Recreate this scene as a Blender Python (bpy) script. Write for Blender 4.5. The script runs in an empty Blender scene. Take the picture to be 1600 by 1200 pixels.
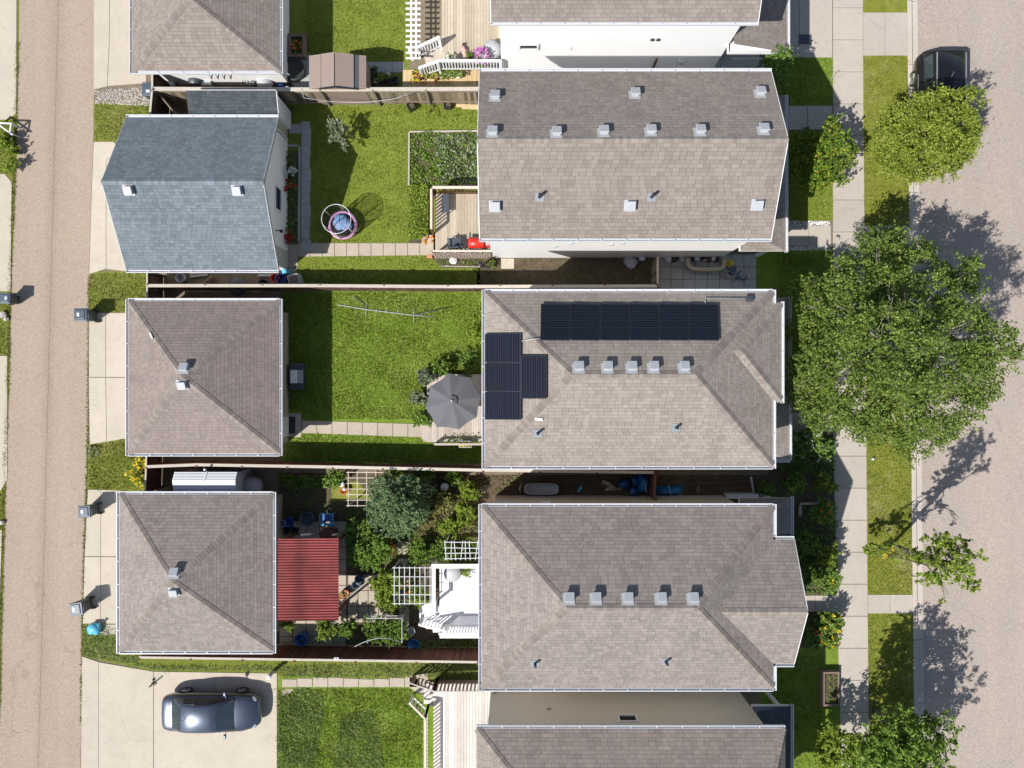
import bpy, bmesh, math, random
import numpy as np
from mathutils import Vector, Matrix
R = math.radians
random.seed(7); rng = np.random.default_rng(11)
SC = bpy.context.scene; COL = SC.collection
# ------------------------------------------------------------------ camera, sky, sun, exposure
HC = 35.0; PPM = 33.0            # camera height (m); photo pixels per metre at the ground (1600 px wide)
cd = bpy.data.cameras.new('camera'); cam = bpy.data.objects.new('camera', cd); COL.objects.link(cam)
cam.location = (0, 0, HC); cam.rotation_euler = (0, 0, 0)
cd.sensor_width = 36.0; cd.lens = 36.0 * HC * PPM / 1600.0; cd.clip_start = 0.5; cd.clip_end = 2000
SC.camera = cam
SUNV = Vector((-0.70, -0.564, 1.0)).normalized()
w = bpy.data.worlds.new('World'); SC.world = w; w.use_nodes = True
nt = w.node_tree; nt.nodes.clear()
sky = nt.nodes.new('ShaderNodeTexSky'); sky.sky_type = 'NISHITA'; sky.sun_disc = False
sky.sun_elevation = math.asin(SUNV.z); sky.sun_rotation = math.atan2(SUNV.x, SUNV.y)
bg = nt.nodes.new('ShaderNodeBackground'); bg.inputs[1].default_value = 0.082
wo = nt.nodes.new('ShaderNodeOutputWorld')
nt.links.new(sky.outputs[0], bg.inputs[0]); nt.links.new(bg.outputs[0], wo.inputs[0])
sl = bpy.data.lights.new('sun', 'SUN'); sl.energy = 4.4; sl.angle = R(0.5); sl.color = (1.0, 0.965, 0.915)
so = bpy.data.objects.new('sun', sl); COL.objects.link(so)
so.rotation_euler = (-SUNV).to_track_quat('-Z', 'Y').to_euler(); so.location = SUNV * 60
SC.view_settings.view_transform = 'Standard'; SC.view_settings.look = 'None'
SC.view_settings.exposure = 0.56; SC.view_settings.gamma = 1.0

# ------------------------------------------------------------------ helpers: photo pixel at height h -> point in the place
def P(px, py, h=0.0):
    k = (HC - h) / HC / PPM
    return Vector(((px - 800) * k, (600 - py) * k, h))
def G(pts, h=0.0): return [tuple(P(a, b, h)[:2]) for a, b in pts]
def on_plane(px, py, p0, n, off=0.0):
    d = P(px, py, 0) - Vector((0, 0, HC)); o = Vector((0, 0, HC)); q = Vector(p0) + n * off
    t = (q - o).dot(n) / d.dot(n); return o + d * t

class MB:
    def __init__(s): s.v = []; s.f = []
    def add(s, vs, fs):
        o = len(s.v); s.v += [tuple(p) for p in vs]; s.f += [tuple(i + o for i in f) for f in fs]; return s
    def box(s, c, d, rz=0.0, tap=1.0, M=None):
        x, y, z = d[0] / 2, d[1] / 2, d[2] / 2; vs = []
        for k, t in ((-z, 1), (z, tap)):
            for a, b in ((-x, -y), (x, -y), (x, y), (-x, y)):
                p = Vector((a * t, b * t, k))
                if rz: p = Matrix.Rotation(rz, 3, 'Z') @ p
                if M is not None: p = M @ p
                vs.append(p + Vector(c))
        return s.add(vs, [(3, 2, 1, 0), (4, 5, 6, 7), (0, 1, 5, 4), (1, 2, 6, 5), (2, 3, 7, 6), (3, 0, 4, 7)])
    def bar(s, a, b, w, h):
        a = Vector(a); b = Vector(b); d = (b - a); L = d.length; d.normalize()
        u = d.cross(Vector((0, 0, 1)))
        if u.length < 1e-4: u = Vector((1, 0, 0))
        u.normalize(); n = u.cross(d)
        vs = [p + u * i * w / 2 + n * j * h / 2 for p in (a, b) for i, j in ((-1, -1), (1, -1), (1, 1), (-1, 1))]
        return s.add(vs, [(3, 2, 1, 0), (4, 5, 6, 7), (0, 1, 5, 4), (1, 2, 6, 5), (2, 3, 7, 6), (3, 0, 4, 7)])
    def tube(s, pts, rad, n=8):
        pts = [Vector(p) for p in pts]
        if not hasattr(rad, '__len__'): rad = [rad] * len(pts)
        vs = []; fs = []
        for i, p in enumerate(pts):
            d = (pts[min(i + 1, len(pts) - 1)] - pts[max(i - 1, 0)]).normalized()
            u = d.cross(Vector((0.13, 0.2, 1)));
            if u.length < 1e-3: u = d.cross(Vector((1, 0, 0)))
            u.normalize(); t = d.cross(u)
            for k in range(n):
                a = 2 * math.pi * k / n; vs.append(p + (u * math.cos(a) + t * math.sin(a)) * rad[i])
        for i in range(len(pts) - 1):
            for k in range(n):
                k2 = (k + 1) % n; fs.append((i * n + k, i * n + k2, i * n + n + k2, i * n + n + k))
        fs.append(tuple(range(n - 1, -1, -1))); fs.append(tuple((len(pts) - 1) * n + k for k in range(n)))
        return s.add(vs, fs)
    def ring(s, c, r, t, n=32, m=6):
        pts = []; vs = []; fs = []
        for i in range(n):
            a = 2 * math.pi * i / n
            for j in range(m):
                b = 2 * math.pi * j / m
                vs.append((c[0] + (r + t * math.cos(b)) * math.cos(a), c[1] + (r + t * math.cos(b)) * math.sin(a), c[2] + t * math.sin(b)))
        for i in range(n):
            for j in range(m):
                i2 = (i + 1) % n; j2 = (j + 1) % m
                fs.append((i * m + j, i2 * m + j, i2 * m + j2, i * m + j2))
        return s.add(vs, fs)
    def prism(s, poly, z0, z1):
        A = sum(poly[i][0] * poly[(i + 1) % len(poly)][1] - poly[(i + 1) % len(poly)][0] * poly[i][1] for i in range(len(poly)))
        if A < 0: poly = poly[::-1]
        n = len(poly)
        vs = [(x, y, z0) for x, y in poly] + [(x, y, z1) for x, y in poly]
        fs = [tuple(range(n - 1, -1, -1)), tuple(range(n, 2 * n))] + [(i, (i + 1) % n, n + (i + 1) % n, n + i) for i in range(n)]
        return s.add(vs, fs)
    def rect(s, x0, y0, x1, y1, z0, z1): return s.box(((x0 + x1) / 2, (y0 + y1) / 2, (z0 + z1) / 2), (abs(x1 - x0), abs(y1 - y0), abs(z1 - z0)))
    def sheet(s, poly, z):
        A = sum(poly[i][0] * poly[(i + 1) % len(poly)][1] - poly[(i + 1) % len(poly)][0] * poly[i][1] for i in range(len(poly)))
        if A < 0: poly = poly[::-1]
        return s.add([(x, y, z) for x, y in poly], [tuple(range(len(poly)))])
    def lathe(s, prof, c, n=20):
        vs = []; fs = []; m = len(prof)
        for k in range(n):
            a = 2 * math.pi * k / n
            for r, z in prof: vs.append((c[0] + r * math.cos(a), c[1] + r * math.sin(a), c[2] + z))
        for k in range(n):
            k2 = (k + 1) % n
            for j in range(m - 1): fs.append((k * m + j, k2 * m + j, k2 * m + j + 1, k * m + j + 1))
        fs.append(tuple(k * m for k in range(n - 1, -1, -1))); fs.append(tuple(k * m + m - 1 for k in range(n)))
        return s.add(vs, fs)
    def loft(s, rows, close=True):
        m = len(rows[0]); vs = [p for r in rows for p in r]; fs = []
        for i in range(len(rows) - 1):
            for j in range(m - 1): fs.append((i * m + j, i * m + j + 1, (i + 1) * m + j + 1, (i + 1) * m + j))
        if close: fs.append(tuple(range(m - 1, -1, -1))); fs.append(tuple((len(rows) - 1) * m + j for j in range(m)))
        return s.add(vs, fs)
    def blob(s, c, r, amp=0.15, seed=0, n=10, m=7, squash=1.0):
        rr = random.Random(seed); vs = [(c[0], c[1], c[2] - r * squash)]; fs = []
        for j in range(1, m):
            t = math.pi * j / m
            for k in range(n):
                a = 2 * math.pi * k / n; q = r * (1 + rr.uniform(-amp, amp))
                vs.append((c[0] + q * math.sin(t) * math.cos(a), c[1] + q * math.sin(t) * math.sin(a), c[2] - q * squash * math.cos(t)))
        vs.append((c[0], c[1], c[2] + r * squash)); T = len(vs) - 1
        for k in range(n):
            k2 = (k + 1) % n; fs.append((0, 1 + k2, 1 + k)); fs.append((T, T - n + k, T - n + k2))
            for j in range(m - 2): fs.append((1 + j * n + k, 1 + j * n + k2, 1 + (j + 1) * n + k2, 1 + (j + 1) * n + k))
        return s.add(vs, fs)
    def build(s, name, mat, parent=None, smooth=False, bevel=0.0, uv=False, sub=0):
        o3 = Vector((0, 0, 0)); q = parent
        while q is not None: o3 = o3 + q.location; q = q.parent
        me = bpy.data.meshes.new(name)
        me.from_pydata([tuple(Vector(p) - o3) for p in s.v], [], s.f)
        if bevel:
            bm = bmesh.new(); bm.from_mesh(me)
            es = [e for e in bm.edges if len(e.link_faces) == 2 and e.calc_face_angle(0) > 0.5]
            bmesh.ops.bevel(bm, geom=es, offset=bevel, segments=2, affect='EDGES', clamp_overlap=True, profile=0.5)
            bm.to_mesh(me); bm.free()
        me.update()
        if uv:
            ul = me.uv_layers.new(name='UVMap'); rr = random.Random(len(me.polygons) + len(name))
            for p in me.polygons:
                n = p.normal; u = Vector((-n.y, n.x, 0))
                if u.length < 1e-3: u = Vector((1, 0, 0))
                u.normalize(); v = n.cross(u); ox = rr.uniform(0, 50)
                for li in p.loop_indices:
                    c = me.vertices[me.loops[li].vertex_index].co + o3; ul.data[li].uv = (c.dot(u) + ox, c.dot(v) + 40)
        me.materials.append(mat)
        if smooth:
            for p in me.polygons: p.use_smooth = True
        ob = bpy.data.objects.new(name, me); COL.objects.link(ob)
        if parent is not None: ob.parent = parent
        if sub:
            md = ob.modifiers.new('sub', 'SUBSURF'); md.levels = sub; md.render_levels = sub
        return ob

def tag(o, label, cat, group=None, kind=None):
    o['label'] = label; o['category'] = cat
    if group: o['group'] = group
    if kind: o['kind'] = kind
    return o
def thing(name, label, cat, loc, group=None):
    o = bpy.data.objects.new(name, None); COL.objects.link(o); o.location = loc; o.empty_display_size = 0.2
    return tag(o, label, cat, group)
def struct(o, label, cat='ground'): return tag(o, label, cat, None, 'structure')
def stuff(o, label, cat): return tag(o, label, cat, None, 'stuff')
def dup(root, loc, rz, label, parent=None):
    c = root.copy(); COL.objects.link(c)
    if parent is None:
        c.location = loc; c.rotation_euler = (0, 0, rz)
        if label: c['label'] = label
    else: c.parent = parent
    for ch in list(root.children): dup(ch, None, 0, None, c)
    return c

# ------------------------------------------------------------------ materials
class NT:
    def __init__(s, name):
        s.m = bpy.data.materials.new(name); s.m.use_nodes = True; s.t = s.m.node_tree; s.t.nodes.clear()
        s.out = s.t.nodes.new('ShaderNodeOutputMaterial'); s.geo = None
    def n(s, ty, ins=None, **kw):
        nd = s.t.nodes.new('ShaderNode' + ty)
        for k, v in kw.items(): setattr(nd, k, v)
        for k, v in (ins or {}).items():
            sk = nd.inputs[k]
            if hasattr(v, 'is_output'): s.t.links.new(v, sk)
            else: sk.default_value = v
        return nd
    def pos(s):
        if s.geo is None: s.geo = s.n('NewGeometry')
        return s.geo.outputs['Position']
    def island(s):
        s.pos(); return s.geo.outputs['Random Per Island']
    def math(s, op, a, b=0.0, c=0.0):
        return s.n('Math', {0: a, 1: b, 2: c}, operation=op).outputs[0]
    def noise(s, scale, detail=3.0, vec=None, rough=0.6):
        return s.n('TexNoise', {'Vector': vec or s.pos(), 'Scale': scale, 'Detail': detail, 'Roughness': rough}).outputs['Fac']
    def ramp(s, f, stops, interp='LINEAR'):
        r = s.n('ValToRGB', {0: f}); e = r.color_ramp; e.interpolation = interp
        while len(e.elements) < len(stops): e.elements.new(0.5)
        for el, (p, c) in zip(e.elements, stops): el.position = p; el.color = (c[0], c[1], c[2], 1)
        return r.outputs[0]
    def mix(s, f, a, b, mode='MIX'):
        nd = s.n('Mix', data_type='RGBA', blend_type=mode)
        for i, v in ((0, f), (6, a), (7, b)):
            sk = nd.inputs[i]
            if hasattr(v, 'is_output'): s.t.links.new(v, sk)
            else: sk.default_value = v if i == 0 else (v[0], v[1], v[2], 1)
        return nd.outputs[2]
    def mul(s, col, f):      # colour times a grey factor socket
        return s.n('VectorMath', {0: col, 3: f}, operation='SCALE').outputs[0]
    def rng(s, f, a, b): return s.n('MapRange', {0: f, 3: a, 4: b}).outputs[0]
    def bump(s, h, dist, strength=1.0):
        return s.n('Bump', {'Height': h, 'Distance': dist, 'Strength': strength}).outputs[0]
    def end(s, col, rough=0.8, bump=None, metal=0.0, spec=0.5, trans=0.0, coat=0.0):
        b = s.n('BsdfPrincipled', {'Roughness': rough, 'Metallic': metal, 'Specular IOR Level': spec})
        if hasattr(col, 'is_output'): s.t.links.new(col, b.inputs['Base Color'])
        else: b.inputs['Base Color'].default_value = (*col, 1)
        if coat: b.inputs['Coat Weight'].default_value = coat; b.inputs['Coat Roughness'].default_value = 0.04
        if bump is not None: s.t.links.new(bump, b.inputs['Normal'])
        sh = b.outputs[0]
        if trans:
            tr = s.n('BsdfTranslucent')
            if hasattr(col, 'is_output'): s.t.links.new(col, tr.inputs[0])
            else: tr.inputs[0].default_value = (*col, 1)
            sh = s.n('MixShader', {0: trans, 1: sh, 2: tr.outputs[0]}).outputs[0]
        s.t.links.new(sh, s.out.inputs[0]); return s.m

def flat(name, c, rough=0.6, var=0.12, scale=6.0, metal=0.0, coat=0.0, isl=0.0, spec=0.5):
    t = NT(name); f = t.rng(t.noise(scale), 1 - var, 1 + var); col = t.mul(t.mix(0.0, c, c), f)
    if isl: col = t.mul(col, t.rng(t.island(), 1 - isl, 1 + isl))
    return t.end(col, rough, metal=metal, coat=coat, spec=spec)
def leafm(name, stops, trans=0.3, rough=0.55):
    t = NT(name); col = t.ramp(t.island(), stops); col = t.mul(col, t.rng(t.noise(1.5, 3), 0.55, 1.45))
    return t.end(col, rough, trans=trans, spec=0.12)
def asphalt(name, c, crack=None):
    t = NT(name); p = t.pos()
    sp = t.n('TexVoronoi', {'Vector': p, 'Scale': 26.0}).outputs['Color']
    sp = t.n('SeparateColor', {0: sp}).outputs[0]
    f = t.math('MULTIPLY', t.rng(sp, 0.86, 1.16), t.rng(t.noise(9, 4), 0.88, 1.12))
    st = t.n('VectorMath', {0: p, 1: (1.0, 0.07, 1.0)}, operation='MULTIPLY').outputs[0]
    f = t.math('MULTIPLY', f, t.rng(t.noise(0.9, 3, st), 0.90, 1.10))
    f = t.math('MULTIPLY', f, t.rng(t.noise(0.25, 3), 0.93, 1.07))
    wv = t.n('VectorMath', {0: p, 1: t.n('VectorMath', {0: t.n('TexNoise', {'Vector': p, 'Scale': 1.2, 'Detail': 4.0}).outputs['Color'], 3: 0.5}, operation='SCALE').outputs[0]}, operation='ADD').outputs[0]
    ce = t.n('TexVoronoi', {'Vector': wv, 'Scale': 0.16}, feature='DISTANCE_TO_EDGE').outputs['Distance']
    ck = t.math('MULTIPLY', t.math('LESS_THAN', ce, 0.0026), t.math('GREATER_THAN', t.noise(0.35, 2), 0.47))
    f = t.math('MULTIPLY', f, t.math('SUBTRACT', 1.0, t.math('MULTIPLY', ck, 0.13)))
    oil = t.ramp(t.noise(0.8, 6, None, 0.7), [(0.66, (1, 1, 1)), (0.74, (0.82, 0.82, 0.83))])
    f = t.math('MULTIPLY', f, t.n('SeparateColor', {0: oil}).outputs[0])
    if crack:      # wheel tracks and a worn centre seam that follow the lane
        s3 = t.n('SeparateXYZ', {0: p}); dx = t.math('SUBTRACT', s3.outputs[0], t.math('ADD', t.math('MULTIPLY', s3.outputs[1], crack[1]), crack[0]))
        dw = t.math('ADD', dx, t.math('MULTIPLY', t.math('SUBTRACT', t.noise(0.7, 3), 0.5), 0.30)); ad = t.math('ABSOLUTE', dw)
        f = t.math('MULTIPLY', f, t.rng(ad, 0.90, 1.0)) if False else t.math('MULTIPLY', f, t.n('MapRange', {0: ad, 1: 0.0, 2: 0.35, 3: 0.88, 4: 1.0}).outputs[0])
        f = t.math('MULTIPLY', f, t.n('MapRange', {0: t.math('ABSOLUTE', t.math('SUBTRACT', ad, 0.95)), 1: 0.0, 2: 0.5, 3: 1.02, 4: 1.0}).outputs[0])
        f = t.math('MULTIPLY', f, t.math('SUBTRACT', 1.0, t.math('MULTIPLY', t.math('LESS_THAN', t.math('ABSOLUTE', t.math('ADD', dx, t.math('MULTIPLY', t.math('SUBTRACT', t.noise(2.5, 4), 0.5), 0.12))), 0.022), 0.22)))
    col = t.mul(t.mix(t.noise(0.5, 2), c, (c[0] * 1.0, c[1] * 0.97, c[2] * 0.93)), f)
    return t.end(col, 0.95, t.bump(sp, 0.004, 0.6), spec=0.2)
def concrete(name, c, blot=0.12):
    t = NT(name); f = t.math('MULTIPLY', t.rng(t.noise(1.1, 5), 1 - blot, 1 + blot), t.rng(t.noise(30, 3), 0.95, 1.05))
    f = t.math('MULTIPLY', f, t.rng(t.island(), 0.95, 1.04))
    p = t.pos(); wv = t.n('VectorMath', {0: p, 1: t.n('VectorMath', {0: t.n('TexNoise', {'Vector': p, 'Scale': 1.6, 'Detail': 4.0}).outputs['Color'], 3: 0.4}, operation='SCALE').outputs[0]}, operation='ADD').outputs[0]
    ce = t.n('TexVoronoi', {'Vector': wv, 'Scale': 0.22}, feature='DISTANCE_TO_EDGE').outputs['Distance']
    f = t.math('MULTIPLY', f, t.math('SUBTRACT', 1.0, t.math('MULTIPLY', t.math('MULTIPLY', t.math('LESS_THAN', ce, 0.003), t.math('GREATER_THAN', t.noise(0.3, 2), 0.52)), 0.14)))
    f = t.math('MULTIPLY', f, t.rng(t.noise(0.35, 3), 0.90, 1.08))
    stn = t.ramp(t.noise(3.0, 6, None, 0.7), [(0.26, (0.90, 0.885, 0.86)), (0.50, (1, 1, 1))])
    return t.end(t.mul(t.mix(1.0, c, stn, 'MULTIPLY'), f), 0.9, t.bump(t.noise(60, 3), 0.002, 0.5), spec=0.25)
def lawn(name, a, b, dry, dryness=0.35):
    t = NT(name); n1 = t.noise(2.2, 5); n2 = t.noise(16, 4, None, 0.75); n3 = t.noise(0.45, 3)
    f = t.math('ADD', t.math('MULTIPLY', n1, 0.45), t.math('MULTIPLY', n2, 0.55))
    col = t.mix(t.rng(f, -1.0, 2.0), a, b)
    d = t.ramp(t.math('ADD', t.math('MULTIPLY', n3, 0.6), t.math('MULTIPLY', t.noise(5, 5), 0.4)), [(0.52, (0, 0, 0)), (0.74, (1, 1, 1))])
    sp = t.n('SeparateColor', {0: t.ramp(t.noise(1.1, 7, None, 0.72), [(0.60, (0, 0, 0)), (0.70, (1, 1, 1))])}).outputs[0]
    dd = t.math('MAXIMUM', t.math('MULTIPLY', t.n('SeparateColor', {0: d}).outputs[0], dryness), t.math('MULTIPLY', sp, dryness * 1.1))
    return t.end(t.mix(dd, col, dry), 0.9, t.bump(t.noise(38, 4, None, 0.8), 0.03, 0.8), spec=0.12)
def shingle(name, lo, hi, patch, row=0.150, tab=0.27):
    t = NT(name); uv = t.n('UVMap').outputs[0]; s3 = t.n('SeparateXYZ', {0: uv}); u, v = s3.outputs[0], s3.outputs[1]
    vr = t.math('DIVIDE', v, row); rw = t.math('FLOOR', vr); fv = t.math('FRACT', vr)
    rr = t.n('TexWhiteNoise', {'W': rw}, noise_dimensions='1D').outputs[0]
    uu = t.math('ADD', t.math('DIVIDE', u, tab), t.math('MULTIPLY', rr, 7.0))
    ce = t.math('FLOOR', uu); fu = t.math('FRACT', uu)
    wn = t.n('TexWhiteNoise', {'Vector': t.n('CombineXYZ', {0: ce, 1: rw}).outputs[0]}, noise_dimensions='2D').outputs[0]
    sub = t.math('FLOOR', t.math('MULTIPLY', uu, 2.6))
    wn2 = t.n('TexWhiteNoise', {'Vector': t.n('CombineXYZ', {0: sub, 1: rw}).outputs[0]}, noise_dimensions='2D').outputs[0]
    pick = t.math('ADD', t.math('MULTIPLY', wn, 0.72), t.math('MULTIPLY', wn2, 0.28))
    lo, hi = tuple(l + (h - l) * 0.20 for l, h in zip(lo, hi)), tuple(h - (h - l) * 0.18 for l, h in zip(lo, hi))
    mid = tuple((a * 0.45 + b * 0.55) for a, b in zip(lo, hi))
    col = t.ramp(pick, [(0.15, lo), (0.5, mid), (0.85, hi)])
    big = t.noise(0.55, 4); col = t.mix(t.rng(t.noise(0.9, 5, None, 0.7), -0.35, 0.85), col, patch)
    f = t.math('MULTIPLY', t.rng(big, 0.86, 1.12), t.rng(t.noise(90, 2), 0.88, 1.12))
    stv = t.noise(1.0, 4, t.n('CombineXYZ', {0: t.math('MULTIPLY', u, 1.7), 1: t.math('MULTIPLY', v, 0.16)}).outputs[0], 0.65)
    f = t.math('MULTIPLY', f, t.rng(stv, 0.84, 1.14))
    slit = t.math('MULTIPLY', t.math('LESS_THAN', fu, 0.055), t.math('GREATER_THAN', wn2, 0.25))
    line = t.math('GREATER_THAN', fv, 0.90)  # dark course line: gap dirt and butt-edge shadow band painted into the colour
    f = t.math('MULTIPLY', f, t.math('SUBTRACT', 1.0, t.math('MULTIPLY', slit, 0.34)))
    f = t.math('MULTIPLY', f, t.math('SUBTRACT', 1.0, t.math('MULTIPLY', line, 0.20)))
    h = t.math('ADD', t.math('SUBTRACT', 1.0, fv), t.math('MULTIPLY', wn, 0.5))
    h = t.math('SUBTRACT', h, t.math('MULTIPLY', slit, 0.8))
    return t.end(t.mul(col, f), 0.95, t.bump(h, 0.010, 0.75), spec=0.2)
def capm(name, lo, hi):
    t = NT(name); col = t.ramp(t.island(), [(0, lo), (1, hi)]); return t.end(t.mul(col, t.rng(t.noise(60, 3), 0.82, 1.15)), 0.95, spec=0.2)
def siding(name, c, axis='Z', pitch=0.115, rough=0.45):
    t = NT(name); z = t.n('SeparateXYZ', {0: t.pos()}).outputs[axis]
    f = t.math('FRACT', t.math('DIVIDE', z, pitch)); line = t.math('GREATER_THAN', f, 0.88)
    k = t.math('SUBTRACT', 1.0, t.math('MULTIPLY', line, 0.12))
    k = t.math('MULTIPLY', k, t.rng(t.noise(0.8, 4), 0.94, 1.04))
    return t.end(t.mul(t.mix(0.0, c, c), k), rough, t.bump(t.math('SUBTRACT', 1.0, f), 0.006, 0.6), spec=0.3)
def wood(name, lo, hi, rough=0.85):
    t = NT(name); col = t.ramp(t.island(), [(0, lo), (1, hi)])
    gr = t.n('VectorMath', {0: t.pos(), 1: (22, 3, 3)}, operation='MULTIPLY').outputs[0]
    g2 = t.n('VectorMath', {0: t.pos(), 1: (3, 22, 3)}, operation='MULTIPLY').outputs[0]
    f = t.math('MULTIPLY', t.rng(t.noise(1.0, 4, gr), 0.80, 1.18), t.rng(t.noise(1.0, 3, g2), 0.9, 1.1))
    f = t.math('MULTIPLY', f, t.rng(t.noise(1.4, 3), 0.85, 1.12))
    return t.end(t.mul(col, f), rough, spec=0.2)
def solar(name):
    t = NT(name); uv = t.n('UVMap').outputs[0]; s3 = t.n('SeparateXYZ', {0: uv})
    a = t.math('LESS_THAN', t.math('FRACT', t.math('MULTIPLY', s3.outputs[0], 9.5)), 0.10)
    b = t.math('LESS_THAN', t.math('FRACT', t.math('MULTIPLY', s3.outputs[1], 9.5)), 0.16)
    f = t.math('MAXIMUM', t.math('MULTIPLY', a, 0.35), b)
    col = t.mix(f, (0.006, 0.007, 0.013), (0.034, 0.036, 0.049))
    return t.end(col, 0.18, spec=0.3)

M = {}
M['alley'] = asphalt('alley_asphalt', (0.325, 0.264, 0.213), (-21.95, 0.0265)); M['street'] = asphalt('street_asphalt', (0.335, 0.288, 0.252))
M['conc'] = concrete('driveway_concrete', (0.455, 0.402, 0.328)); M['walk'] = concrete('sidewalk_concrete', (0.405, 0.362, 0.312), 0.08)
M['paver'] = concrete('paver_concrete', (0.40, 0.345, 0.28)); M['kerb'] = concrete('kerb_concrete', (0.46, 0.405, 0.35), 0.1)
M['greypaver'] = concrete('grey_paver', (0.36, 0.37, 0.37))
M['lawn'] = lawn('lawn', (0.106, 0.142, 0.017), (0.214, 0.254, 0.040), (0.30, 0.26, 0.10), 0.32)
M['lawn2'] = lawn('lawn_bright', (0.086, 0.146, 0.013), (0.198, 0.278, 0.035), (0.34, 0.30, 0.15), 0.40)
M['boul'] = lawn('boulevard_turf', (0.105, 0.130, 0.014), (0.240, 0.255, 0.042), (0.34, 0.28, 0.17), 0.75)
M['verge'] = lawn('verge_turf', (0.092, 0.118, 0.016), (0.205, 0.225, 0.042), (0.29, 0.25, 0.12), 0.55)
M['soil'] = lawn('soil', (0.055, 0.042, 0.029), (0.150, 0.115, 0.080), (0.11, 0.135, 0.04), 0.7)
M['dirt'] = lawn('dirt_ground', (0.15, 0.12, 0.08), (0.25, 0.205, 0.15), (0.10, 0.12, 0.05), 0.4)
M['far'] = lawn('far_ground', (0.06, 0.08, 0.02), (0.13, 0.14, 0.04), (0.2, 0.17, 0.1), 0.5)
GR = [(0, (0.088, 0.140, 0.013)), (0.5, (0.182, 0.252, 0.030)), (0.9, (0.33, 0.385, 0.080)), (1, (0.46, 0.44, 0.19))]
M['blade'] = leafm('grass_blades', GR, 0.3, 0.6)
M['bladeb'] = leafm('dry_grass_blades', [(0, (0.095, 0.118, 0.012)), (0.5, (0.20, 0.225, 0.034)), (0.85, (0.29, 0.29, 0.075)), (1, (0.40, 0.35, 0.17))], 0.3, 0.6)
M['bladel'] = leafm('long_grass_blades', [(0, (0.10, 0.17, 0.045)), (0.5, (0.21, 0.30, 0.095)), (0.9, (0.35, 0.42, 0.19)), (1, (0.48, 0.50, 0.30))], 0.3, 0.5)
BR0, BR1 = (0.182, 0.153, 0.133), (0.295, 0.253, 0.224)
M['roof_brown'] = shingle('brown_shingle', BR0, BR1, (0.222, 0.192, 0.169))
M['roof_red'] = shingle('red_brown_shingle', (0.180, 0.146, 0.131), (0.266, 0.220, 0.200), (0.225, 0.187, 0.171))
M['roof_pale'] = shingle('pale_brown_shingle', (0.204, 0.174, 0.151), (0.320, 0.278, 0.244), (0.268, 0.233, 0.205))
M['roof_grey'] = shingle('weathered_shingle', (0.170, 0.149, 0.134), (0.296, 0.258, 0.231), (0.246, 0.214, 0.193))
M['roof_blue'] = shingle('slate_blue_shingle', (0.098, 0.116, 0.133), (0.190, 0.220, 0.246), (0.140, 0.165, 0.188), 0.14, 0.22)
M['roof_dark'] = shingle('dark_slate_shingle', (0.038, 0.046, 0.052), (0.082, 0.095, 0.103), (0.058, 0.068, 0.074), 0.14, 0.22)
M['cap_brown'] = capm('brown_ridge_cap', (0.178, 0.152, 0.134), (0.265, 0.229, 0.203)); M['cap_blue'] = capm('blue_ridge_cap', (0.13, 0.152, 0.172), (0.20, 0.232, 0.26))
M['cap_pale'] = capm('pale_ridge_cap', (0.190, 0.164, 0.143), (0.285, 0.248, 0.218))
M['white'] = flat('white_paint', (0.80, 0.80, 0.80), 0.4, 0.05); M['gutter'] = flat('white_gutter', (0.58, 0.59, 0.61), 0.35, 0.06)
M['vent'] = flat('vent_plastic', (0.37, 0.385, 0.405), 0.5, 0.05); M['lead'] = flat('flashing', (0.22, 0.245, 0.27), 0.5, 0.15)
M['sid_white'] = siding('white_siding', (0.88, 0.88, 0.88)); M['sid_beige'] = siding('beige_siding', (0.50, 0.43, 0.33))
M['sid_tan'] = siding('tan_siding', (0.68, 0.63, 0.55)); M['sid_grey'] = siding('grey_siding', (0.48, 0.47, 0.45))
M['black'] = flat('black_plastic', (0.022, 0.022, 0.025), 0.5); M['dkgrey'] = flat('dark_grey_plastic', (0.055, 0.065, 0.080), 0.45, 0.15)
M['bin'] = flat('bin_plastic', (0.060, 0.085, 0.115), 0.42, 0.15); M['bingreen'] = flat('bin_side', (0.035, 0.045, 0.045), 0.5, 0.2)
M['carglass'] = flat('tinted_glass', (0.035, 0.052, 0.062), 0.08, 0.25, 1.5); M['glass'] = flat('window_glass', (0.02, 0.026, 0.034), 0.06, 0.05); M['rubber'] = flat('rubber', (0.02, 0.02, 0.02), 0.85)
M['chrome'] = flat('alloy', (0.55, 0.56, 0.58), 0.28, 0.05, metal=0.9); M['alu'] = flat('aluminium', (0.50, 0.52, 0.54), 0.4, 0.08, metal=0.7)
M['steel'] = flat('grey_metal', (0.38, 0.39, 0.40), 0.45, 0.1); M['cells'] = solar('solar_cells')
M['pv'] = flat('panel_frame', (0.026, 0.028, 0.036), 0.35, 0.05)
M['fence'] = wood('weathered_fence', (0.085, 0.062, 0.040), (0.33, 0.27, 0.19)); M['fencecap'] = wood('grey_fence_cap', (0.38, 0.34, 0.28), (0.50, 0.455, 0.39))
M['fencered'] = wood('red_brown_fence', (0.100, 0.040, 0.028), (0.165, 0.072, 0.050)); M['fencedark'] = wood('dark_brown_fence', (0.075, 0.045, 0.034), (0.15, 0.095, 0.07))
M['deck'] = wood('weathered_deck', (0.34, 0.285, 0.215), (0.48, 0.41, 0.32)); M['deckgrey'] = wood('grey_deck', (0.36, 0.31, 0.26), (0.50, 0.44, 0.385))
M['pine'] = wood('new_pine', (0.45, 0.33, 0.17), (0.62, 0.47, 0.26)); M['deckwhite'] = wood('white_deck', (0.66, 0.66, 0.68), (0.76, 0.76, 0.77))
M['decksilver'] = wood('bleached_deck', (0.44, 0.405, 0.37), (0.66, 0.615, 0.57))
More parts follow.
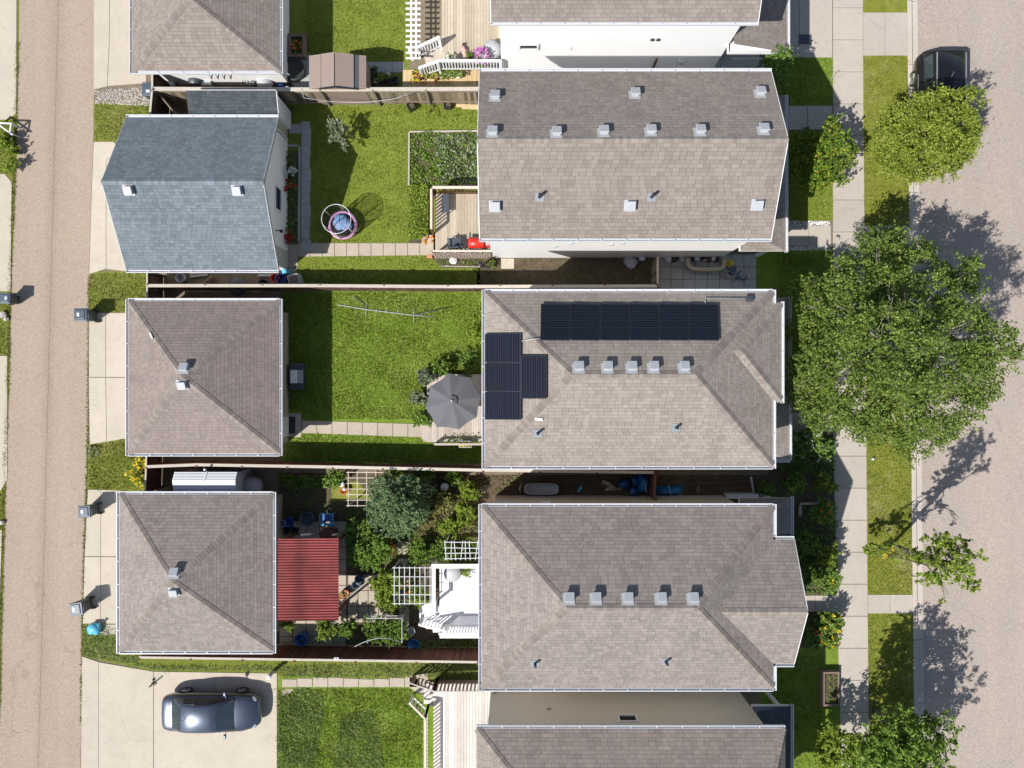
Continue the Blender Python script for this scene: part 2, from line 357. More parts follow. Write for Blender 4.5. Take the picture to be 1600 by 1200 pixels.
M['rail'] = wood('brown_rail', (0.13, 0.060, 0.036), (0.19, 0.095, 0.06)); M['railcap'] = wood('pale_rail_cap', (0.50, 0.43, 0.36), (0.60, 0.52, 0.44))
M['bark'] = wood('bark', (0.13, 0.11, 0.09), (0.20, 0.17, 0.14)); M['barkpale'] = wood('pale_bark', (0.20, 0.18, 0.15), (0.27, 0.245, 0.21))
M['red'] = flat('red_paint', (0.58, 0.025, 0.015), 0.35, 0.1); M['redroof'] = None
M['blue'] = flat('blue_tarp', (0.010, 0.15, 0.40), 0.45, 0.2); M['blue2'] = flat('blue_plastic', (0.012, 0.085, 0.30), 0.4, 0.15)
M['cyan'] = flat('cyan_plastic_bag', (0.10, 0.42, 0.62), 0.35, 0.3, 14); M['pink'] = flat('pink_padding', (0.60, 0.30, 0.50), 0.5, 0.15)
M['umb'] = flat('grey_canopy', (0.105, 0.105, 0.118), 0.85, 0.06, 3); M['brownshed'] = flat('brown_resin', (0.255, 0.195, 0.165), 0.6, 0.08, 3)
M['terracotta'] = flat('terracotta', (0.50, 0.20, 0.11), 0.7); M['yellow'] = flat('yellow_plastic', (0.70, 0.60, 0.06), 0.5)
M['stone'] = flat('field_stone', (0.40, 0.36, 0.32), 0.9, 0.15, 8, isl=0.45); M['pebble'] = flat('white_pebbles', (0.62, 0.61, 0.60), 0.85, 0.1, 8, isl=0.25)
M['edge'] = wood('grey_edging', (0.33, 0.29, 0.24), (0.45, 0.40, 0.34)); M['mulch'] = M['soil']
M['brick'] = flat('brown_block', (0.20, 0.14, 0.11), 0.9, 0.15); M['cream'] = flat('cream_door', (0.52, 0.44, 0.33), 0.5, 0.05)
M['paintblue'] = flat('blue_car_paint', (0.085, 0.102, 0.138), 0.30, 0.03, 3, metal=0.65, coat=0.8)
M['paintblack'] = flat('black_car_paint', (0.010, 0.009, 0.012), 0.30, 0.03, 3, metal=0.0, coat=0.25, spec=0.3)
M['lamp'] = flat('lamp_lens', (0.30, 0.32, 0.35), 0.15, 0.1); M['lampred'] = flat('tail_lens', (0.30, 0.01, 0.01), 0.2)
M['orange'] = flat('orange_petals', (0.72, 0.22, 0.04), 0.6, isl=0.3)
M['skin'] = flat('pale_pink_fabric', (0.58, 0.33, 0.32), 0.7)
YG = [(0, (0.088, 0.138, 0.014)), (0.4, (0.198, 0.262, 0.028)), (0.85, (0.335, 0.375, 0.066)), (1, (0.40, 0.43, 0.12))]
M['l_yg'] = leafm('yellow_green_leaves', YG, 0.35)
M['l_big'] = leafm('green_leaves', [(0, (0.056, 0.104, 0.018)), (0.45, (0.134, 0.205, 0.036)), (0.85, (0.232, 0.305, 0.068)), (1, (0.29, 0.36, 0.10))], 0.38)
M['l_gold'] = leafm('gold_green_leaves', [(0, (0.05, 0.11, 0.014)), (0.70, (0.14, 0.24, 0.028)), (0.86, (0.29, 0.34, 0.04)), (0.98, (0.44, 0.42, 0.05)), (1, (0.48, 0.36, 0.05))], 0.35)
M['l_bush'] = leafm('bush_leaves', [(0, (0.06, 0.125, 0.014)), (0.5, (0.135, 0.235, 0.032)), (1, (0.25, 0.335, 0.075))], 0.3)
M['l_bright'] = leafm('bright_leaves', [(0, (0.09, 0.15, 0.014)), (0.5, (0.20, 0.29, 0.032)), (1, (0.36, 0.42, 0.08))], 0.35)
M['l_blue'] = leafm('blue_green_leaves', [(0, (0.052, 0.098, 0.040)), (0.5, (0.122, 0.192, 0.076)), (1, (0.25, 0.33, 0.17))], 0.2)
M['l_olive'] = leafm('olive_leaves', [(0, (0.08, 0.09, 0.025)), (0.45, (0.17, 0.19, 0.045)), (0.8, (0.28, 0.26, 0.09)), (1, (0.40, 0.30, 0.17))], 0.25)
M['l_dark'] = leafm('dark_leaves', [(0, (0.055, 0.118, 0.020)), (0.6, (0.125, 0.222, 0.040)), (1, (0.22, 0.32, 0.075))], 0.25)
M['l_silver'] = leafm('silver_leaves', [(0, (0.09, 0.12, 0.07)), (0.6, (0.20, 0.24, 0.14)), (1, (0.38, 0.42, 0.28))], 0.3)
M['p_white'] = leafm('white_petals', [(0, (0.6, 0.6, 0.55)), (1, (0.85, 0.85, 0.8))], 0.2)
M['p_mag'] = leafm('magenta_petals', [(0, (0.42, 0.10, 0.36)), (0.7, (0.62, 0.26, 0.55)), (1, (0.8, 0.55, 0.7))], 0.2)
M['p_yel'] = leafm('yellow_petals', [(0, (0.65, 0.40, 0.02)), (1, (0.85, 0.65, 0.04))], 0.2)
M['p_red'] = leafm('red_petals', [(0, (0.30, 0.012, 0.02)), (1, (0.55, 0.04, 0.04))], 0.2)
M['p_org'] = leafm('orange_flowers', [(0, (0.6, 0.15, 0.02)), (1, (0.8, 0.35, 0.05))], 0.2)
def netm():
    t = NT('mesh_net'); d = t.n('BsdfDiffuse', {0: (0.02, 0.02, 0.025, 1)}); tr = t.n('BsdfTransparent')
    t.t.links.new(t.n('MixShader', {0: 0.42, 1: tr.outputs[0], 2: d.outputs[0]}).outputs[0], t.out.inputs[0]); return t.m
M['net'] = netm()
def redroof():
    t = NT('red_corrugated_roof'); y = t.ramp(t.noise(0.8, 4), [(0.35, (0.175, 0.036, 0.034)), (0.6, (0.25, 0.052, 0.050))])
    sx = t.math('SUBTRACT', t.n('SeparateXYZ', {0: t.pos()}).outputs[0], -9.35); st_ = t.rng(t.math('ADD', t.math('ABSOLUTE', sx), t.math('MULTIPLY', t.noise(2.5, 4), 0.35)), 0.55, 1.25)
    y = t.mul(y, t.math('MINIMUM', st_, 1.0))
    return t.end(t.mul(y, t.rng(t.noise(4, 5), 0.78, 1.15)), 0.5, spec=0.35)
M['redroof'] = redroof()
def swirl():
    t = NT('swirl_print'); wv = t.n('TexWave', {'Vector': t.pos(), 'Scale': 2.2, 'Distortion': 9.0, 'Detail': 3.0}).outputs['Fac']
    return t.end(t.ramp(wv, [(0.0, (0.02, 0.16, 0.45)), (0.35, (0.08, 0.50, 0.75)), (0.6, (0.75, 0.85, 0.88)), (0.75, (0.70, 0.30, 0.40)), (1.0, (0.05, 0.25, 0.6))]), 0.6)
M['swirl'] = swirl()

# ------------------------------------------------------------------ leaves, grass
def raw_mesh(name, V, nper, mat, parent=None, smooth=False):
    n = len(V) // nper; me = bpy.data.meshes.new(name)
    o3 = Vector((0, 0, 0)); q = parent
    while q is not None: o3 = o3 + q.location; q = q.parent
    V = V - np.array(o3)[None]
    me.vertices.add(len(V)); me.vertices.foreach_set('co', V.astype(np.float32).ravel())
    me.loops.add(len(V)); me.loops.foreach_set('vertex_index', np.arange(len(V), dtype=np.int32))
    me.polygons.add(n); me.polygons.foreach_set('loop_start', np.arange(0, len(V), nper, dtype=np.int32))
    me.polygons.foreach_set('loop_total', np.full(n, nper, dtype=np.int32))
    me.update(calc_edges=True); me.materials.append(mat)
    ob = bpy.data.objects.new(name, me); COL.objects.link(ob)
    if parent is not None: ob.parent = parent
    return ob
def unit(a): return a / (np.linalg.norm(a, axis=1, keepdims=True) + 1e-9)
def leaves(name, C, size, mat, parent=None, up=0.7, asp=0.55):
    n = len(C); nn = rng.normal(size=(n, 3)); nn[:, 2] = np.abs(nn[:, 2]) + up; nn = unit(nn)
    a = unit(np.cross(nn, rng.normal(size=(n, 3)))); b = np.cross(nn, a)
    L = size * rng.uniform(0.65, 1.35, (n, 1)); W = L * asp
    V = np.stack([C - a * L * .5, C - b * W * .5 + nn * L * 0.08, C + a * L * .5, C + b * W * .5 + nn * L * 0.08], 1).reshape(-1, 3)
    return raw_mesh(name, V, 4, mat, parent)
def lobes_of(c, r, n, seed, flat_=0.75, inner=0.62, spread=0.72):
    rr = np.random.default_rng(seed); out = []
    for i in range(n):
        d = rr.normal(size=3); d[2] = d[2] * 0.8 + 0.25; d /= np.linalg.norm(d)
        q = spread * rr.uniform(0.75, 1.1); s = r * rr.uniform(0.26, 0.46)
        out.append((c[0] + d[0] * r * q, c[1] + d[1] * r * q, c[2] + d[2] * r * q * flat_, s, s, s * 0.75))
    out.append((c[0], c[1], c[2], r * inner, r * inner, r * inner * flat_))
    return out
def fol_points(lobes, n, seed, twig=0.22, per=18, carve=0.0):
    """leaf points on leafy sprigs that grow outwards from the lobes of a crown"""
    rr = np.random.default_rng(seed); L = np.array(lobes); wgt = L[:, 3] ** 2; wgt /= wgt.sum()
    m = max(1, n // per); idx = rr.choice(len(L), m, p=wgt); d = unit(rr.normal(size=(m, 3)))
    rad = rr.uniform(0.45, 0.95, (m, 1)); cc = L[idx, :3] + d * L[idx, 3:6] * rad
    o = unit(d + rr.normal(size=(m, 3)) * 0.45 + np.array([0, 0, 0.25])); ln = twig * rr.uniform(0.8, 2.6, (m, 1))
    t = rr.uniform(0, 1, (m, per, 1)); pts = cc[:, None] + o[:, None] * ln[:, None] * t
    pts = pts + rr.normal(size=(m, per, 3)) * (twig * 0.34 * (1.15 - 0.7 * t))
    pts = pts.reshape(-1, 3)
    if carve:
        x, y, z = (pts * carve).T; g = np.sin(x + 1.3 * np.sin(y * 0.8 + z)) * np.sin(y * 1.1 + 1.2 * np.sin(z * 0.9 + x * 0.7)) + 0.6 * np.sin(z * 1.7 + x * 0.9 - y * 0.6)
        zl = np.array(pts)[:, 2]; lo = np.quantile(zl, 0.35); pts = pts[g > np.where(zl < lo, -0.9, -0.16) + rr.normal(size=len(pts)) * 0.12]
    return pts
def in_poly(poly, pts):
    x, y = pts[:, 0], pts[:, 1]; ins = np.zeros(len(pts), bool); n = len(poly); j = n - 1
    for i in range(n):
        xi, yi = poly[i]; xj, yj = poly[j]
        c = ((yi > y) != (yj > y)) & (x < (xj - xi) * (y - yi) / (yj - yi + 1e-12) + xi); ins ^= c; j = i
    return ins
def scatter(poly, dens):
    A = np.array(poly); lo, hi = A.min(0), A.max(0); n = int((hi[0] - lo[0]) * (hi[1] - lo[1]) * dens)
    p = rng.uniform(lo, hi, (n, 2)); return p[in_poly(poly, p)]
def grass(name, polypx, dens, h, mat, label, z=0.01, wdt=0.017, lean=0.75):
    poly = G(polypx); p = scatter(poly, dens); n = len(p); cl = np.sin(p[:, 0] * 2.1 + np.sin(p[:, 1] * 1.7) * 2) * 0.5 + np.sin(p[:, 1] * 3.3 + p[:, 0]) * 0.5
    hh = h * rng.uniform(0.5, 1.3, n) * (1 + 0.35 * cl); a = rng.uniform(0, 2 * np.pi, n)
    b = np.stack([np.cos(a), np.sin(a), np.zeros(n)], 1) * wdt * rng.uniform(0.6, 1.6, n)[:, None]
    base = np.column_stack([p, np.full(n, z)]); t = rng.normal(size=(n, 3)) * lean * hh[:, None]; t[:, 2] = hh
    V = np.stack([base - b, base + b, base + t], 1).reshape(-1, 3)
    return stuff(raw_mesh(name, V, 3, mat), label, 'grass')
def cover(name, polypx, dens, h, size, mat, label, cat='ground cover', z=0.02, clump=True):
    poly = G(polypx); p = scatter(poly, dens); n = len(p)
    f = np.sin(p[:, 0] * 3.7 + np.sin(p[:, 1] * 2.9) * 1.7) * np.sin(p[:, 1] * 4.1 + np.sin(p[:, 0] * 3.1)) * 0.5 + 0.5 if clump else np.ones(n)
    C = np.column_stack([p, z + h * (0.15 + 0.85 * f) * rng.uniform(0.2, 1.0, n)])
    if clump: C = C[rng.uniform(size=n) < 0.30 + 0.7 * f]
    return stuff(leaves(name, C, size, mat), label, cat)
def stones(name, polypx, dens, r, mat, label, cat='gravel', z=0.01):
    p = scatter(G(polypx), dens); n = len(p); O = np.array([(1, 0, 0), (0, 1, 0), (-1, 0, 0), (0, -1, 0), (0, 0, 1)], float)
    F = np.array([(0, 1, 4), (1, 2, 4), (2, 3, 4), (3, 0, 4)])
    rr = r * rng.uniform(0.5, 1.5, (n, 1, 1)); V = O[None] * rr * np.array([1, 1, 0.7]) * rng.uniform(0.7, 1.3, (n, 5, 3))
    a = rng.uniform(0, 6.28, n); c, s = np.cos(a)[:, None], np.sin(a)[:, None]
    X = V[:, :, 0] * c - V[:, :, 1] * s + p[:, :1]; Y = V[:, :, 0] * s + V[:, :, 1] * c + p[:, 1:]; Z = V[:, :, 2] + z
    V = np.stack([X, Y, Z], 2)[:, F].reshape(-1, 3); o = raw_mesh(name, V, 3, mat); return stuff(o, label, cat)

def limb(mb, a, b, r0, r1, seed, n=5, bend=0.12):
    rr = random.Random(seed); a = Vector(a); b = Vector(b); L = (b - a).length; pts = []; rad = []
    for i in range(n + 1):
        t = i / n; p = a.lerp(b, t)
        if 0 < i < n: p += Vector((rr.uniform(-1, 1), rr.uniform(-1, 1), rr.uniform(-.5, .8))) * L * bend * 0.5
        pts.append(p); rad.append(r0 + (r1 - r0) * t)
    mb.tube(pts, rad, 6); return pts
def tree(label, base, lobes, n, leaf, lm, tr, seed, trunk_top, bark='bark', name='tree', cat='tree', nlimb=10, twig=0.22, group=None, crown='crown', twigs=0, carve=0.0):
    t = thing(name, label, cat, base, group); top = Vector(trunk_top); mb = MB(); b = Vector(base)
    mid = b.lerp(top, 0.5) + Vector((0.06, -0.05, 0))
    mb.tube([b, b.lerp(mid, 0.12), mid, top], [tr * 1.35, tr, tr * 0.85, tr * 0.5], 9)
    mb.build('trunk', M[bark], t, True)
    rr = random.Random(seed); lb = MB(); order = sorted(lobes, key=lambda q: -q[3])[1:1 + nlimb]
    for i, q in enumerate(order):
        st = mid.lerp(top, rr.uniform(0.0, 0.95)); pts = limb(lb, st, Vector(q[:3]), tr * 0.42, tr * 0.10, seed + i)
        for j in range(twigs):
            e = Vector(q[:3]) + Vector((rr.uniform(-1, 1) * q[3], rr.uniform(-1, 1) * q[4], rr.uniform(-.3, 1) * q[5])) * 1.1
            limb(lb, pts[3], e, tr * 0.14, tr * 0.03, seed * 7 + i * 9 + j, 4)
    if order: lb.build('limbs', M[bark], t, True)
    pts = fol_points(lobes, n, seed, twig=twig, carve=carve)
    leaves(crown, pts, leaf, M[lm], t); return t
def bush(label, px, py, z, r, n, leaf, lm, seed, name='bush', cat='bush', squash=0.8, nl=7, twig=0.10, petals=None, group=None, rx=1.0):
    c = P(px, py, z); base = (c.x, c.y, 0.0); t = thing(name, label, cat, base, group)
    rr = random.Random(seed); lob = lobes_of((c.x, c.y, z), r, nl, seed, squash)
    lob = [(c.x + (q[0] - c.x) * rx, q[1], max(q[2], 0.12), q[3] * (rx ** .5), q[4], q[5]) for q in lob]
    mb = MB()
    for i, q in enumerate(lob[:5]): limb(mb, (c.x + rr.uniform(-.05, .05), c.y + rr.uniform(-.05, .05), 0), q[:3], 0.025, 0.008, seed + i, 4)
    mb.build('stems', M['bark'], t)
    pts = fol_points(lob, n, seed, twig=twig); pts[:, 2] = np.maximum(pts[:, 2], 0.03)
    leaves('foliage', pts, leaf, M[lm], t)
    if petals:
        pm, k, s = petals; top = pts[pts[:, 2] > np.quantile(pts[:, 2], 0.45)]
        q = top[np.random.default_rng(seed + 5).choice(len(top), min(k, len(top)), False)] + np.array([0, 0, 0.04])
        q = np.repeat(q, 5, 0) + rng.normal(size=(len(q) * 5, 3)) * s * 0.45
        leaves('flowers', q, s, M[pm], t, 1.5, 0.9)
    return t
# ================================================================== THE SETTING: ground, alley, street, walks
def psheet(name, px, z, mat, label, cat='ground'):
    return struct(MB().sheet(G(px), z).build(name, M[mat]), label, cat)
def pslab(name, px, z0, z1, mat, label, cat='path', bevel=0.008):
    return struct(MB().prism(G(px), z0, z1).build(name, M[mat], bevel=bevel), label, cat)
struct(MB().sheet([(-600, -600), (600, -600), (600, 600), (-600, 600)], -0.16).build('ground', M['far']), 'wide grassy ground reaching away beyond the lots', 'ground')
KX = lambda py: 1418.0 + (py - 66) * 8.5 / 934.0       # kerb back edge (photo px) along the street
KY = [-3000, -900, 66, 360, 700, 1000, 1500, 3600]
yard = [(-2400, -3000)] + [(KX(y), y) for y in KY] + [(-2400, 3600)]
struct(MB().prism(G(yard), -0.17, 0.0).build('yard_ground', M['dirt']), 'bare dirt ground under the yards and lots', 'ground')
struct(MB().sheet(G([(KX(y) + 17, y) for y in KY] + [(1770, 3600), (1770, -3000)]), -0.13).build('street', M['street']), 'pinkish grey asphalt street along the right side', 'road')
kb = MB(); gt = MB()
for y0, y1 in zip(range(-900, 2200, 100), range(-800, 2300, 100)):
    kb.prism(G([(KX(y0) + .3, y0 + .4), (KX(y0) + 7.5, y0 + .4), (KX(y1) + 7.5, y1 - .4), (KX(y1) + .3, y1 - .4)]), -0.15, 0.012)
    gt.prism(G([(KX(y0) + 8, y0 + .4), (KX(y0) + 18.5, y0 + .4), (KX(y1) + 18.5, y1 - .4), (KX(y1) + 8, y1 - .4)]), -0.15, -0.112)
struct(kb.build('kerb', M['kerb'], bevel=0.02), 'concrete kerb along the left edge of the street', 'kerb')
struct(gt.build('gutter_pan', M['kerb'], bevel=0.006), 'flat concrete gutter between kerb and asphalt', 'kerb')
struct(MB().prism(G([(1770, -3000), (2900, -3000), (2900, 3600), (1770, 3600)]), -0.15, 0.0).build('far_verge', M['far']), 'grass on the far side of the street', 'ground')
AL = [(36, -900), (30, 66), (27, 200), (24, 300), (18, 440), (16, 560), (13, 640), (8, 800), (3, 1000), (0, 1130), (-12, 1500), (-50, 2300)]
AR = [(165, -900), (148, 66), (147, 140), (146, 215), (143, 300), (139, 430), (138, 560), (137, 690), (135, 765), (131, 870), (129, 950), (128, 1010), (127, 1133), (118, 1500), (90, 2300)]
struct(MB().sheet(G(AL + AR[::-1]), 0.008).build('alley', M['alley']), 'pinkish tan paved back alley on the left', 'road')
psheet('alley_verge', [(x - 45, y) for x, y in AL] + [(x + 2, y) for x, y in AL[::-1]], 0.004, 'verge', 'narrow grass verge on the far side of the alley', 'grass')
pslab('concrete_pad', [(-200, -150), (27, -150), (26, 178), (10, 187), (-200, 187)], 0.0, 0.03, 'conc', 'concrete pad left of the alley, topmost of the three', 'pad')
pslab('concrete_pad', [(-200, 272), (8, 272), (19, 285), (17, 455), (-200, 455)], 0.0, 0.03, 'conc', 'concrete pad left of the alley, between shrub and grey bin', 'pad')
pslab('concrete_pad', [(-200, 556), (12, 556), (12, 748), (2, 766), (-200, 766)], 0.0, 0.03, 'conc', 'concrete pad left of the alley, level with the brown hip roofed garage', 'pad')
pslab('concrete_pad', [(-200, 828), (4, 828), (-2, 1000), (-200, 1000)], 0.0, 0.03, 'conc', 'concrete pad left of the alley, lowest of them', 'pad')
def driveway(parts, label):
    mb = MB()
    for p in parts: mb.prism(G(p), 0.0, 0.034)
    return struct(mb.build('driveway', M['conc'], bevel=0.006), label, 'driveway')
driveway([[(147.5, -120), (172, -120), (171, 66), (168, 135), (147, 140)], [(172.6, -120), (330, -120), (330, 108), (229, 112), (229, 130), (168.6, 134.6), (171.6, 66)]], 'concrete driveway beside the brown garage at top left')
driveway([[(147, 222), (178, 222), (190, 235), (166, 250), (166, 420), (140, 428), (144, 300)], [(166.6, 250), (190, 236), (300, 236), (300, 424), (198, 424), (166.6, 420)]], 'pale concrete apron in front of the blue roofed garage')
driveway([[(139.5, 489), (165.4, 489), (165.4, 589), (139.5, 589)], [(166, 489), (260, 489), (260, 589), (166, 589)], [(139.2, 590), (165.4, 590), (166.8, 690), (141, 694)], [(166, 590), (260, 590), (260, 672), (195, 685), (167.4, 690)]], 'concrete apron in front of the middle brown garage')
driveway([[(138, 765), (158, 765), (157.6, 869), (133, 869)], [(158.6, 765), (250, 770), (250, 869), (158.2, 869)], [(133, 870), (157.6, 870), (157, 974), (130, 974)], [(158.2, 870), (250, 870), (250, 974), (157.6, 974)], [(157, 975.5), (200, 975.5), (200, 992), (157, 992)]], 'concrete apron in front of the lower brown garage')
driveway([[(128.5, 1025), (154.5, 1034), (154.5, 1330), (126, 1330)], [(155, 1034.4), (240, 1049), (240, 1330), (155, 1330)], [(240.8, 1049), (433, 1052), (433, 1240), (425, 1330), (240.8, 1330)]], 'wide concrete driveway under the blue car')
# sidewalk slabs
sw = MB(); SXL = lambda y: 1301.5 if y < 700 else 1301.5 + (y - 700) * 11.5 / 433; SXR = lambda y: 1348 + max(0, (y - 66)) * 9 / 1067
ys = list(np.arange(-500, 1900, 50.0) + 12.5)
for a, b in zip(ys[:-1], ys[1:]):
    sw.prism(G([(SXL(a), a + .35), (SXR(a), a + .35), (SXR(b), b - .35), (SXL(b), b - .35)]), 0.0, 0.03)
struct(sw.build('sidewalk', M['walk'], bevel=0.008), 'straight concrete sidewalk along the front yards', 'sidewalk')
bl = [(SXR(y) - 1, y) for y in (-400, 66, 400, 700, 1000, 1133, 1500)]
psheet('boulevard', bl + [(KX(y), y) for y in (1500, 1133, 1000, 700, 400, 66, -400)], 0.005, 'boul', 'strip of patchy turf between sidewalk and kerb', 'grass')
for (a, b), nm in zip([(20, 87), (353, 383), (929, 958)], ['at the top edge of the photo', 'beside the big green tree', 'below the sparse young tree']):
    mid = (SXR(a) + KX(a)) / 2; mb = MB()
    mb.prism(G([(SXR(a) + .5, a), (mid - .3, a), (mid - .3, b), (SXR(b) + .5, b)]), 0.0, 0.032); mb.prism(G([(mid + .3, a), (KX(a) - .2, a), (KX(b) - .2, b), (mid + .3, b)]), 0.0, 0.032)
    struct(mb.build('boulevard_walk', M['walk'], bevel=0.006), 'concrete link from sidewalk to kerb ' + nm, 'path')
# lawns
L1 = [(447, 163), (750, 163), (750, 450), (447, 450)]; L2 = [(440, 455), (752, 455), (752, 724), (440, 724)]
psheet('lawn', L1, 0.006, 'lawn', 'back lawn beside the blue roofed garage', 'lawn')
psheet('lawn', L2, 0.006, 'lawn2', 'back lawn beside the middle brown garage', 'lawn')
psheet('lawn', [(440, -100), (640, -100), (640, 137), (440, 137)], 0.006, 'lawn', 'back lawn around the brown resin shed', 'lawn')
psheet('lawn', [(433, 1050), (770, 1030), (770, 1330), (430, 1330)], 0.006, 'lawn2', 'overgrown back lawn beside the driveway with the blue car', 'lawn')
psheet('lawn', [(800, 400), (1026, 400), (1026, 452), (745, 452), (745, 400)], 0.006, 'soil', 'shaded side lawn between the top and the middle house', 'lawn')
psheet('lawn', [(1180, 388), (1302, 388), (1302, 640), (1180, 640)], 0.006, 'lawn2', 'dark front lawn in front of the middle house', 'lawn')
psheet('lawn', [(1195, 88), (1301, 88), (1301, 165), (1195, 165)], 0.006, 'lawn2', 'shaded front lawn beside the top house walk', 'lawn')
psheet('lawn', [(1195, 205), (1301, 205), (1301, 345), (1195, 345)], 0.006, 'lawn', 'front lawn under the golden shrub', 'lawn')
psheet('lawn', [(1190, 1010), (1312, 1010), (1314, 1330), (1190, 1330)], 0.006, 'lawn2', 'dark front lawn beside the raised brown planter', 'lawn')
for p, l in (([(147, 160), (235, 160), (235, 222), (146, 222)], 'grass patch beside the alley above the blue roofed garage'), ([(139, 424), (230, 424), (230, 490), (139, 490)], 'grass patch beside the alley between blue and brown garages'),
             ([(138, 690), (230, 680), (230, 768), (136, 768)], 'grass patch beside the alley with yellow flowers'), ([(129, 974), (218, 974), (218, 1026), (745, 1028), (745, 1064), (433, 1056), (240, 1049), (128, 1026)], 'weedy grass strip along the red fence above the blue car')):
    psheet('verge', p, 0.007, 'verge', l, 'grass')
psheet('garden_soil', [(436, 738), (752, 742), (752, 1020), (430, 1012)], 0.006, 'soil', 'dark garden soil behind the lower house', 'ground')
psheet('garden_soil', [(1200, 680), (1303, 680), (1312, 1012), (1200, 1012)], 0.008, 'soil', 'dark planting soil in front of the lower house', 'ground')
psheet('garden_soil', [(745, 742), (1210, 742), (1210, 790), (745, 790)], 0.007, 'soil', 'dark soil passage between the middle and lower house', 'ground')
psheet('garden_soil', [(638, 206), (750, 206), (750, 292), (672, 292), (672, 385), (640, 385)], 0.010, 'soil', 'soil of the vegetable bed behind the top house', 'ground')
psheet('garden_soil', [(446, 236), (470, 236), (468, 378), (446, 378)], 0.010, 'soil', 'soil of the narrow flower bed beside the blue roofed garage', 'ground')
psheet('garden_soil', [(668, 396), (783, 396), (783, 419), (690, 419)], 0.010, 'soil', 'soil of the bed under the lattice skirt of the deck', 'ground')
def slabs(name, quads, z1, mat, label):
    mb = MB()
    for q in quads: mb.prism(G(q), 0.004, z1)
    return struct(mb.build(name, M[mat], bevel=0.006), label, 'path')
q = [[(x, 380), (x + 18.3, 380.2), (x + 18.3, 401 - (x - 466) * 0.012), (x, 401 - (x - 466) * 0.012)] for x in np.arange(466, 668, 19.05)]
slabs('path', q + [[(447, 382), (465.4, 382), (465.4, 418), (447, 418)], [(447, 418.8), (466, 418.8), (460, 428), (447, 428)]], 0.035, 'paver', 'paver path from the blue roofed garage to the top house deck')
q = [[(x, 657 + (x - 470) * .03), (x + 23, 657.6 + (x - 470) * .03), (x + 23, 677 + (x - 470) * .035), (x, 676.4 + (x - 470) * .035)] for x in np.arange(472, 650, 23.7)]
slabs('path', q + [[(448, 646), (471, 646), (471, 683), (448, 683)], [(661, 660), (671, 660), (671, 690), (661, 690)]], 0.035, 'paver', 'pale paver path from the middle garage to the deck with umbrella')
slabs('path', [[(x, 1059.5 - (x - 440) * .002 + 1.5 * math.sin(x)), (x + 23, 1060 + 1.5 * math.sin(x)), (x + 23, 1073), (x, 1073.4)] for x in np.arange(441, 640, 24)] + [[(441, 1077), (460, 1076), (450, 1086), (441, 1088)], [(640, 1056), (668, 1050), (672, 1090), (655, 1084), (640, 1074)]], 0.03, 'paver', 'overgrown paver path from driveway to bottom deck')
q = [[(471 + 0.2 * (i % 2), y), (486 - (i % 3), y), (486 - (i % 3), y + 17.6), (471, y + 17.6)] for i, y in enumerate(np.arange(211, 380, 18.2))]
slabs('path', q + [[(471, 190), (484, 190), (487, 210.5), (471, 210.5)], [(452, 194), (470, 194), (470, 209), (452, 209)], [(466.5, 229), (470, 229), (469, 379), (465.5, 379)], [(449, 226), (466, 226), (466, 229.5), (449, 229.5)]], 0.045, 'greypaver', 'column of grey pavers along the flower bed beside the blue roofed garage')
pv = [[(x, y), (x + 18.4, y), (x + 18.4, y + 18.6), (x, y + 18.6)] for x in np.arange(1029, 1180, 19.1) for y in (398, 417.4, 436.8)]
slabs('patio', pv, 0.035, 'greypaver', 'grey paver patio between the top and the middle house')
slabs('path', [[(1232, 166), (1261, 166), (1261, 203), (1232, 203)], [(1261.8, 166), (1299.5, 166), (1299.5, 203), (1261.8, 203)]], 0.05, 'walk', 'shaded concrete walk below the dark front lawn of the top house')
slabs('path', [[(1232, 353), (1263, 353), (1263, 384), (1232, 384)], [(1263.6, 353), (1298, 353), (1298, 384), (1263.6, 384)]], 0.04, 'walk', 'concrete front walk edged by white pebbles')
slabs('path', [[(1210, 645), (1268, 645), (1268, 675), (1210, 675)], [(1268.8, 645), (1300, 645), (1300, 675), (1268.8, 675)]], 0.04, 'walk', 'concrete front walk of the middle house')
slabs('path', [[(1215, 932), (1273, 930), (1273, 955), (1215, 957)], [(1273.6, 930), (1309, 931), (1309, 957), (1273.6, 955)]], 0.04, 'walk', 'concrete front walk of the lower house')
slabs('path', [[(1195, 0), (1248, 0), (1248, 90), (1195, 90)], [(1248.7, 0), (1300, 0), (1300, 90), (1248.7, 90)]], 0.04, 'walk', 'concrete front walk at the top edge')
slabs('patio', [[(x, y), (x + 20, y), (x + 20, y + 19), (x, y + 19)] for x in np.arange(437, 540, 21) for y in np.arange(815, 1000, 20)] + [[(x, y), (x + 15, y), (x + 15, y + 24), (x, y + 24)] for x in (544, 560, 576, 592, 624) for y in (898, 923, 948)] + [[(622, 846), (638, 846), (638, 866), (622, 866)], [(622, 872), (638, 872), (638, 895), (622, 895)]], 0.03, 'paver', 'concrete paver patio around the red roofed shelter')
slabs('patio', [[(x, y), (x + 17.5, y), (x + 17.5, y + 17.5), (x, y + 17.5)] for x in (450, 468) for y in (85, 103, 121)] + [[(x, 97), (x + 17.5, 97), (x + 17.5, 113.5), (x, 113.5)] for x in np.arange(560, 630, 18)], 0.03, 'greypaver', 'pavers around the brown resin shed')
stones('gravel', [(147, 141), (232, 136), (234, 165), (150, 162)], 520, 0.034, M['stone'], 'strip of tan river gravel beside the alley')
for a, b, l in ((345.5, 352.5, 'upper'), (384.5, 391, 'lower')):
    stones('pebbles', [(1232, a), (1297, a), (1297, b), (1232, b)], 600, 0.030, M['pebble'], l + ' strip of white pebbles beside the front walk', 'pebbles')

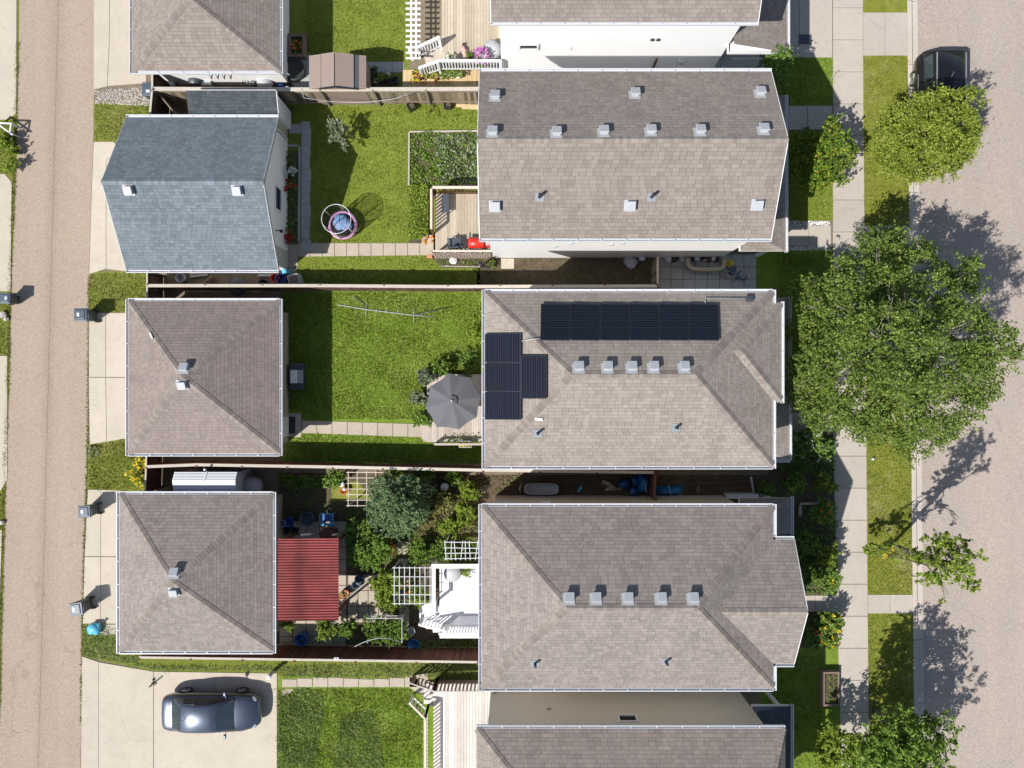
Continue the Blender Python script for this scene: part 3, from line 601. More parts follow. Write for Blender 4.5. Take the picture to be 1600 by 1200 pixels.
# grass blades
grass('grass', L1[:1] + [(640, 163), (640, 379), (487, 379), (487, 190), (447, 190)], 420, 0.05, M['blade'], 'short mown grass beside the blue roofed garage')
grass('grass', [(640, 163), (748, 163), (748, 204), (640, 204)], 420, 0.055, M['blade'], 'short grass between fence and vegetable bed')
grass('grass', [(467, 402), (668, 399), (690, 420), (783, 420), (783, 448), (455, 446), (455, 428)], 330, 0.05, M['blade'], 'grass strip along the fence below the paver path')
grass('grass', [(803, 402), (1024, 402), (1024, 448), (783, 448), (783, 420), (803, 420)], 130, 0.05, M['bladeb'], 'thin dull grass in the side passage of the top house')
grass('grass', [(440, 457), (750, 457), (750, 655), (472, 655), (472, 640), (440, 640)], 700, 0.065, M['blade'], 'bright grass in the middle back yard')
grass('grass', [(446, 684), (471, 684), (472, 678), (660, 684), (700, 692), (752, 692), (752, 722), (446, 722)], 550, 0.065, M['blade'], 'dark grass strip along the fence in the middle yard')
grass('grass', [(478, 0), (640, 0), (640, 95), (478, 95)], 400, 0.05, M['blade'], 'grass behind the brown resin shed')
for nm, p in (('above the link beside the big tree', [(1350, 88), (1418, 88), (1420, 352), (1351, 352)]), ('between the big tree and the sparse young tree', [(1352, 384), (1420, 384), (1425, 928), (1356, 928)]), ('at the bottom of the boulevard', [(1356, 959), (1426, 959), (1428, 1230), (1358, 1230)])):
    grass('grass', p, 380, 0.055, M['bladeb'], 'dry turf ' + nm)
for p, h, l in (([(149, 163), (232, 165), (232, 220), (149, 220)], 0.06, 'grass tufts beside the river gravel'), ([(140, 428), (228, 424), (228, 487), (140, 487)], 0.07, 'grass tufts between the blue and middle garage aprons'), ([(139, 696), (225, 682), (225, 766), (139, 764)], 0.08, 'grass tufts around the yellow flowers'),
                ([(-45, 190), (24, 190), (22, 272), (-45, 272)], 0.06, 'grass tufts beyond the alley around the shrub'), ([(-40, 475), (15, 475), (15, 555), (-40, 555)], 0.07, 'grass tufts beyond the alley under the grey bin'), ([(-40, 768), (9, 768), (4, 828), (-40, 828)], 0.06, 'grass tufts beyond the alley at the left edge')):
    grass('grass', p, 420, h, M['bladeb'], l)
grass('grass', [(130, 978), (182, 978), (182, 1022), (217, 1024), (217, 1038), (300, 1040), (745, 1036), (745, 1058), (440, 1058), (430, 1048), (240, 1046), (131, 1024)], 470, 0.12, M['bladel'], 'long weedy grass along the foot of the red fence', wdt=0.014)
grass('grass', [(434, 1076), (640, 1076), (660, 1100), (660, 1200), (434, 1200)], 560, 0.11, M['blade'], 'uncut grass beside the bottom deck', wdt=0.014)
grass('grass', [(436, 1090), (470, 1072), (500, 1082), (508, 1110), (492, 1200), (434, 1200)], 430, 0.15, M['bladel'], 'tall pale weeds beside the blue car driveway', wdt=0.018)
grass('grass', [(532, 1118), (580, 1108), (600, 1200), (520, 1200)], 360, 0.14, M['bladel'], 'tall pale weeds at the bottom edge', wdt=0.018)
for p, l in (([(AL[i][0] - 5, AL[i][1]) for i in range(1, 10)] + [(AL[i][0] + 1, AL[i][1]) for i in range(9, 0, -1)], 'thin grass line along the left alley edge'), ([(AR[i][0] - 2, AR[i][1]) for i in range(5, 13)] + [(AR[i][0] + 1.5, AR[i][1]) for i in range(12, 4, -1)], 'thin grass line along the right alley edge')):
    grass('grass', p, 700, 0.06, M['bladeb'], l)
for p, l in (([(1215, 395), (1300, 395), (1300, 640), (1215, 640)], 'dark grass in front of the middle house'), ([(1200, 92), (1300, 92), (1300, 164), (1200, 164)], 'dark grass in front of the top house'), ([(1200, 206), (1300, 206), (1300, 344), (1200, 344)], 'grass below the golden shrub'), ([(1200, 1022), (1284, 1022), (1284, 1200), (1200, 1200)], 'dark grass beside the raised planter')):
    grass('grass', p, 420, 0.06, M['blade'], l)

# ================================================================== BUILDINGS
def roof_part(root, faces, mat, name='roof'):
    mb = MB()
    for f in faces: mb.add(f, [tuple(range(len(f)))])
    return mb.build(name, M[mat], root, uv=True)
def caps(parent, a, b, mat, n1, n2, w=0.15, step=0.145):
    a = Vector(a); b = Vector(b); d = (b - a); L = d.length; d.normalize(); mb = MB()
    n1 = Vector(n1).normalized(); n2 = Vector(n2).normalized(); s1 = d.cross(n1); s2 = d.cross(n2)
    if s1.dot(n2) > 0: s1 = -s1
    if s2.dot(n1) > 0: s2 = -s2
    s1 = -s1 if (s1.z > 0) else s1; s2 = -s2 if (s2.z > 0) else s2
    up = (n1 + n2).normalized(); k = int(L / step)
    for i in range(k):
        p = a + d * (i * L / k); q_ = a + d * min(L, i * L / k + step * 1.25); lo, hi = 0.014, 0.007
        vs = [p + s1 * w + n1 * lo, p + up * (lo + 0.01), p + s2 * w + n2 * lo, q_ + s1 * w + n1 * hi, q_ + up * (hi + 0.01), q_ + s2 * w + n2 * hi]
        e = [v - up * 0.028 for v in vs[:3]]
        mb.add(vs + e, [(0, 1, 4, 3), (1, 2, 5, 4), (6, 7, 1, 0), (7, 8, 2, 1)])
    return mb.build('ridge_cap', M[mat], parent)
def gutter(parent, a, b, out, straps=0.95, mat='gutter', w=0.115):
    a = Vector(a); b = Vector(b); o = Vector((out[0], out[1], 0)); mb = MB(); z = Vector((0, 0, 1)); d = (b - a).normalized()
    mb.bar(a + o * w - z * .045, b + o * w - z * .045, 0.03, 0.11); mb.bar(a + o * .012 - z * .06, b + o * .012 - z * .06, 0.012, 0.10)
    mb.bar(a + o * w * .5 - z * .105, b + o * w * .5 - z * .105, w * .8, 0.012)
    for e in (a + d * .006, b - d * .006): mb.bar(e + o * .02 - z * .055, e + o * (w - .016) - z * .055, 0.012, 0.085)
    n = max(1, int((b - a).length / straps))
    for i in range(1, n): p = a.lerp(b, i / n); mb.bar(p + o * .02 + z * .004, p + o * (w - .016) + z * .004, 0.03, 0.008)
    return mb.build('gutter', M[mat], parent)
def walls(root, x0, y0, x1, y1, h, mat, z0=0.0, name='wall'):
    return MB().rect(x0, y0, x1, y1, z0, h).build(name, M[mat], root)
def fascia(parent, pts, he, mat='white', drop=0.19):
    mb = MB(); n = len(pts)
    for i in range(n):
        a, b = pts[i], pts[(i + 1) % n]; d = (Vector((*b, 0)) - Vector((*a, 0))).normalized() * 0.012
        mb.bar((a[0] + d.x, a[1] + d.y, he - drop / 2 - .012), (b[0] - d.x, b[1] - d.y, he - drop / 2 - .012), 0.024, drop)
    mb.sheet(pts, he - drop + .01)
    return mb.build('fascia', M[mat], parent)
def window(root, c, ax, w, h, name='window', pane='glass'):
    f = MB(); c = Vector(c); u = Vector((0, 1, 0)) if ax[0] else Vector((1, 0, 0)); n = Vector((*ax, 0)); z = Vector((0, 0, 1))
    for s in (-1, 1):
        f.bar(c + u * s * w / 2 - z * (h / 2 + .04) + n * .03, c + u * s * w / 2 + z * (h / 2 + .04) + n * .03, 0.07, 0.08)
        f.bar(c - u * (w / 2 - .036) + z * s * h / 2 + n * .03, c + u * (w / 2 - .036) + z * s * h / 2 + n * .03, 0.08, 0.07)
    o = f.build(name, M['white'], root)
    MB().bar(c - u * (w / 2 - .03) + n * .015, c + u * (w / 2 - .03) + n * .015, 0.02, h - 0.05).build('pane', M[pane], o)
    return o
VENT = None; PIPE = None
def frame_on(px, py, p0, n, off=0.0):
    p = on_plane(px, py, p0, n, off); return p
def vent(parent, px, py, p0, n):
    global VENT
    n = Vector(n).normalized(); p = on_plane(px, py, p0, n, 0.11); p = p - n * 0.105
    if VENT is None:
        mb = MB(); mb.box((-0.02, -0.03, 0.012), (0.46, 0.46, 0.014)); mb.box((0, 0, 0.085), (0.29, 0.29, 0.14), tap=0.96)
        mb.box((0, 0, 0.175), (0.37, 0.37, 0.05), tap=0.93)
        VENT = mb.build('roof_vent', M['vent'], None, bevel=0.012); ob = VENT
    else: ob = VENT.copy(); COL.objects.link(ob)
    ob.parent = parent; o3 = Vector((0, 0, 0)); q_ = parent
    while q_ is not None: o3 += q_.location; q_ = q_.parent
    ob.location = p - o3; up = Vector((0, 0, 1)); a = n.cross(up)
    ob.rotation_euler = up.rotation_difference(n).to_euler(); return ob
def pipe(parent, px, py, p0, n, h=0.42, r=0.055):
    n = Vector(n).normalized(); p = on_plane(px, py, p0, n, 0.0)
    MB().tube([p - Vector((0, 0, .05)), p + Vector((0, 0, h))], r, 12).build('vent_pipe', M['black'], parent, True)
    up = n.rotation_difference(Vector((0, 0, 1))).to_matrix().inverted()
    MB().box(p + n * 0.016, (0.34, 0.34, 0.012), M=up).build('pipe_flashing', M['lead'], parent)
def nrm(a, b, c): n = (Vector(b) - Vector(a)).cross(Vector(c) - Vector(a)).normalized(); return n if n.z > 0 else -n
def hip(root, x0, yS, x1, yN, he, rw, re, mats, cap, extra=None, capends=True):
    """rw, re: ridge end points. faces in the order W, E, S, N"""
    nw, ne, se, sw_ = Vector((x0, yN, he)), Vector((x1, yN, he)), Vector((x1, yS, he)), Vector((x0, yS, he)); rw = Vector(rw); re = Vector(re)
    same = (rw - re).length < 0.02
    F = {'W': [sw_, rw, nw], 'E': [se, ne, re], 'S': [sw_, se, re, rw] if not same else [sw_, se, rw], 'N': [ne, nw, rw, re] if not same else [ne, nw, rw]}
    r = None
    for k in 'SNWE':
        f = F[k]; nn = (f[1] - f[0]).cross(f[2] - f[0])
        if nn.z < 0: F[k] = f[::-1]
    r = roof_part(root, [F[k] for k in 'SNWE'], mats[0])
    for m in mats[1:]: r.data.materials.append(M[m])
    for p, mi in zip(r.data.polygons, range(4)): p.material_index = min(mi, len(mats) - 1)
    N = {k: nrm(*F[k][:3]) for k in F}
    for a, b, u, v in ((sw_, rw, 'S', 'W'), (nw, rw, 'N', 'W'), (se, re, 'S', 'E'), (ne, re, 'N', 'E')): caps(r, a, b, cap, N[u], N[v])
    if not same: caps(r, rw, re, cap, N['N'], N['S'])
    return r, F, N

# ---- middle house (hip roof, solar panels)
HE = 5.8
def eave(a, b): return P(a, b, HE)
x0, yS, x1, yN = eave(753, 733).x + .12, eave(753, 733).y + .12, eave(1212, 733).x - .12, eave(753, 452).y - .12
house2 = thing('house', 'house with black solar panels on its brown hip roof', 'house', (4.5, 0.2, 0))
rz = HE + 0.545 * 3.30; rw2 = Vector((P(893, 585, rz).x, P(0, 585, rz).y, rz)); re2 = Vector((P(1086, 585, rz).x, rw2.y, rz))
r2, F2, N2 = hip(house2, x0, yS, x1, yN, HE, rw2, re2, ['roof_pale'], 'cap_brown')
walls(house2, x0 + .42, yS + .42, x1 - .42, yN - .42, HE - .15, 'sid_beige')
fascia(r2, [(x0 + .02, yS + .02), (x1 - .02, yS + .02), (x1 - .02, yN - .02), (x0 + .02, yN - .02)], HE)
gutter(r2, (x0, yN, HE), (x1, yN, HE), (0, 1)); gutter(r2, (x1, yS, HE), (x0, yS, HE), (0, -1)); gutter(r2, (x0, yS - .1, HE), (x0, yN + .1, HE), (-1, 0))
def bump_hip(root, roof, xe, xo, y0, y1, he, wallmat, mat, cap, pitch=0.545):
    yc = (y0 + y1) / 2; hw = (y1 - y0) / 2; z = he + pitch * hw * 0.98; A = Vector((xo - hw * .98, yc, z)); B = Vector((xe - hw * .98 - .02, yc, z - 0.0))
    c0, c1 = Vector((xo, y0, he)), Vector((xo, y1, he)); i0, i1 = Vector((xe, y0, he)), Vector((xe, y1, he)); B = Vector((xe - (z - he) / pitch, yc, z))
    ex = roof_part(roof, [[c0, c1, A], [i0, c0, A, B], [c1, i1, B, A]], mat, 'bump_out_roof')
    caps(ex, c0, A, cap, nrm(c0, c1, A), nrm(i0, c0, A)); caps(ex, c1, A, cap, nrm(c0, c1, A), nrm(c1, i1, A))
    walls(root, xe - .6, y0 + .3, xo - .3, y1 - .3, he - .15, wallmat, name='bump_out_wall')
    fascia(ex, [(xe + .005, y0 + .02), (xo - .02, y0 + .02), (xo - .02, y1 - .02), (xe + .005, y1 - .02)], he)
    return ex
ye1, ye0 = eave(0, 475).y, eave(0, 626).y
ex2 = bump_hip(house2, r2, x1, eave(1225, 0).x - .12, ye0, ye1, HE, 'sid_beige', 'roof_pale', 'cap_pale')
xo2 = eave(1225, 0).x - .12
gutter(ex2, (xo2, ye0 - .1, HE), (xo2, ye1 + .1, HE), (1, 0)); gutter(r2, (x1, ye1, HE), (x1, yN + .1, HE), (1, 0)); gutter(r2, (x1, yS - .1, HE), (x1, ye0, HE), (1, 0))
def porch(root, xa, xb, y0, y1, zl, zh, mat, hipS=False, hipN=False, wallmat=None, guts='E'):
    i0 = y0 + (0.75 if hipS else 0); i1 = y1 - (0.75 if hipN else 0)
    a, b, c, d = Vector((xb, y0, zl)), Vector((xb, y1, zl)), Vector((xa, i1, zh)), Vector((xa, i0, zh)); fs = [[a, b, c, d]]
    if hipS: fs.append([Vector((xa, y0, zl)), a, d])
    if hipN: fs.append([b, Vector((xa, y1, zl)), c])
    pr = roof_part(root, fs, mat, 'porch_roof')
    fascia(pr, [(xa, y0 + .02), (xb - .02, y0 + .02), (xb - .02, y1 - .02), (xa, y1 - .02)], zl)
    if 'E' in guts: gutter(pr, (xb, y0 - .05, zl), (xb, y1 + .05, zl), (1, 0))
    if 'S' in guts: gutter(pr, (xb + .05, y0, zl), (xa, y0, zl), (0, -1))
    for yy in (y0 + .3, y1 - .3): MB().rect(xb - .35, yy - .07, xb - .21, yy + .07, 0, zl - .1).build('porch_post', M['white'], root)
    return pr
ZP = 2.9; kp = (HC - ZP) / HC / PPM
porch(house2, x1 - .42, 437 * kp - .12, -122 * kp + .12, 135 * kp, ZP, ZP + 0.75, 'roof_pale', True, True, guts='ES')
for px in (905, 950, 988, 1022, 1070): vent(r2, px, 572, F2['N'][0], N2['N'])
pipe(r2, 840, 677, F2['S'][0], N2['S']); pipe(r2, 1056, 668, F2['S'][0], N2['S'], 0.34)
bq = on_plane(842, 655, F2['S'][0], N2['S'], 0.04)
MB().box(bq, (0.30, 0.10, 0.07), rz=-.15).build('roof_bracket', M['white'], r2, bevel=.01)
window(house2, (xo2 - .3, (ye0 + ye1) / 2, 4.3), (1, 0), 1.6, 1.2); window(house2, (x0 + .42, 2.0, 4.3), (-1, 0), 1.3, 1.1); window(house2, (x0 + .42, -1.2, 1.6), (-1, 0), 1.7, 2.0, 'patio_door')
def panel(corners, p0, n, off=0.13):
    c = [on_plane(x, y, p0, n, off) for x, y in corners]; mb = MB(); n = Vector(n)
    lo = [p - n * .04 for p in c]; mb.add(lo + c, [(3, 2, 1, 0), (4, 5, 6, 7), (0, 1, 5, 4), (1, 2, 6, 5), (2, 3, 7, 6), (3, 0, 4, 7)])
    ob = mb.build('solar_panel', M['pv'], house2); ce = (c[0] + c[1] + c[2] + c[3]) / 4
    q_ = [ce + (p - ce) * 0.972 + n * .004 for p in c]; MB().add(q_, [(0, 1, 2, 3)]).build('solar_cells', M['cells'], ob, uv=True); return ob
xs = np.linspace(845, 1122, 7); xb = np.linspace(844, 1124, 7)
for i in range(6): panel([(xb[i] + .3, 531), (xb[i + 1] - .4, 531.5), (xs[i + 1] - .4, 475.5), (xs[i] + .3, 474.5)], F2['N'][0], N2['N'])
for a, b in ((521.5, 566), (567, 611), (612, 655.5)): panel([(757.5, b), (814, b + (0.5)), (814, a - .5), (757.5, a)], F2['W'][0], N2['W'])
panel([(813.8, 623), (853.5, 623), (853.5, 555.5), (813.8, 555.5)], F2['W'][0], N2['W'], 0.15)
c1_ = [on_plane(a, b, F2['N'][0], N2['N'], .05) for a, b in ((1102, 476), (1102, 466), (1168, 466))]
MB().tube(c1_, 0.022, 8).build('conduit', M['steel'], house2, True)
jb = on_plane(1171, 467, F2['N'][0], N2['N'], .07)
MB().box(jb, (0.26, 0.22, 0.14), M=N2['N'].rotation_difference(Vector((0, 0, 1))).to_matrix().inverted()).build('junction_box', M['dkgrey'], house2, bevel=.015)
c2_ = [on_plane(a, b, F2['N'][0], N2['N'], .06) for a, b in ((845, 528), (832, 530))] + [on_plane(a, b, F2['W'][0], N2['W'], .06) for a, b in ((824, 531), (814, 533))]
MB().tube(c2_, 0.02, 8).build('conduit', M['steel'], house2, True)

# ---- lower house (hip roof with a front gable)
x0, yS, x1, yN = eave(748, 0).x + .12, eave(0, 1080).y + .12, eave(1213, 0).x - .12, eave(0, 787).y - .12
house3 = thing('house', 'house with a bare brown hip roof and front gable', 'house', (4.5, -8.4, 0))
rz = HE + 0.545 * 3.5; rw3 = Vector((P(887, 950, rz).x, P(0, 950, rz).y, rz)); re3 = Vector((P(1090, 950, rz).x, rw3.y, rz))
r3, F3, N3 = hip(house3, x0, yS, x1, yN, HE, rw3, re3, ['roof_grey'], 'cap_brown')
walls(house3, x0 + .42, yS + .42, x1 - .42, yN - .42, HE - .15, 'sid_tan')
fascia(r3, [(x0 + .02, yS + .02), (x1 - .02, yS + .02), (x1 - .02, yN - .02), (x0 + .02, yN - .02)], HE)
gutter(r3, (x0, yN, HE), (x1, yN, HE), (0, 1)); gutter(r3, (x1, yS, HE), (x0, yS, HE), (0, -1)); gutter(r3, (x0, yS - .1, HE), (x0, yN + .1, HE), (-1, 0))
xo = eave(1241, 0).x; y1g, y0g = eave(0, 843).y, eave(0, 1037).y; yc = (y0g + y1g) / 2; zg = HE + 0.545 * (y1g - y0g) / 2
a0, a1, pk = Vector((xo, y0g, HE)), Vector((xo, y1g, HE)), Vector((xo, yc, zg)); i0, i1 = Vector((x1, y0g, HE)), Vector((x1, y1g, HE)); Bk = Vector((x1 - (zg - HE) / 0.545, yc, zg))
Bk.x = re3.x + (x1 - re3.x) * (1 - (zg - HE) / (re3.z - HE)) - .02
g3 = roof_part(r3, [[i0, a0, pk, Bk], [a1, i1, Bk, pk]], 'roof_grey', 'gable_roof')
caps(g3, pk, Bk, 'cap_pale', nrm(i0, a0, pk), nrm(a1, i1, Bk))
wb = MB(); wb.add([(x1 - .5, y0g + .4, 0), (xo - .3, y0g + .4, 0), (xo - .3, y1g - .4, 0), (x1 - .5, y1g - .4, 0), (x1 - .5, y0g + .4, HE - .05), (xo - .3, y0g + .4, HE - .05), (xo - .3, y1g - .4, HE - .05), (x1 - .5, y1g - .4, HE - .05), (xo - .3, yc, zg - .25), (x1 - .5, yc, zg - .25)],
       [(0, 1, 5, 4), (1, 2, 6, 8, 5), (2, 3, 7, 6), (4, 5, 8, 9), (6, 7, 9, 8)]); wb.build('gable_wall', M['sid_tan'], house3)
rk = MB(); rk.bar(a0 + Vector((.012, .03, -.10)), pk + Vector((.012, 0, -.10)), .025, .19); rk.bar(a1 + Vector((.012, -.03, -.10)), pk + Vector((.012, 0, -.10)), .025, .19); rk.build('rake_board', M['white'], g3)
gutter(g3, (x1 + .12, y1g, HE), (xo, y1g, HE), (0, 1)); gutter(g3, (xo, y0g, HE), (x1 + .12, y0g, HE), (0, -1)); gutter(r3, (x1, y1g + .1, HE), (x1, yN + .1, HE), (1, 0)); gutter(r3, (x1, yS - .1, HE), (x1, y0g - .1, HE), (1, 0))
porch(house3, x1 - .42, 440 * kp - .12, y1g - .36, -178 * kp, ZP, ZP + .8, 'roof_grey', False, True)
for px in (890, 932, 982, 1034, 1084): vent(r3, px, 933.5, F3['N'][0], N3['N'])
pipe(r3, 836, 1036, F3['S'][0], N3['S'], .36); pipe(r3, 1040, 1033, F3['S'][0], N3['S'], .36)
window(house3, (xo - .3, yc, 4.2), (1, 0), 1.8, 1.2); window(house3, (x0 + .42, -6.5, 4.2), (-1, 0), 1.3, 1.1); window(house3, (x0 + .42, -10.2, 1.9), (-1, 0), 1.7, 2.0, 'patio_door')
MB().rect(x0 + 2.5, yN - .42, x0 + 2.9, yN - .36, 2.0, 2.25).build('dryer_vent', M['white'], house3)

# ---- top house (gable roof)
x0, yS, x1, yN = -1.30, eave(0, 377).y + .12, eave(1206, 0).x, eave(0, 107).y - .12
house1 = thing('house', 'white sided house with a long brown gable roof', 'house', (4.5, 9.0, 0))
yr = (yS + yN) / 2 + 0.03; rz = HE + 0.545 * (yN - yS) / 2; ra, rb = Vector((x0, yr, rz)), Vector((x1, yr, rz))
c = [Vector((x0, yS, HE)), Vector((x1, yS, HE)), Vector((x1, yN, HE)), Vector((x0, yN, HE))]
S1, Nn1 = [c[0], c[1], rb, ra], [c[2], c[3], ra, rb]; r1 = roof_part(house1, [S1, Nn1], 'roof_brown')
nS, nN = nrm(*S1[:3]), nrm(*Nn1[:3]); caps(r1, ra, rb, 'cap_pale', nN, nS)
def gable_wall(root, x0, x1, yS, yN, he, yr, rz, mat, ov=.35, ovs=.42):
    a, b, s, n_ = x0 + ov, x1 - ov, yS + ovs, yN - ovs; e = he - .03; z = rz - .22; mb = MB()
    mb.add([(a, s, 0), (b, s, 0), (b, n_, 0), (a, n_, 0), (a, s, e), (b, s, e), (b, n_, e), (a, n_, e), (a, yr, z), (b, yr, z)], [(0, 1, 5, 4), (2, 3, 7, 6), (1, 2, 6, 9, 5), (3, 0, 4, 8, 7), (4, 5, 9, 8), (6, 7, 8, 9)])
    return mb.build('wall', M[mat], root)
gable_wall(house1, x0, x1, yS, yN, HE, yr, rz, 'sid_white', ovs=.22)
def rakes(parent, x0, x1, yS, yN, he, yr, rz, mat='white'):
    for x, s in ((x0, 1), (x1, -1)):
        mb = MB()
        for y in (yS, yN): mb.bar((x + s * .012, y, he - .10), (x + s * .012, yr, rz - .10), .024, .18)
        mb.build('rake_board', M[mat], parent)
    sb = MB()
    for y, o in ((yS, .43), (yN, -.43)): sb.add([(x0 + .02, y, he - .16), (x1 - .02, y, he - .16), (x1 - .02, y + o, he - .16), (x0 + .02, y + o, he - .16)], [(0, 1, 2, 3)])
    sb.build('soffit', M[mat], parent)
rakes(r1, x0, x1, yS, yN, HE, yr, rz)
gutter(r1, (x0, yN, HE), (x1, yN, HE), (0, 1)); gutter(r1, (x1, yS, HE), (x0, yS, HE), (0, -1))
for px, py in ((774, 148), (993, 144), (1189, 142), (770, 204), (870, 205), (944, 203), (1018, 202), (1095, 202), (1194, 200)): vent(r1, px, py, Nn1[0], nN)
for px, py in ((774, 322), (986, 321), (1185, 320)): vent(r1, px, py, S1[0], nS)
pipe(r1, 843, 308, S1[0], nS, .45, .06); pipe(r1, 1018, 308, S1[0], nS, .45, .06)
porch(house1, x1 - .35, 431 * kp - .12, 208 * kp, 450 * kp, ZP, ZP + .8, 'roof_brown', True, False)
for xx, zz in ((867, 2.9), (892, 3.6), (955, 3.4), (972, 3.6)):
    pp = P(xx, 388, zz); MB().box((pp.x, yS + .19, zz), (.16, .06, .12)).build('wall_cap', M['steel'], house1, bevel=.01)
window(house1, (x1 - .35, 11.2, 4.2), (1, 0), 1.5, 1.2); window(house1, (x1 - .35, 7.2, 4.2), (1, 0), 1.5, 1.2); window(house1, (x0 + .35, 7.8, 1.7), (-1, 0), 1.8, 2.0, 'patio_door'); window(house1, (x0 + .35, 10.8, 4.3), (-1, 0), 1.2, 1.0)

# ---- white sided house at the top edge, tan sided house at the bottom edge
house0 = thing('house', 'white house at the top edge, its long side wall showing', 'house', (4.4, 18.0, 0))
x0, x1, yS, yN = -0.85, 9.75, 14.32, 21.6
yr = (yS + yN) / 2; rz = HE + .545 * (yN - yS) / 2
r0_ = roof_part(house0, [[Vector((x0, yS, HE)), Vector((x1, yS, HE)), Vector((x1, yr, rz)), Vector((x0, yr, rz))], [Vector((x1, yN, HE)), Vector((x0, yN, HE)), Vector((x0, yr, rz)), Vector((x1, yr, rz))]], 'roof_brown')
gable_wall(house0, x0, x1, yS, yN, HE, yr, rz, 'sid_white'); rakes(r0_, x0, x1, yS, yN, HE, yr, rz); gutter(r0_, (x1, yS, HE), (x0, yS, HE), (0, -1))
caps(r0_, (x0, yr, rz), (x1, yr, rz), 'cap_brown', (0, -.5, 1), (0, .5, 1))
window(house0, (0.72, yS + .42, 2.75), (0, -1), .8, .45)
for xx, zz in ((2.5, 2.6), (6.0, 3.4), (6.25, 3.4)): MB().box((xx, yS + .39, zz), (.14, .07, .14)).build('wall_cap', M['white' if xx < 3 else 'black'], house0, bevel=.01)
MB().tube([(6.55, yS + .36, .1), (6.55, yS + .36, 1.6)], .05, 8).build('downpipe', M['rail'], house0); MB().box((7.7, yS + .35, 1.3), (.3, .14, .4)).build('meter_box', M['gutter'], house0, bevel=.02)
porch(house0, x1 - .35, 434 * kp - .12, 518 * kp, 21.0, ZP, ZP + .8, 'roof_brown', False, False)
pg = MB(); pg.bar((10.1, 14.95, 1.05), (11.5, 14.95, 1.05), .06, .06)
for i in range(12): pg.bar((10.15 + i * .11, 14.95, .3), (10.15 + i * .11, 14.95, 1.02), .03, .03)
pg.build('porch_railing', M['gutter'], house0); MB().rect(9.45, 14.7, 11.6, 20.5, 0, .32).build('porch_floor', M['greypaver'], house0)
house4 = thing('house', 'tan sided house at the bottom edge, its long shaded wall showing', 'house', (4.9, -17.3, 0))
x0, x1, yS, yN = -1.40, 10.80, -20.6, -13.62
yr = (yS + yN) / 2; rz = HE + .545 * (yN - yS) / 2
r4, F4, N4 = hip(house4, x0, yS, x1, yN, HE, (x0 + 3.5, yr, rz), (x1 - 1.6, yr, rz), ['roof_brown'], 'cap_brown')
walls(house4, x0 + .42, yS + .42, x1 - .42, yN - .42, HE - .15, 'sid_tan'); fascia(r4, [(x0 + .02, yS + .02), (x1 - .02, yS + .02), (x1 - .02, yN - .02), (x0 + .02, yN - .02)], HE); gutter(r4, (x0, yN, HE), (x1, yN, HE), (0, 1))
window(house4, (4.85, yN - .42, 4.05), (0, 1), .75, .55)
for xx, zz in ((0.62, 1.0), (1.6, 3.1)): MB().box((xx, yN - .38, zz), (.2, .08, .14)).build('dryer_vent', M['sid_beige'], house4, bevel=.01)
MB().box((8.75, yN - .36, 1.0), (.24, .12, .5)).build('meter_box', M['gutter'], house4, bevel=.02)
porch(house4, x1 - .35, 440 * kp - .12, -18.5, -503 * kp, ZP, ZP + .55, 'roof_dark', False, False)
window(house4, (x0 + .35, -16.4, 1.7), (-1, 0), 1.7, 2.0, 'patio_door')

# ---- garages
GE = 2.35
def ge(a, b): return P(a, b, GE)
def garage_hip(label, xw, yn, xe, ys, apx, mats, cap, wallmat, gut='SNE', door=True):
    x0, x1, yS, yN = ge(xw, 0).x + .1, ge(xe, 0).x - .1, ge(0, ys).y + .1, ge(0, yn).y - .1
    g = thing('garage', label, 'garage', ((x0 + x1) / 2, (yS + yN) / 2, 0)); rz = GE + 0.53 * (yN - yS) / 2
    ap = Vector((P(apx[0], apx[1], rz).x, P(apx[0], apx[1], rz).y, rz)); r, F, N = hip(g, x0, yS, x1, yN, GE, ap, ap, mats, cap)
    walls(g, x0 + .30, yS + .32, x1 - .30, yN - .32, GE - .1, wallmat); fascia(r, [(x0 + .02, yS + .02), (x1 - .02, yS + .02), (x1 - .02, yN - .02), (x0 + .02, yN - .02)], GE, drop=.16)
    if 'S' in gut: gutter(r, (x1, yS, GE), (x0, yS, GE), (0, -1))
    if 'N' in gut: gutter(r, (x0, yN, GE), (x1, yN, GE), (0, 1))
    if 'E' in gut: gutter(r, (x1, yS - .1, GE), (x1, yN + .1, GE), (1, 0))
    if 'W' in gut: gutter(r, (x0, yS - .1, GE), (x0, yN + .1, GE), (-1, 0))
    yc = (yS + yN) / 2; d = MB()
    for i in range(4): d.rect(x0 + .24, yc - 2.4, x0 + .30, yc + 2.4, .04 + i * .52, .55 + i * .52)
    d.build('garage_door', M['white'], g, bevel=.01); return g, r, F, N, (x0, x1, yS, yN)
g2, gr2, GF2, GN2, gb = garage_hip('middle hip roofed garage with plain reddish brown shingles', 197, 467, 440, 712, (285, 589), ['roof_red'], 'cap_brown', 'sid_beige', 'NSEW')
vent(gr2, 287, 574, GF2['N'][0], GN2['N']); vent(gr2, 284, 602, GF2['S'][0], GN2['S'])
MB().rect(gb[1] - .30, -2.45, gb[1] - .26, -1.55, .1, 2.05).build('side_door', M['white'], g2)
wv = on_plane(234, 520, GF2['N'][0], GN2['N'], .03); MB().bar(wv, wv + Vector((.18, -.26, .14)), .08, .03).build('loose_flashing', M['gutter'], gr2)
g3_, gr3, GF3, GN3, gb3 = garage_hip('lower hip roofed garage with greyer patchy shingles beside the red shelter', 183, 769, 430, 1021, (269, 909), ['roof_grey'], 'cap_brown', 'sid_beige', 'NSEW')
vent(gr3, 272, 894, GF3['N'][0], GN3['N']); vent(gr3, 271, 926, GF3['S'][0], GN3['S'])
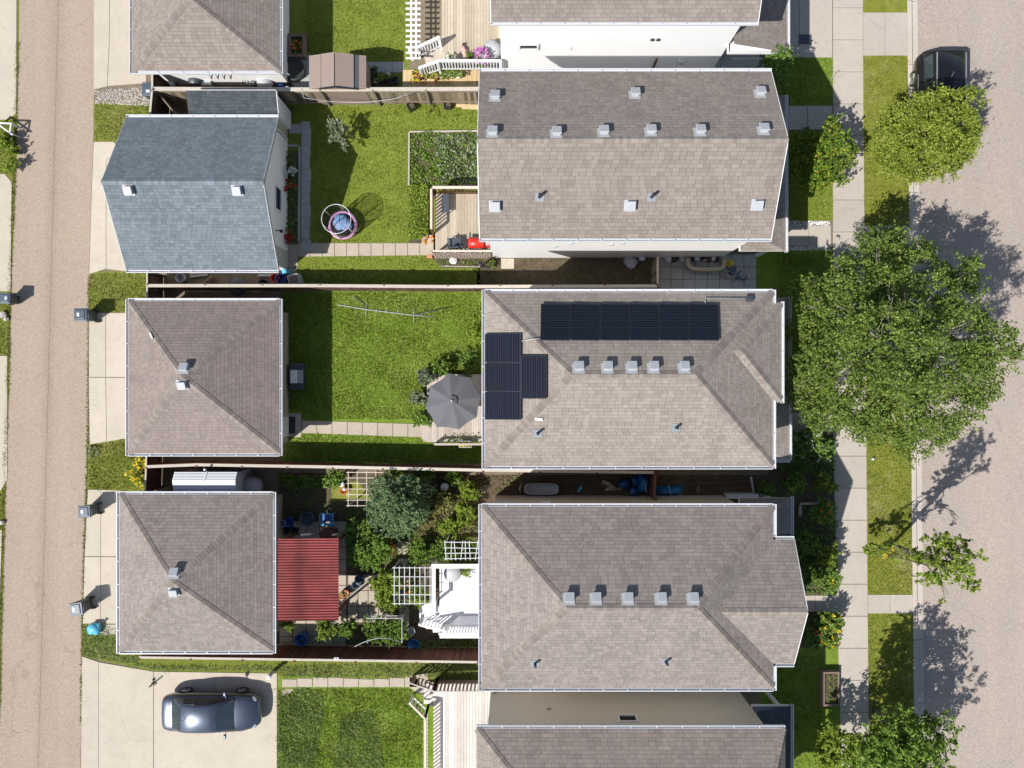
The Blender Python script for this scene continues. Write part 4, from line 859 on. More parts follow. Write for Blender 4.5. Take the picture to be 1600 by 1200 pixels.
g0, gr0, GF0, GN0, gb0 = garage_hip('brown hip roofed garage cut by the top edge of the photo', 203, -124, 441, 114, (295, -5), ['roof_brown'], 'cap_brown', 'sid_white', 'SEW')
window(g0, (gb0[1] - .30, 15.0, 1.4), (1, 0), 1.0, .8)
x0, x1, yS, yN = -17.06, -10.32, ge(0, 425).y + .1, ge(0, 180).y - .1; yr = (yS + yN) / 2; rz = 4.32
g1 = thing('garage', 'white garage with a slate blue gable roof', 'garage', (-13.7, 8.4, 0))
S_, N_ = [Vector((x0, yS, GE)), Vector((x1, yS, GE)), Vector((x1, yr, rz)), Vector((x0, yr, rz))], [Vector((x1, yN, GE)), Vector((x0, yN, GE)), Vector((x0, yr, rz)), Vector((x1, yr, rz))]
gr1 = roof_part(g1, [S_, N_], 'roof_blue'); ns_, nn_ = nrm(*S_[:3]), nrm(*N_[:3]); caps(gr1, (x0, yr, rz), (x1, yr, rz), 'cap_blue', nn_, ns_)
gable_wall(g1, x0, x1, yS, yN, GE, yr, rz, 'sid_white', .30, .32); rakes(gr1, x0, x1, yS, yN, GE, yr, rz, 'steel'); gutter(gr1, (x1, yS, GE), (x0, yS, GE), (0, -1)); gutter(gr1, (x0, yN, GE), (x1, yN, GE), (0, 1))
vent(gr1, 200, 297, S_[0], ns_); vent(gr1, 370, 297.5, S_[0], ns_)
window(g1, (x1 - .30, 8.38, 1.55), (1, 0), 1.05, .85); MB().rect(x1 - .30, 5.45, x1 - .265, 6.25, .08, 2.05).build('side_door', M['sid_grey'], g1)
lm_ = MB(); lm_.tube([(x1 - .3, 6.9, 1.75), (x1 - .14, 6.9, 1.85), (x1 - .10, 6.9, 1.72)], .025, 6); lm_.lathe([(.03, 0), (.08, -.10), (.085, -.12)], (x1 - .10, 6.9, 1.74), 10); lm_.build('wall_lamp', M['black'], g1, True)
dd = MB()
for i in range(4): dd.rect(x0 + .24, 6.0, x0 + .295, 10.8, .04 + i * .52, .55 + i * .52)
dd.build('garage_door', M['white'], g1, bevel=.01)
# lean-to shed behind the blue roofed garage
ls = thing('shed', 'narrow lean-to shed with dark slate roof behind the blue roofed garage', 'shed', (-12.4, 12.5, 0))
za, zb = 2.45, 2.15; q0, q1 = P(290, 0, za).x, P(431, 0, za).x; yA, yB = P(0, 141, za).y, P(0, 178, zb).y
lr = roof_part(ls, [[Vector((q0, yB, zb)), Vector((q1, yB, zb)), Vector((q1, yA, za)), Vector((q0, yA, za))]], 'roof_dark')
MB().add([(q0 + .1, yB + .05, 0), (q1 - .06, yB + .05, 0), (q1 - .06, yA - .06, 0), (q0 + .1, yA - .06, 0), (q0 + .1, yB + .05, zb - .06), (q1 - .06, yB + .05, zb - .06), (q1 - .06, yA - .06, za - .06), (q0 + .1, yA - .06, za - .06)], [(0, 1, 5, 4), (1, 2, 6, 5), (2, 3, 7, 6), (3, 0, 4, 7)]).build('wall', M['sid_white'], ls)
fb = MB(); fb.bar((q0, yA + .012, za - .06), (q1, yA + .012, za - .06), .022, .12); fb.bar((q0, yB - .012, zb - .07), (q1, yB - .012, zb - .07), .022, .12); fb.bar((q1 + .012, yB, zb - .07), (q1 + .012, yA, za - .07), .022, .12); fb.build('fascia', M['white'], lr)
gd = thing('gate', 'cream panel gate between the blue roofed garage and its lean-to shed', 'gate', (-10.62, 11.8, 0))
MB().rect(-10.64, 11.58, -10.60, 12.02, .08, 1.95).build('door_panel', M['cream'], gd, bevel=.01); fr = MB(); fr.bar((-10.62, 11.54, 0), (-10.62, 11.54, 2.05), .06, .06); fr.bar((-10.62, 12.06, 0), (-10.62, 12.06, 2.05), .06, .06); fr.bar((-10.62, 11.575, 2.0), (-10.62, 12.025, 2.0), .06, .06); fr.build('gate_frame', M['white'], gd)

# ================================================================== FENCES
def fence(label, pts, h, side, board, cap, posts=2.43, capw=0.13, name='fence', cat='fence', rails=True, capz=None):
    """pts: base line (x, y); side: +1 posts on the left of the run"""
    f = thing(name, label, cat, (pts[0][0], pts[0][1], 0)); bm = MB(); rm = {.35: MB(), h - .25: MB()}; cm = MB(); rr = random.Random(len(label))
    for a, b in zip(pts[:-1], pts[1:]):
        a = Vector((*a, 0)); b = Vector((*b, 0)); d = (b - a); L = d.length; d.normalize(); n = Vector((-d.y, d.x, 0)) * side
        k = max(1, int(L / 0.142))
        for i in range(k):
            p = a + d * ((i + .5) * L / k); hh = h - .05 - rr.uniform(0, .015)
            bm.box(p + Vector((0, 0, .04 + (hh - .04) / 2)) - n * (0.005 * (i % 2)), (L / k - .006, .02, hh - .04), rz=math.atan2(d.y, d.x))
        for z in (.35, h - .25): rm[z].bar(a + n * .045 + Vector((0, 0, z)), b + n * .045 + Vector((0, 0, z)), .04, .085)
        cm.bar(a + n * .02 + Vector((0, 0, h - .012)), b + n * .02 + Vector((0, 0, h - .012)), capw, .035)
        m = max(1, round(L / posts))
        for i in range(m + (1 if b.to_tuple() == (*pts[-1], 0) else 0)):
            p = a + d * (i * L / m); MB().box(p + n * .085 + Vector((0, 0, (h + .02) / 2)), (.09, .09, h + .02), rz=math.atan2(d.y, d.x)).build('post', M[board], f)
    bm.build('board_panel', M[board], f); [q.build('rail', M[board], f) for q in rm.values()]; cm.build('cap_rail', M[cap], f); return f
def gl(px, h): p = P(px[0], px[1], h); return (p.x, p.y)
fence('weathered brown fence behind the blue roofed garage, sunlit boards showing', [gl((238, 138), 1.8), gl((500, 139), 1.8), gl((748, 138), 1.8)], 1.8, -1, 'fence', 'fencecap', capw=.17)
fence('short grey fence at the alley between the top two garages', [gl((237, 112), 1.8), gl((237, 139), 1.8), gl((233, 182), 1.8)], 1.8, 1, 'fencedark', 'fencecap', capw=.09)
fence('long fence with grey cap between the top and middle yards', [gl((231, 447), 1.62), gl((500, 447), 1.62), gl((700, 448.5), 1.62), gl((1027, 447.5), 1.62)], 1.62, 1, 'fencedark', 'fencecap', capw=.14)
fence('short dark fence at the alley between the blue roofed and middle garages', [gl((229, 424), 1.62), gl((229, 470), 1.62)], 1.62, 1, 'fencedark', 'fencecap', capw=.07)
fence('long reddish fence with pale cap between the middle and lower yards', [gl((229, 728.5), 1.62), gl((307, 725.5), 1.62), gl((520, 729), 1.62), gl((755, 734), 1.62), gl((1022, 737.5), 1.62)], 1.62, -1, 'fencered', 'fencecap', capw=.13)
fence('short reddish fence at the alley beside the yellow flowers', [gl((228, 710), 1.62), gl((226, 768), 1.62)], 1.62, 1, 'fencered', 'fencecap', capw=.07)
fence('red brown fence above the blue car, boards leaning into view', [gl((217, 1026.5), 1.75), gl((460, 1030), 1.75), gl((746, 1034), 1.75)], 1.75, -1, 'fencered', 'fencecap', capw=.10)
fence('pale wooden gate section closing the paver patio', [gl((1027, 402), 1.5), gl((1027, 447), 1.5)], 1.5, 1, 'fence', 'fencecap', capw=.08, name='gate', cat='gate')
fence('brown gate section beside the bright blue tarp', [gl((1023, 738), 1.6), gl((1022, 779), 1.6)], 1.6, 1, 'fencered', 'rail', capw=.12, name='gate', cat='gate')
fence('grey timber fence piece behind the shed with the dark slate roof', [gl((244, 143), 1.4), gl((276, 182), 1.4)], 1.4, 1, 'fence', 'fence', capw=.05)
psheet('neighbour_lawn', [(150, -3000), (1300, -3000), (1300, -125), (172, -125)], 0.003, 'far', 'grass beyond the top edge of the photo')
psheet('neighbour_lawn', [(128, 1331), (1300, 1331), (1300, 3600), (60, 3600)], 0.003, 'far', 'grass beyond the bottom edge of the photo')
psheet('neighbour_lawn', [(-2300, -3000), (-201, -3000), (-201, 3600), (-2300, 3600)], 0.003, 'far', 'grass beyond the pads left of the alley')
# ================================================================== DECKS
def rail_run(root, a, b, z0, z1, mat, cap, capw=.10, sp=.15, bw=.04, posts=True, z0b=None, z1b=None):
    z0b = z0 if z0b is None else z0b; z1b = z1 if z1b is None else z1b
    A0, B0, A1, B1 = Vector((*a, z0)), Vector((*b, z0b)), Vector((*a, z1)), Vector((*b, z1b)); L = (B0 - A0).length; n = max(2, int(L / sp)); up = Vector((0, 0, 1))
    MB().bar(A1, B1, capw, .04).build('top_rail', M[cap], root); MB().bar(A0 + up * .09, B0 + up * .09, .04, .06).build('bottom_rail', M[mat], root)
    src = None; o3 = root.location
    for i in range(n):
        t = (i + .5) / n; p0, p1 = A0.lerp(B0, t), A1.lerp(B1, t)
        if src is None: src = MB().box((0, 0, (p1.z - p0.z - .1) / 2 + .08), (bw, bw, p1.z - p0.z - .1)).build('baluster', M[mat], None); ob = src
        else: ob = src.copy(); COL.objects.link(ob)
        ob.parent = root; ob.location = p0 - o3
    if posts:
        for p0, p1 in ((A0, A1), (B0, B1)): MB().rect(p0.x - .045, p0.y - .045, p0.x + .045, p0.y + .045, 0, p1.z - .021).build('post', M[mat], root)
def boards(root, x0, y0, x1, y1, z, mat, along='y', bw=.14, name='floor', th=.035):
    mb = MB(); ln = (x1 - x0) if along == 'y' else (y1 - y0); n = max(1, round(ln / bw))
    for i in range(n):
        a, b = ln * i / n + .004, ln * (i + 1) / n - .004
        if along == 'y': mb.rect(x0 + a, y0, x0 + b, y1, z - th, z)
        else: mb.rect(x0, y0 + a, x1, y0 + b, z - th, z)
    return mb.build(name, M[mat], root)
def lattice_panel(root, a, b, z0, z1, mat, name='lattice', sp=.17, w=.035):
    a = Vector((*a, 0)); b = Vector((*b, 0)); d = (b - a); L = d.length; d.normalize(); H_ = z1 - z0; mb = MB(); nrm_ = Vector((-d.y, d.x, 0)); k = int((L + H_) / sp)
    for i in range(k):
        s = i * sp - H_
        for sg in (1, -1):
            t0, t1 = (s, s + H_); lo, hi = max(0, t0), min(L, t1)
            if hi - lo < .03: continue
            za, zb_ = (z0 + lo - t0, z0 + hi - t0) if sg > 0 else (z1 - (lo - t0), z1 - (hi - t0))
            o = nrm_ * (.006 * sg); mb.bar(a + d * lo + Vector((0, 0, za)) + o, a + d * hi + Vector((0, 0, zb_)) + o, .008, w)
    return mb.build(name, M[mat], root)
# deck of the top house
d1 = thing('deck', 'tan board deck with red brown railing and pale rail caps', 'deck', (-2.4, 7.5, 0)); DZ = .55
boards(d1, -3.58, 6.10, -.96, 8.86, DZ, 'deck'); MB().rect(-3.55, 6.12, -.98, 8.83, .02, DZ - .04).build('skirt', M['rail'], d1)
RZ = DZ + .98
rail_run(d1, (-3.60, 8.90), (-.96, 8.90), DZ, RZ, 'rail', 'railcap', .12, .16, .05); rail_run(d1, (-3.66, 7.02), (-3.66, 8.84), DZ, RZ, 'rail', 'railcap', .10, .165, .045)
rail_run(d1, (-3.60, 6.02), (-.95, 6.02), DZ, RZ, 'rail', 'railcap', .09, .165, .03); lattice_panel(d1, (-3.6, 5.93), (-.95, 5.93), .05, DZ + .95, 'railcap', sp=.24, w=.04)
st = MB(); st.rect(-3.98, 6.08, -3.68, 6.98, .0, .36); st.rect(-4.25, 6.08, -3.98, 6.98, .0, .18); st.build('step', M['deck'], d1)
# deck of the middle house
d2 = thing('deck', 'grey board deck under the open grey umbrella', 'deck', (-2.6, -2.0, 0)); DZ2 = .42
boards(d2, -3.98, -2.72, -.80, .45, DZ2, 'deckgrey', 'y', .11); MB().rect(-3.95, -2.70, -.82, .43, .02, DZ2 - .04).build('skirt', M['fencedark'], d2)
rail_run(d2, (-3.55, -2.78), (-.8, -2.78), DZ2, DZ2 + .50, 'deckgrey', 'deckgrey', .09, .30, .04); ss = MB(); ss.rect(-4.25, -2.6, -4.0, -1.85, 0, .22); ss.build('step', M['deckgrey'], d2)
# white deck of the lower house
d3 = thing('deck', 'bright white board deck with white railing', 'deck', (-2.3, -10.0, 0)); DZ3 = .85
boards(d3, -3.35, -11.75, -.85, -8.45, DZ3, 'deckwhite', 'y', .14); MB().rect(-3.3, -11.72, -.87, -8.5, .02, DZ3 - .04).build('skirt', M['white'], d3)
RW = DZ3 + 1.0; yb = P(0, 991, RW).y; rail_run(d3, (-3.25, yb), (-.85, yb), DZ3, RW, 'white', 'white', .10, .13, .045)
yt = P(0, 884.5, RW).y; xw = P(677.5, 0, RW).x
fr = MB(); fr.bar((xw - .09, yt, RW), (-.85, yt, RW), .19, .05); fr.bar((xw, yt - .1, RW - .002), (xw, P(0, 952, RW).y, RW - .002), .17, .05); fr.build('wide_rail', M['white'], d3)
for p in ((xw, yt), (xw, P(0, 950, RW).y), (-1.0, yt)): MB().rect(p[0] - .05, p[1] - .05, p[0] + .05, p[1] + .05, 0, RW - .03).build('post', M['white'], d3)
stp = MB()
for i in range(3): stp.rect(-3.68 - .34 * i, -11.55 + .1 * i, -3.36 - .34 * i, -10.35 + .12 * i, .02, DZ3 - .21 * (i + 1))
stp.build('step', M['deckwhite'], d3)
rail_run(d3, tuple(P(697, 987, RW))[:2], tuple(P(655, 977, 1.2))[:2], DZ3, RW, 'white', 'white', .09, .16, .045, True, .25, 1.15)
# bottom deck
d4 = thing('deck', 'bleached timber deck with plain railing casting striped shadows', 'deck', (-2.6, -16.0, 0)); DZ4 = .60
boards(d4, P(677, 0, DZ4).x, -19.5, P(766, 0, .6).x + .3, -13.96, DZ4, 'decksilver', 'y', .14); MB().rect(-3.55, -19.4, -.8, -14.0, .02, DZ4 - .04).build('skirt', M['deckgrey'], d4)
RZ4 = DZ4 + .95; yN4 = P(0, 1081, RZ4).y + .05; xW4 = P(664, 0, RZ4).x; c1 = P(666, 1080, DZ4); yc4 = -13.91
rail_run(d4, (-3.52, yc4), (-.75, yc4), DZ4, RZ4, 'deckgrey', 'deckgrey', .05, .17, .075)
xr = P(664, 0, RZ4).x; rail_run(d4, (xr, -15.15), (xr, -19.4), DZ4, RZ4, 'white', 'railcap', .10, .17, .04)
a_ = P(640, 1101, 1.1); rail_run(d4, (a_.x, a_.y), (xr, -15.15), .1, 1.0, 'white', 'railcap', .09, .19, .035, True, DZ4, RZ4)
rail_run(d4, (P(643, 1066, .8).x, P(643, 1066, .8).y), (-3.52, yc4), .08, .95, 'deckgrey', 'deckgrey', .05, .18, .07, True, DZ4, RZ4)
s4 = MB(); s4.rect(-4.15, -15.05, -3.86, -14.1, 0, .22); s4.rect(-3.85, -15.05, -3.6, -14.1, 0, .42); s4.build('step', M['decksilver'], d4)
# top-edge deck with flowers and boardwalk
d0 = thing('deck', 'weathered deck with white railing and flower pots at the top edge', 'deck', (-2.5, 16.2, 0)); D0 = .75; R0 = D0 + .95
xa = P(690, 0, D0).x; boards(d0, xa, 15.1, -.52, 20.5, D0, 'deck', 'y', .14); MB().rect(xa + .03, 15.12, -.54, 20.4, .02, D0 - .04).build('skirt', M['white'], d0)
ya = P(0, 95, R0).y; rail_run(d0, (P(684, 0, R0).x, ya), (-.5, ya), D0, R0, 'white', 'white', .12, .135, .055)
pA, pB = P(655, 106, 1.1), P(684, 96, R0); rail_run(d0, (pA.x, pA.y), (pB.x, pB.y), .15, 1.1, 'white', 'white', .12, .15, .05, True, D0, R0)
pA, pB = P(652, 74, 1.1), P(686, 58, R0); rail_run(d0, (pA.x, pA.y), (pB.x, pB.y), .15, 1.1, 'white', 'white', .12, .15, .05, True, D0, R0)
stp = MB()
for i in range(3): stp.box((xa - .16 - .3 * i, 15.55 + .0 * i, (D0 - .19 * (i + 1)) / 2), (.29, 1.0, D0 - .19 * (i + 1)), rz=.25)
stp.build('step', M['deckgrey'], d0)
bw_ = thing('boardwalk', 'honey coloured boardwalk along the fence below the white railing', 'boardwalk', (-3.5, 14.1, 0)); boards(bw_, P(629, 0).x, P(0, 138).y, P(752, 0).x, P(0, 110).y, .06, 'pine', 'y', .22)
tr0 = thing('trellis', 'white slatted garden trellis at the top edge beside the lawn', 'trellis', (-4.9, 17.0, 0)); t_ = MB()
p0, p1 = P(634, 0, 1.1).x, P(657, 0, 1.1).x
for i in range(14): y_ = P(0, 91 - i * 8.6, 1.1).y; t_.bar((p0, y_, 1.1), (p1, y_, 1.1), .09, .025)
for x_ in (P(642.5, 0, 1.1).x, P(650, 0, 1.1).x): t_.bar((x_, P(0, 93, 1.1).y, 1.125), (x_, 20.2, 1.125), .07, .025)
t_.build('slats', M['white'], tr0); MB().rect(P(643, 0).x, 15.3, P(647, 0).x, 15.4, 0, 1.08).build('post', M['white'], tr0)

# ================================================================== wheelie bins
def bin_(label, px, py, rz):
    h = 1.06; c = P(px, py, h); t = thing('wheelie_bin', label, 'bin', (c.x, c.y, 0), 'wheelie bins along the alley')
    MB().box((c.x, c.y, .52), (.44, .46, .90), tap=1.22).build('body', M['bingreen'], t, bevel=.03)
    lid = MB(); lid.box((c.x - .01, c.y, 1.01), (.62, .61, .055), tap=.94); lid.box((c.x - .02, c.y, 1.052), (.46, .48, .035), tap=.86); lo = lid.build('lid', M['bin'], t, bevel=.018)
    MB().box((c.x - .10, c.y, 1.0765), (.12, .17, .006)).build('sticker', M['gutter'], lo)
    MB().tube([(c.x + .335, c.y - .26, 1.0), (c.x + .335, c.y + .26, 1.0)], .022, 8).build('handle', M['dkgrey'], t, True)
    for s in (-1, 1): MB().tube([(c.x + .25, c.y + s * .22, .12), (c.x + .25, c.y + s * .29, .12)], .12, 14).build('wheel', M['rubber'], t)
    t.rotation_euler = (0, 0, rz); return t
b1 = bin_('grey wheelie bin standing at the apron of the middle garage', 125.5, 491.5, 0.03)
def bin_copy(label, px, py, rz, s=1.0): c = P(px, py, 1.06); o = dup(b1, (c.x, c.y, 0), rz, label); o.scale = (s, s, s); return o
bin_copy('grey wheelie bin at the far corner of the lower garage apron', 130, 800, .06, .93)
bin_copy('grey wheelie bin nearest the cyan rubbish bag', 118.5, 952, .14)
bin_copy('grey wheelie bin across the alley at the left edge', 2, 465, 3.1, .82)
bin_copy('grey wheelie bin against the fence beside the river gravel', 231, 139, 1.6)

bag = thing('rubbish_bag', 'full cyan rubbish bag lying near the lower garage', 'bag', tuple(P(148, 983)))
MB().blob(P(147.5, 982.5, .22), .30, .14, 4, 14, 9, .75).build('sack', M['cyan'], bag, True); kn = P(154, 976, .34); MB().blob(kn, .07, .3, 5, 8, 5, 1.2).build('knot', M['cyan'], bag, True)

# ================================================================== cars
def car(label, loc, rz, L, W, Hh, paint, kind, name='parked_car', cat='car'):
    t = thing(name, label, cat, (0, 0, 0)); h2 = W / 2
    if kind == 'sedan': st = [(-.50, .66, .40, .72, .74), (-.485, .86, .27, .84, .87), (-.40, .97, .20, .90, .94), (-.25, 1.0, .19, .92, .95), (0, 1.0, .19, .92, .94), (.18, 1.0, .19, .91, .95), (.30, .98, .20, .86, .93), (.42, .90, .22, .74, .83), (.485, .72, .28, .58, .65), (.50, .50, .38, .50, .54)]
    else: st = [(-.50, .86, .42, .98, 1.0), (-.49, .95, .28, 1.06, 1.08), (-.40, .99, .22, 1.08, 1.1), (-.2, 1.0, .21, 1.08, 1.10), (.1, 1.0, .21, 1.07, 1.10), (.26, .99, .21, 1.04, 1.10), (.36, .96, .22, .96, 1.03), (.44, .90, .24, .86, .93), (.488, .78, .3, .70, .76), (.50, .58, .4, .58, .62)]
    rows = []
    for x, wf, zs, zb, zt in st:
        w = h2 * wf; X = x * L; rows.append([(X, -w * .90, zs), (X, -w, (zs + zb) * .48), (X, -w * .985, zb * .82), (X, -w * .90, zb), (X, -w * .5, zt), (X, 0, zt + .015), (X, w * .5, zt), (X, w * .90, zb), (X, w * .985, zb * .82), (X, w, (zs + zb) * .48), (X, w * .90, zs)])
    MB().loft(rows).build('body', M[paint], t, True, sub=2)
    if kind == 'sedan': cs = [(-.385, .82, .89), (-.235, .70, Hh - .06), (-.10, .69, Hh), (.03, .69, Hh - .02), (.10, .71, Hh - .10), (.265, .82, .89)]; ff, rr_ = 4, 1; belt = .90
    else: cs = [(-.485, .86, 1.06), (-.445, .72, Hh - .05), (-.2, .72, Hh), (.06, .72, Hh - .01), (.14, .73, Hh - .07), (.285, .84, 1.06)]; ff, rr_ = 4, 1; belt = 1.07
    rows = []
    for i, (x, wf, z) in enumerate(cs):
        w = h2 * wf; wb = h2 * .88; X = x * L; e = i in (0, len(cs) - 1); zb = belt - .05
        rows.append([(X, -(w if e else wb), zb), (X, -w if not e else -w, z - (.05 if not e else .02)), (X, -w * .86, z), (X, 0, z + .03), (X, w * .86, z), (X, w, z - (.05 if not e else .02)), (X, (w if e else wb), zb)])
    MB().loft(rows).build('cabin', M[paint], t, True)
    def glass(nm, i, j, t0, t1, inset):
        A, B = rows[i], rows[j]; mb = MB(); g = []
        for tt in (t0, t1):
            r = []
            for k, s in ((2, -1), (3, 0), (4, 1)): a, b = Vector(A[k]), Vector(B[k]); p = a.lerp(b, tt); p.y *= inset if k != 3 else 1; r.append(p)
            g.append(r)
        n = (g[1][1] - g[0][1]).cross(g[0][2] - g[0][1]).normalized(); n = n if n.z > 0 else -n
        vs = [p + n * .012 for r in g for p in r]; lo = [p - n * .01 for r in g for p in r]
        mb.add(vs + lo, [(0, 1, 4, 3), (1, 2, 5, 4), (6, 7, 1, 0), (7, 8, 2, 1), (3, 4, 10, 9), (4, 5, 11, 10), (0, 3, 9, 6), (2, 8, 11, 5)]); return mb.build(nm, M['carglass'], t)
    glass('windshield', ff, 5, .06, .93, .96); glass('rear_window', 0, 1, .16, .92, .96)
    for s in (-1, 1):
        k0, k1 = (0, 1) if s < 0 else (6, 5); segs = [(1, 2, .10, .95), (2, 3, .08, .95), (3, 4, .08, .96)] if kind == 'sedan' else [(1, 2, .08, .96), (2, 3, .04, .96), (3, 4, .05, .95)]
        for i, j, a, b in segs:
            q_ = []
            for tt in (a, b):
                lo, hi = Vector(rows[i][k0]).lerp(Vector(rows[j][k0]), tt), Vector(rows[i][k1]).lerp(Vector(rows[j][k1]), tt); q_ += [lo.lerp(hi, .16), lo.lerp(hi, .92)]
            n = (q_[1] - q_[0]).cross(q_[2] - q_[0]).normalized(); n = n if n.y * s > 0 else -n
            vs = [p + n * .012 for p in q_] + [p - n * .01 for p in q_]; MB().add(vs, [(0, 1, 3, 2), (4, 5, 1, 0), (6, 7, 3, 2), (0, 2, 6, 4), (1, 3, 7, 5)]).build('side_window', M['carglass'], t)
        wx = (-.292, .285) if kind == 'sedan' else (-.30, .30); r = .315 if kind == 'sedan' else .36
        for x in wx:
            y = s * (h2 - .085); tm = MB(); n = 24; pr = [(r - .10, .09), (r - .02, .095), (r, .06), (r, -.06), (r - .02, -.095), (r - .10, -.09)]; vs = []; fs = []
            for k in range(n):
                a = 2 * math.pi * k / n
                for q_, o in pr: vs.append((x * L + q_ * math.cos(a), y + o, r + q_ * math.sin(a)))
            for k in range(n):
                k2 = (k + 1) % n
                for j in range(6): fs.append((k * 6 + j, k2 * 6 + j, k2 * 6 + (j + 1) % 6, k * 6 + (j + 1) % 6))
            wo_ = tm.add(vs, fs).build('wheel', M['rubber'], t, True); rim = MB(); rim.tube([(x * L, y + s * .05, r), (x * L, y + s * .075, r)], r - .10, 20)
            for k in range(5):
                a = 2 * math.pi * k / 5; rim.bar((x * L, y + s * .085, r), (x * L + (r - .1) * math.cos(a), y + s * .085, r + (r - .1) * math.sin(a)), .02, .05)
            rim.build('rim', M['chrome'], wo_)
        zm = .98 if kind == 'sedan' else 1.16; xm = .165 if kind == 'sedan' else .20
        mm = MB(); mm.box((xm * L, s * (h2 + .085), zm), (.12, .19, .13), tap=.85); mm.box((xm * L + .02, s * (h2 - .065), zm - .045), (.05, .25, .035)); mm.build('mirror', M[paint], t, bevel=.02)
        hx = .452 if kind == 'sedan' else .455; hz = .67 if kind == 'sedan' else .80
        hl = MB().blob(((hx - .022) * L, s * h2 * (.66 if kind == 'sedan' else .72), hz - .02), .155, .02, 3, 14, 8, .36).build('headlight', M['lamp'], t, True); tl = MB().blob((-.462 * L, s * h2 * .70, .74 if kind == 'sedan' else .95), .11, .02, 3, 12, 8, .7).build('taillight', M['lampred'], t, True)
        if kind != 'sedan':
            MB().bar((-.42 * L, s * h2 * .66, Hh + .045), (.06 * L, s * h2 * .66, Hh + .035), .035, .05).build('roof_rail', M['alu'], t)
            MB().bar((-.30 * L, s * (h2 * .995 + .004), .86), (.24 * L, s * (h2 * .995 + .004), .84), .02, .03).build('door_trim', M['alu'], t)
        for x in ((-.10, .09) if kind == 'sedan' else (-.06, .12)): MB().bar((x * L - .07, s * (h2 * .975 + .01), .78 if kind == 'sedan' else .92), (x * L + .07, s * (h2 * .975 + .01), .78 if kind == 'sedan' else .92), .03, .03).build('door_handle', M[paint], t)
    mb = MB(); mb.bar((.272 * L if kind == 'sedan' else .295 * L, -h2 * .62, belt - (.012 if kind == 'sedan' else .0)), (.272 * L if kind == 'sedan' else .295 * L, h2 * .62, belt - (.012 if kind == 'sedan' else 0)), .09, .03); mb.build('wiper_cowl', M['black'], t)
    if kind == 'sedan':      # bonnet and boot shut lines, wiper blades
        sm = MB()
        for s in (-1, 1): sm.tube([(.275 * L, s * h2 * .80, .935), (.36 * L, s * h2 * .74, .905), (.44 * L, s * h2 * .60, .80)], .008, 5)
        sm.build('bonnet_seam', M['black'], t); sm = MB(); sm.tube([(-.405 * L, -h2 * .72, .945), (-.405 * L, 0, .972), (-.405 * L, h2 * .72, .945)], .007, 5); sm.build('boot_seam', M['black'], t)
        for s in (-.1, .45): MB().bar((.262 * L, s * h2, .925), (.215 * L, (s - .5) * h2, 1.055), .018, .012).build('wiper', M['black'], t)
    an = MB(); an.tube([(-.2 * L, 0, Hh + .02), (-.235 * L, .02, Hh + .20)], .012, 6); an.build('antenna', M['chrome'], t)
    t.location = loc; t.rotation_euler = (0, 0, rz); return t
xc = (P(253, 0, .7).x + P(407, 0, .7).x) / 2
car('dusty blue sedan parked on the wide concrete driveway', (xc, -15.24, .034), 0.0, 4.55, 1.80, 1.44, 'paintblue', 'sedan')
car('black minivan parked at the kerb, half under a tree', (19.82, 12.85, -.128), -math.pi / 2, 5.0, 1.98, 1.76, 'paintblack', 'van', cat='van')

# ================================================================== TREES AND SHRUBS
kz = lambda z: (HC - z) / HC / PPM
def ctr(px, py, z): p = P(px, py, z); return (p.x, p.y, z)
lob = []
for px, py, z, rp in ((1447, 213, 4.3, 62), (1400, 200, 3.8, 34), (1490, 180, 4.2, 38), (1500, 215, 4.0, 36), (1465, 165, 4.0, 26), (1510, 160, 4.2, 24), (1400, 245, 3.6, 30), (1435, 255, 3.7, 32), (1475, 258, 3.6, 24), (1440, 180, 4.9, 34), (1470, 215, 5.2, 36), (1420, 220, 4.8, 32), (1384, 228, 3.4, 20), (1495, 240, 3.6, 22)):
    c = ctr(px, py, z); r = rp * kz(z); r *= .86; lob.append((*c, r, r, r * .72))
tree('yellow green street tree shading the black minivan', (17.9, 11.1, 0), lob, 58000, .10, 'l_yg', .13, 21, ctr(1447, 213, 4.4), nlimb=12, carve=3.2)
lob = []
for px, py, z, rp in ((1395, 540, 4.9, 88), (1290, 500, 4.2, 52), (1275, 570, 4.2, 46), (1290, 640, 3.8, 40), (1340, 430, 4.6, 44), (1370, 385, 4.4, 30), (1330, 470, 5.5, 50), (1460, 470, 6.0, 55), (1510, 505, 6.8, 42), (1540, 480, 6.8, 20), (1480, 560, 7.0, 62), (1530, 596, 6.4, 38), (1570, 525, 7.2, 20), (1508, 632, 5.8, 34), (1460, 640, 6.2, 58), (1400, 660, 4.8, 42), (1425, 694, 4.0, 26), (1345, 630, 5.2, 55), (1360, 520, 7.2, 52), (1410, 590, 7.8, 55), (1425, 520, 8.2, 45), (1440, 420, 4.8, 34), (1500, 430, 4.6, 34), (1385, 450, 5.2, 40), (1265, 460, 3.8, 30), (1250, 520, 3.6, 26), (1255, 610, 3.4, 26), (1310, 560, 5.8, 50), (1565, 555, 6.4, 26), (1350, 668, 4.2, 26), (1470, 672, 4.6, 26), (1530, 560, 7.4, 34), (1395, 375, 3.6, 20), (1440, 390, 3.8, 16)):
    c = ctr(px, py, z); r = rp * kz(z); r *= .80; lob.append((*c, r, r, r * .62))
tree('large green street tree overhanging the sidewalk and the street', (17.0, 1.6, 0), lob, 125000, .112, 'l_big', .24, 31, ctr(1405, 545, 6.5), bark='barkpale', nlimb=28, twig=.26, twigs=3, carve=2.3)
dead = []
lob = []
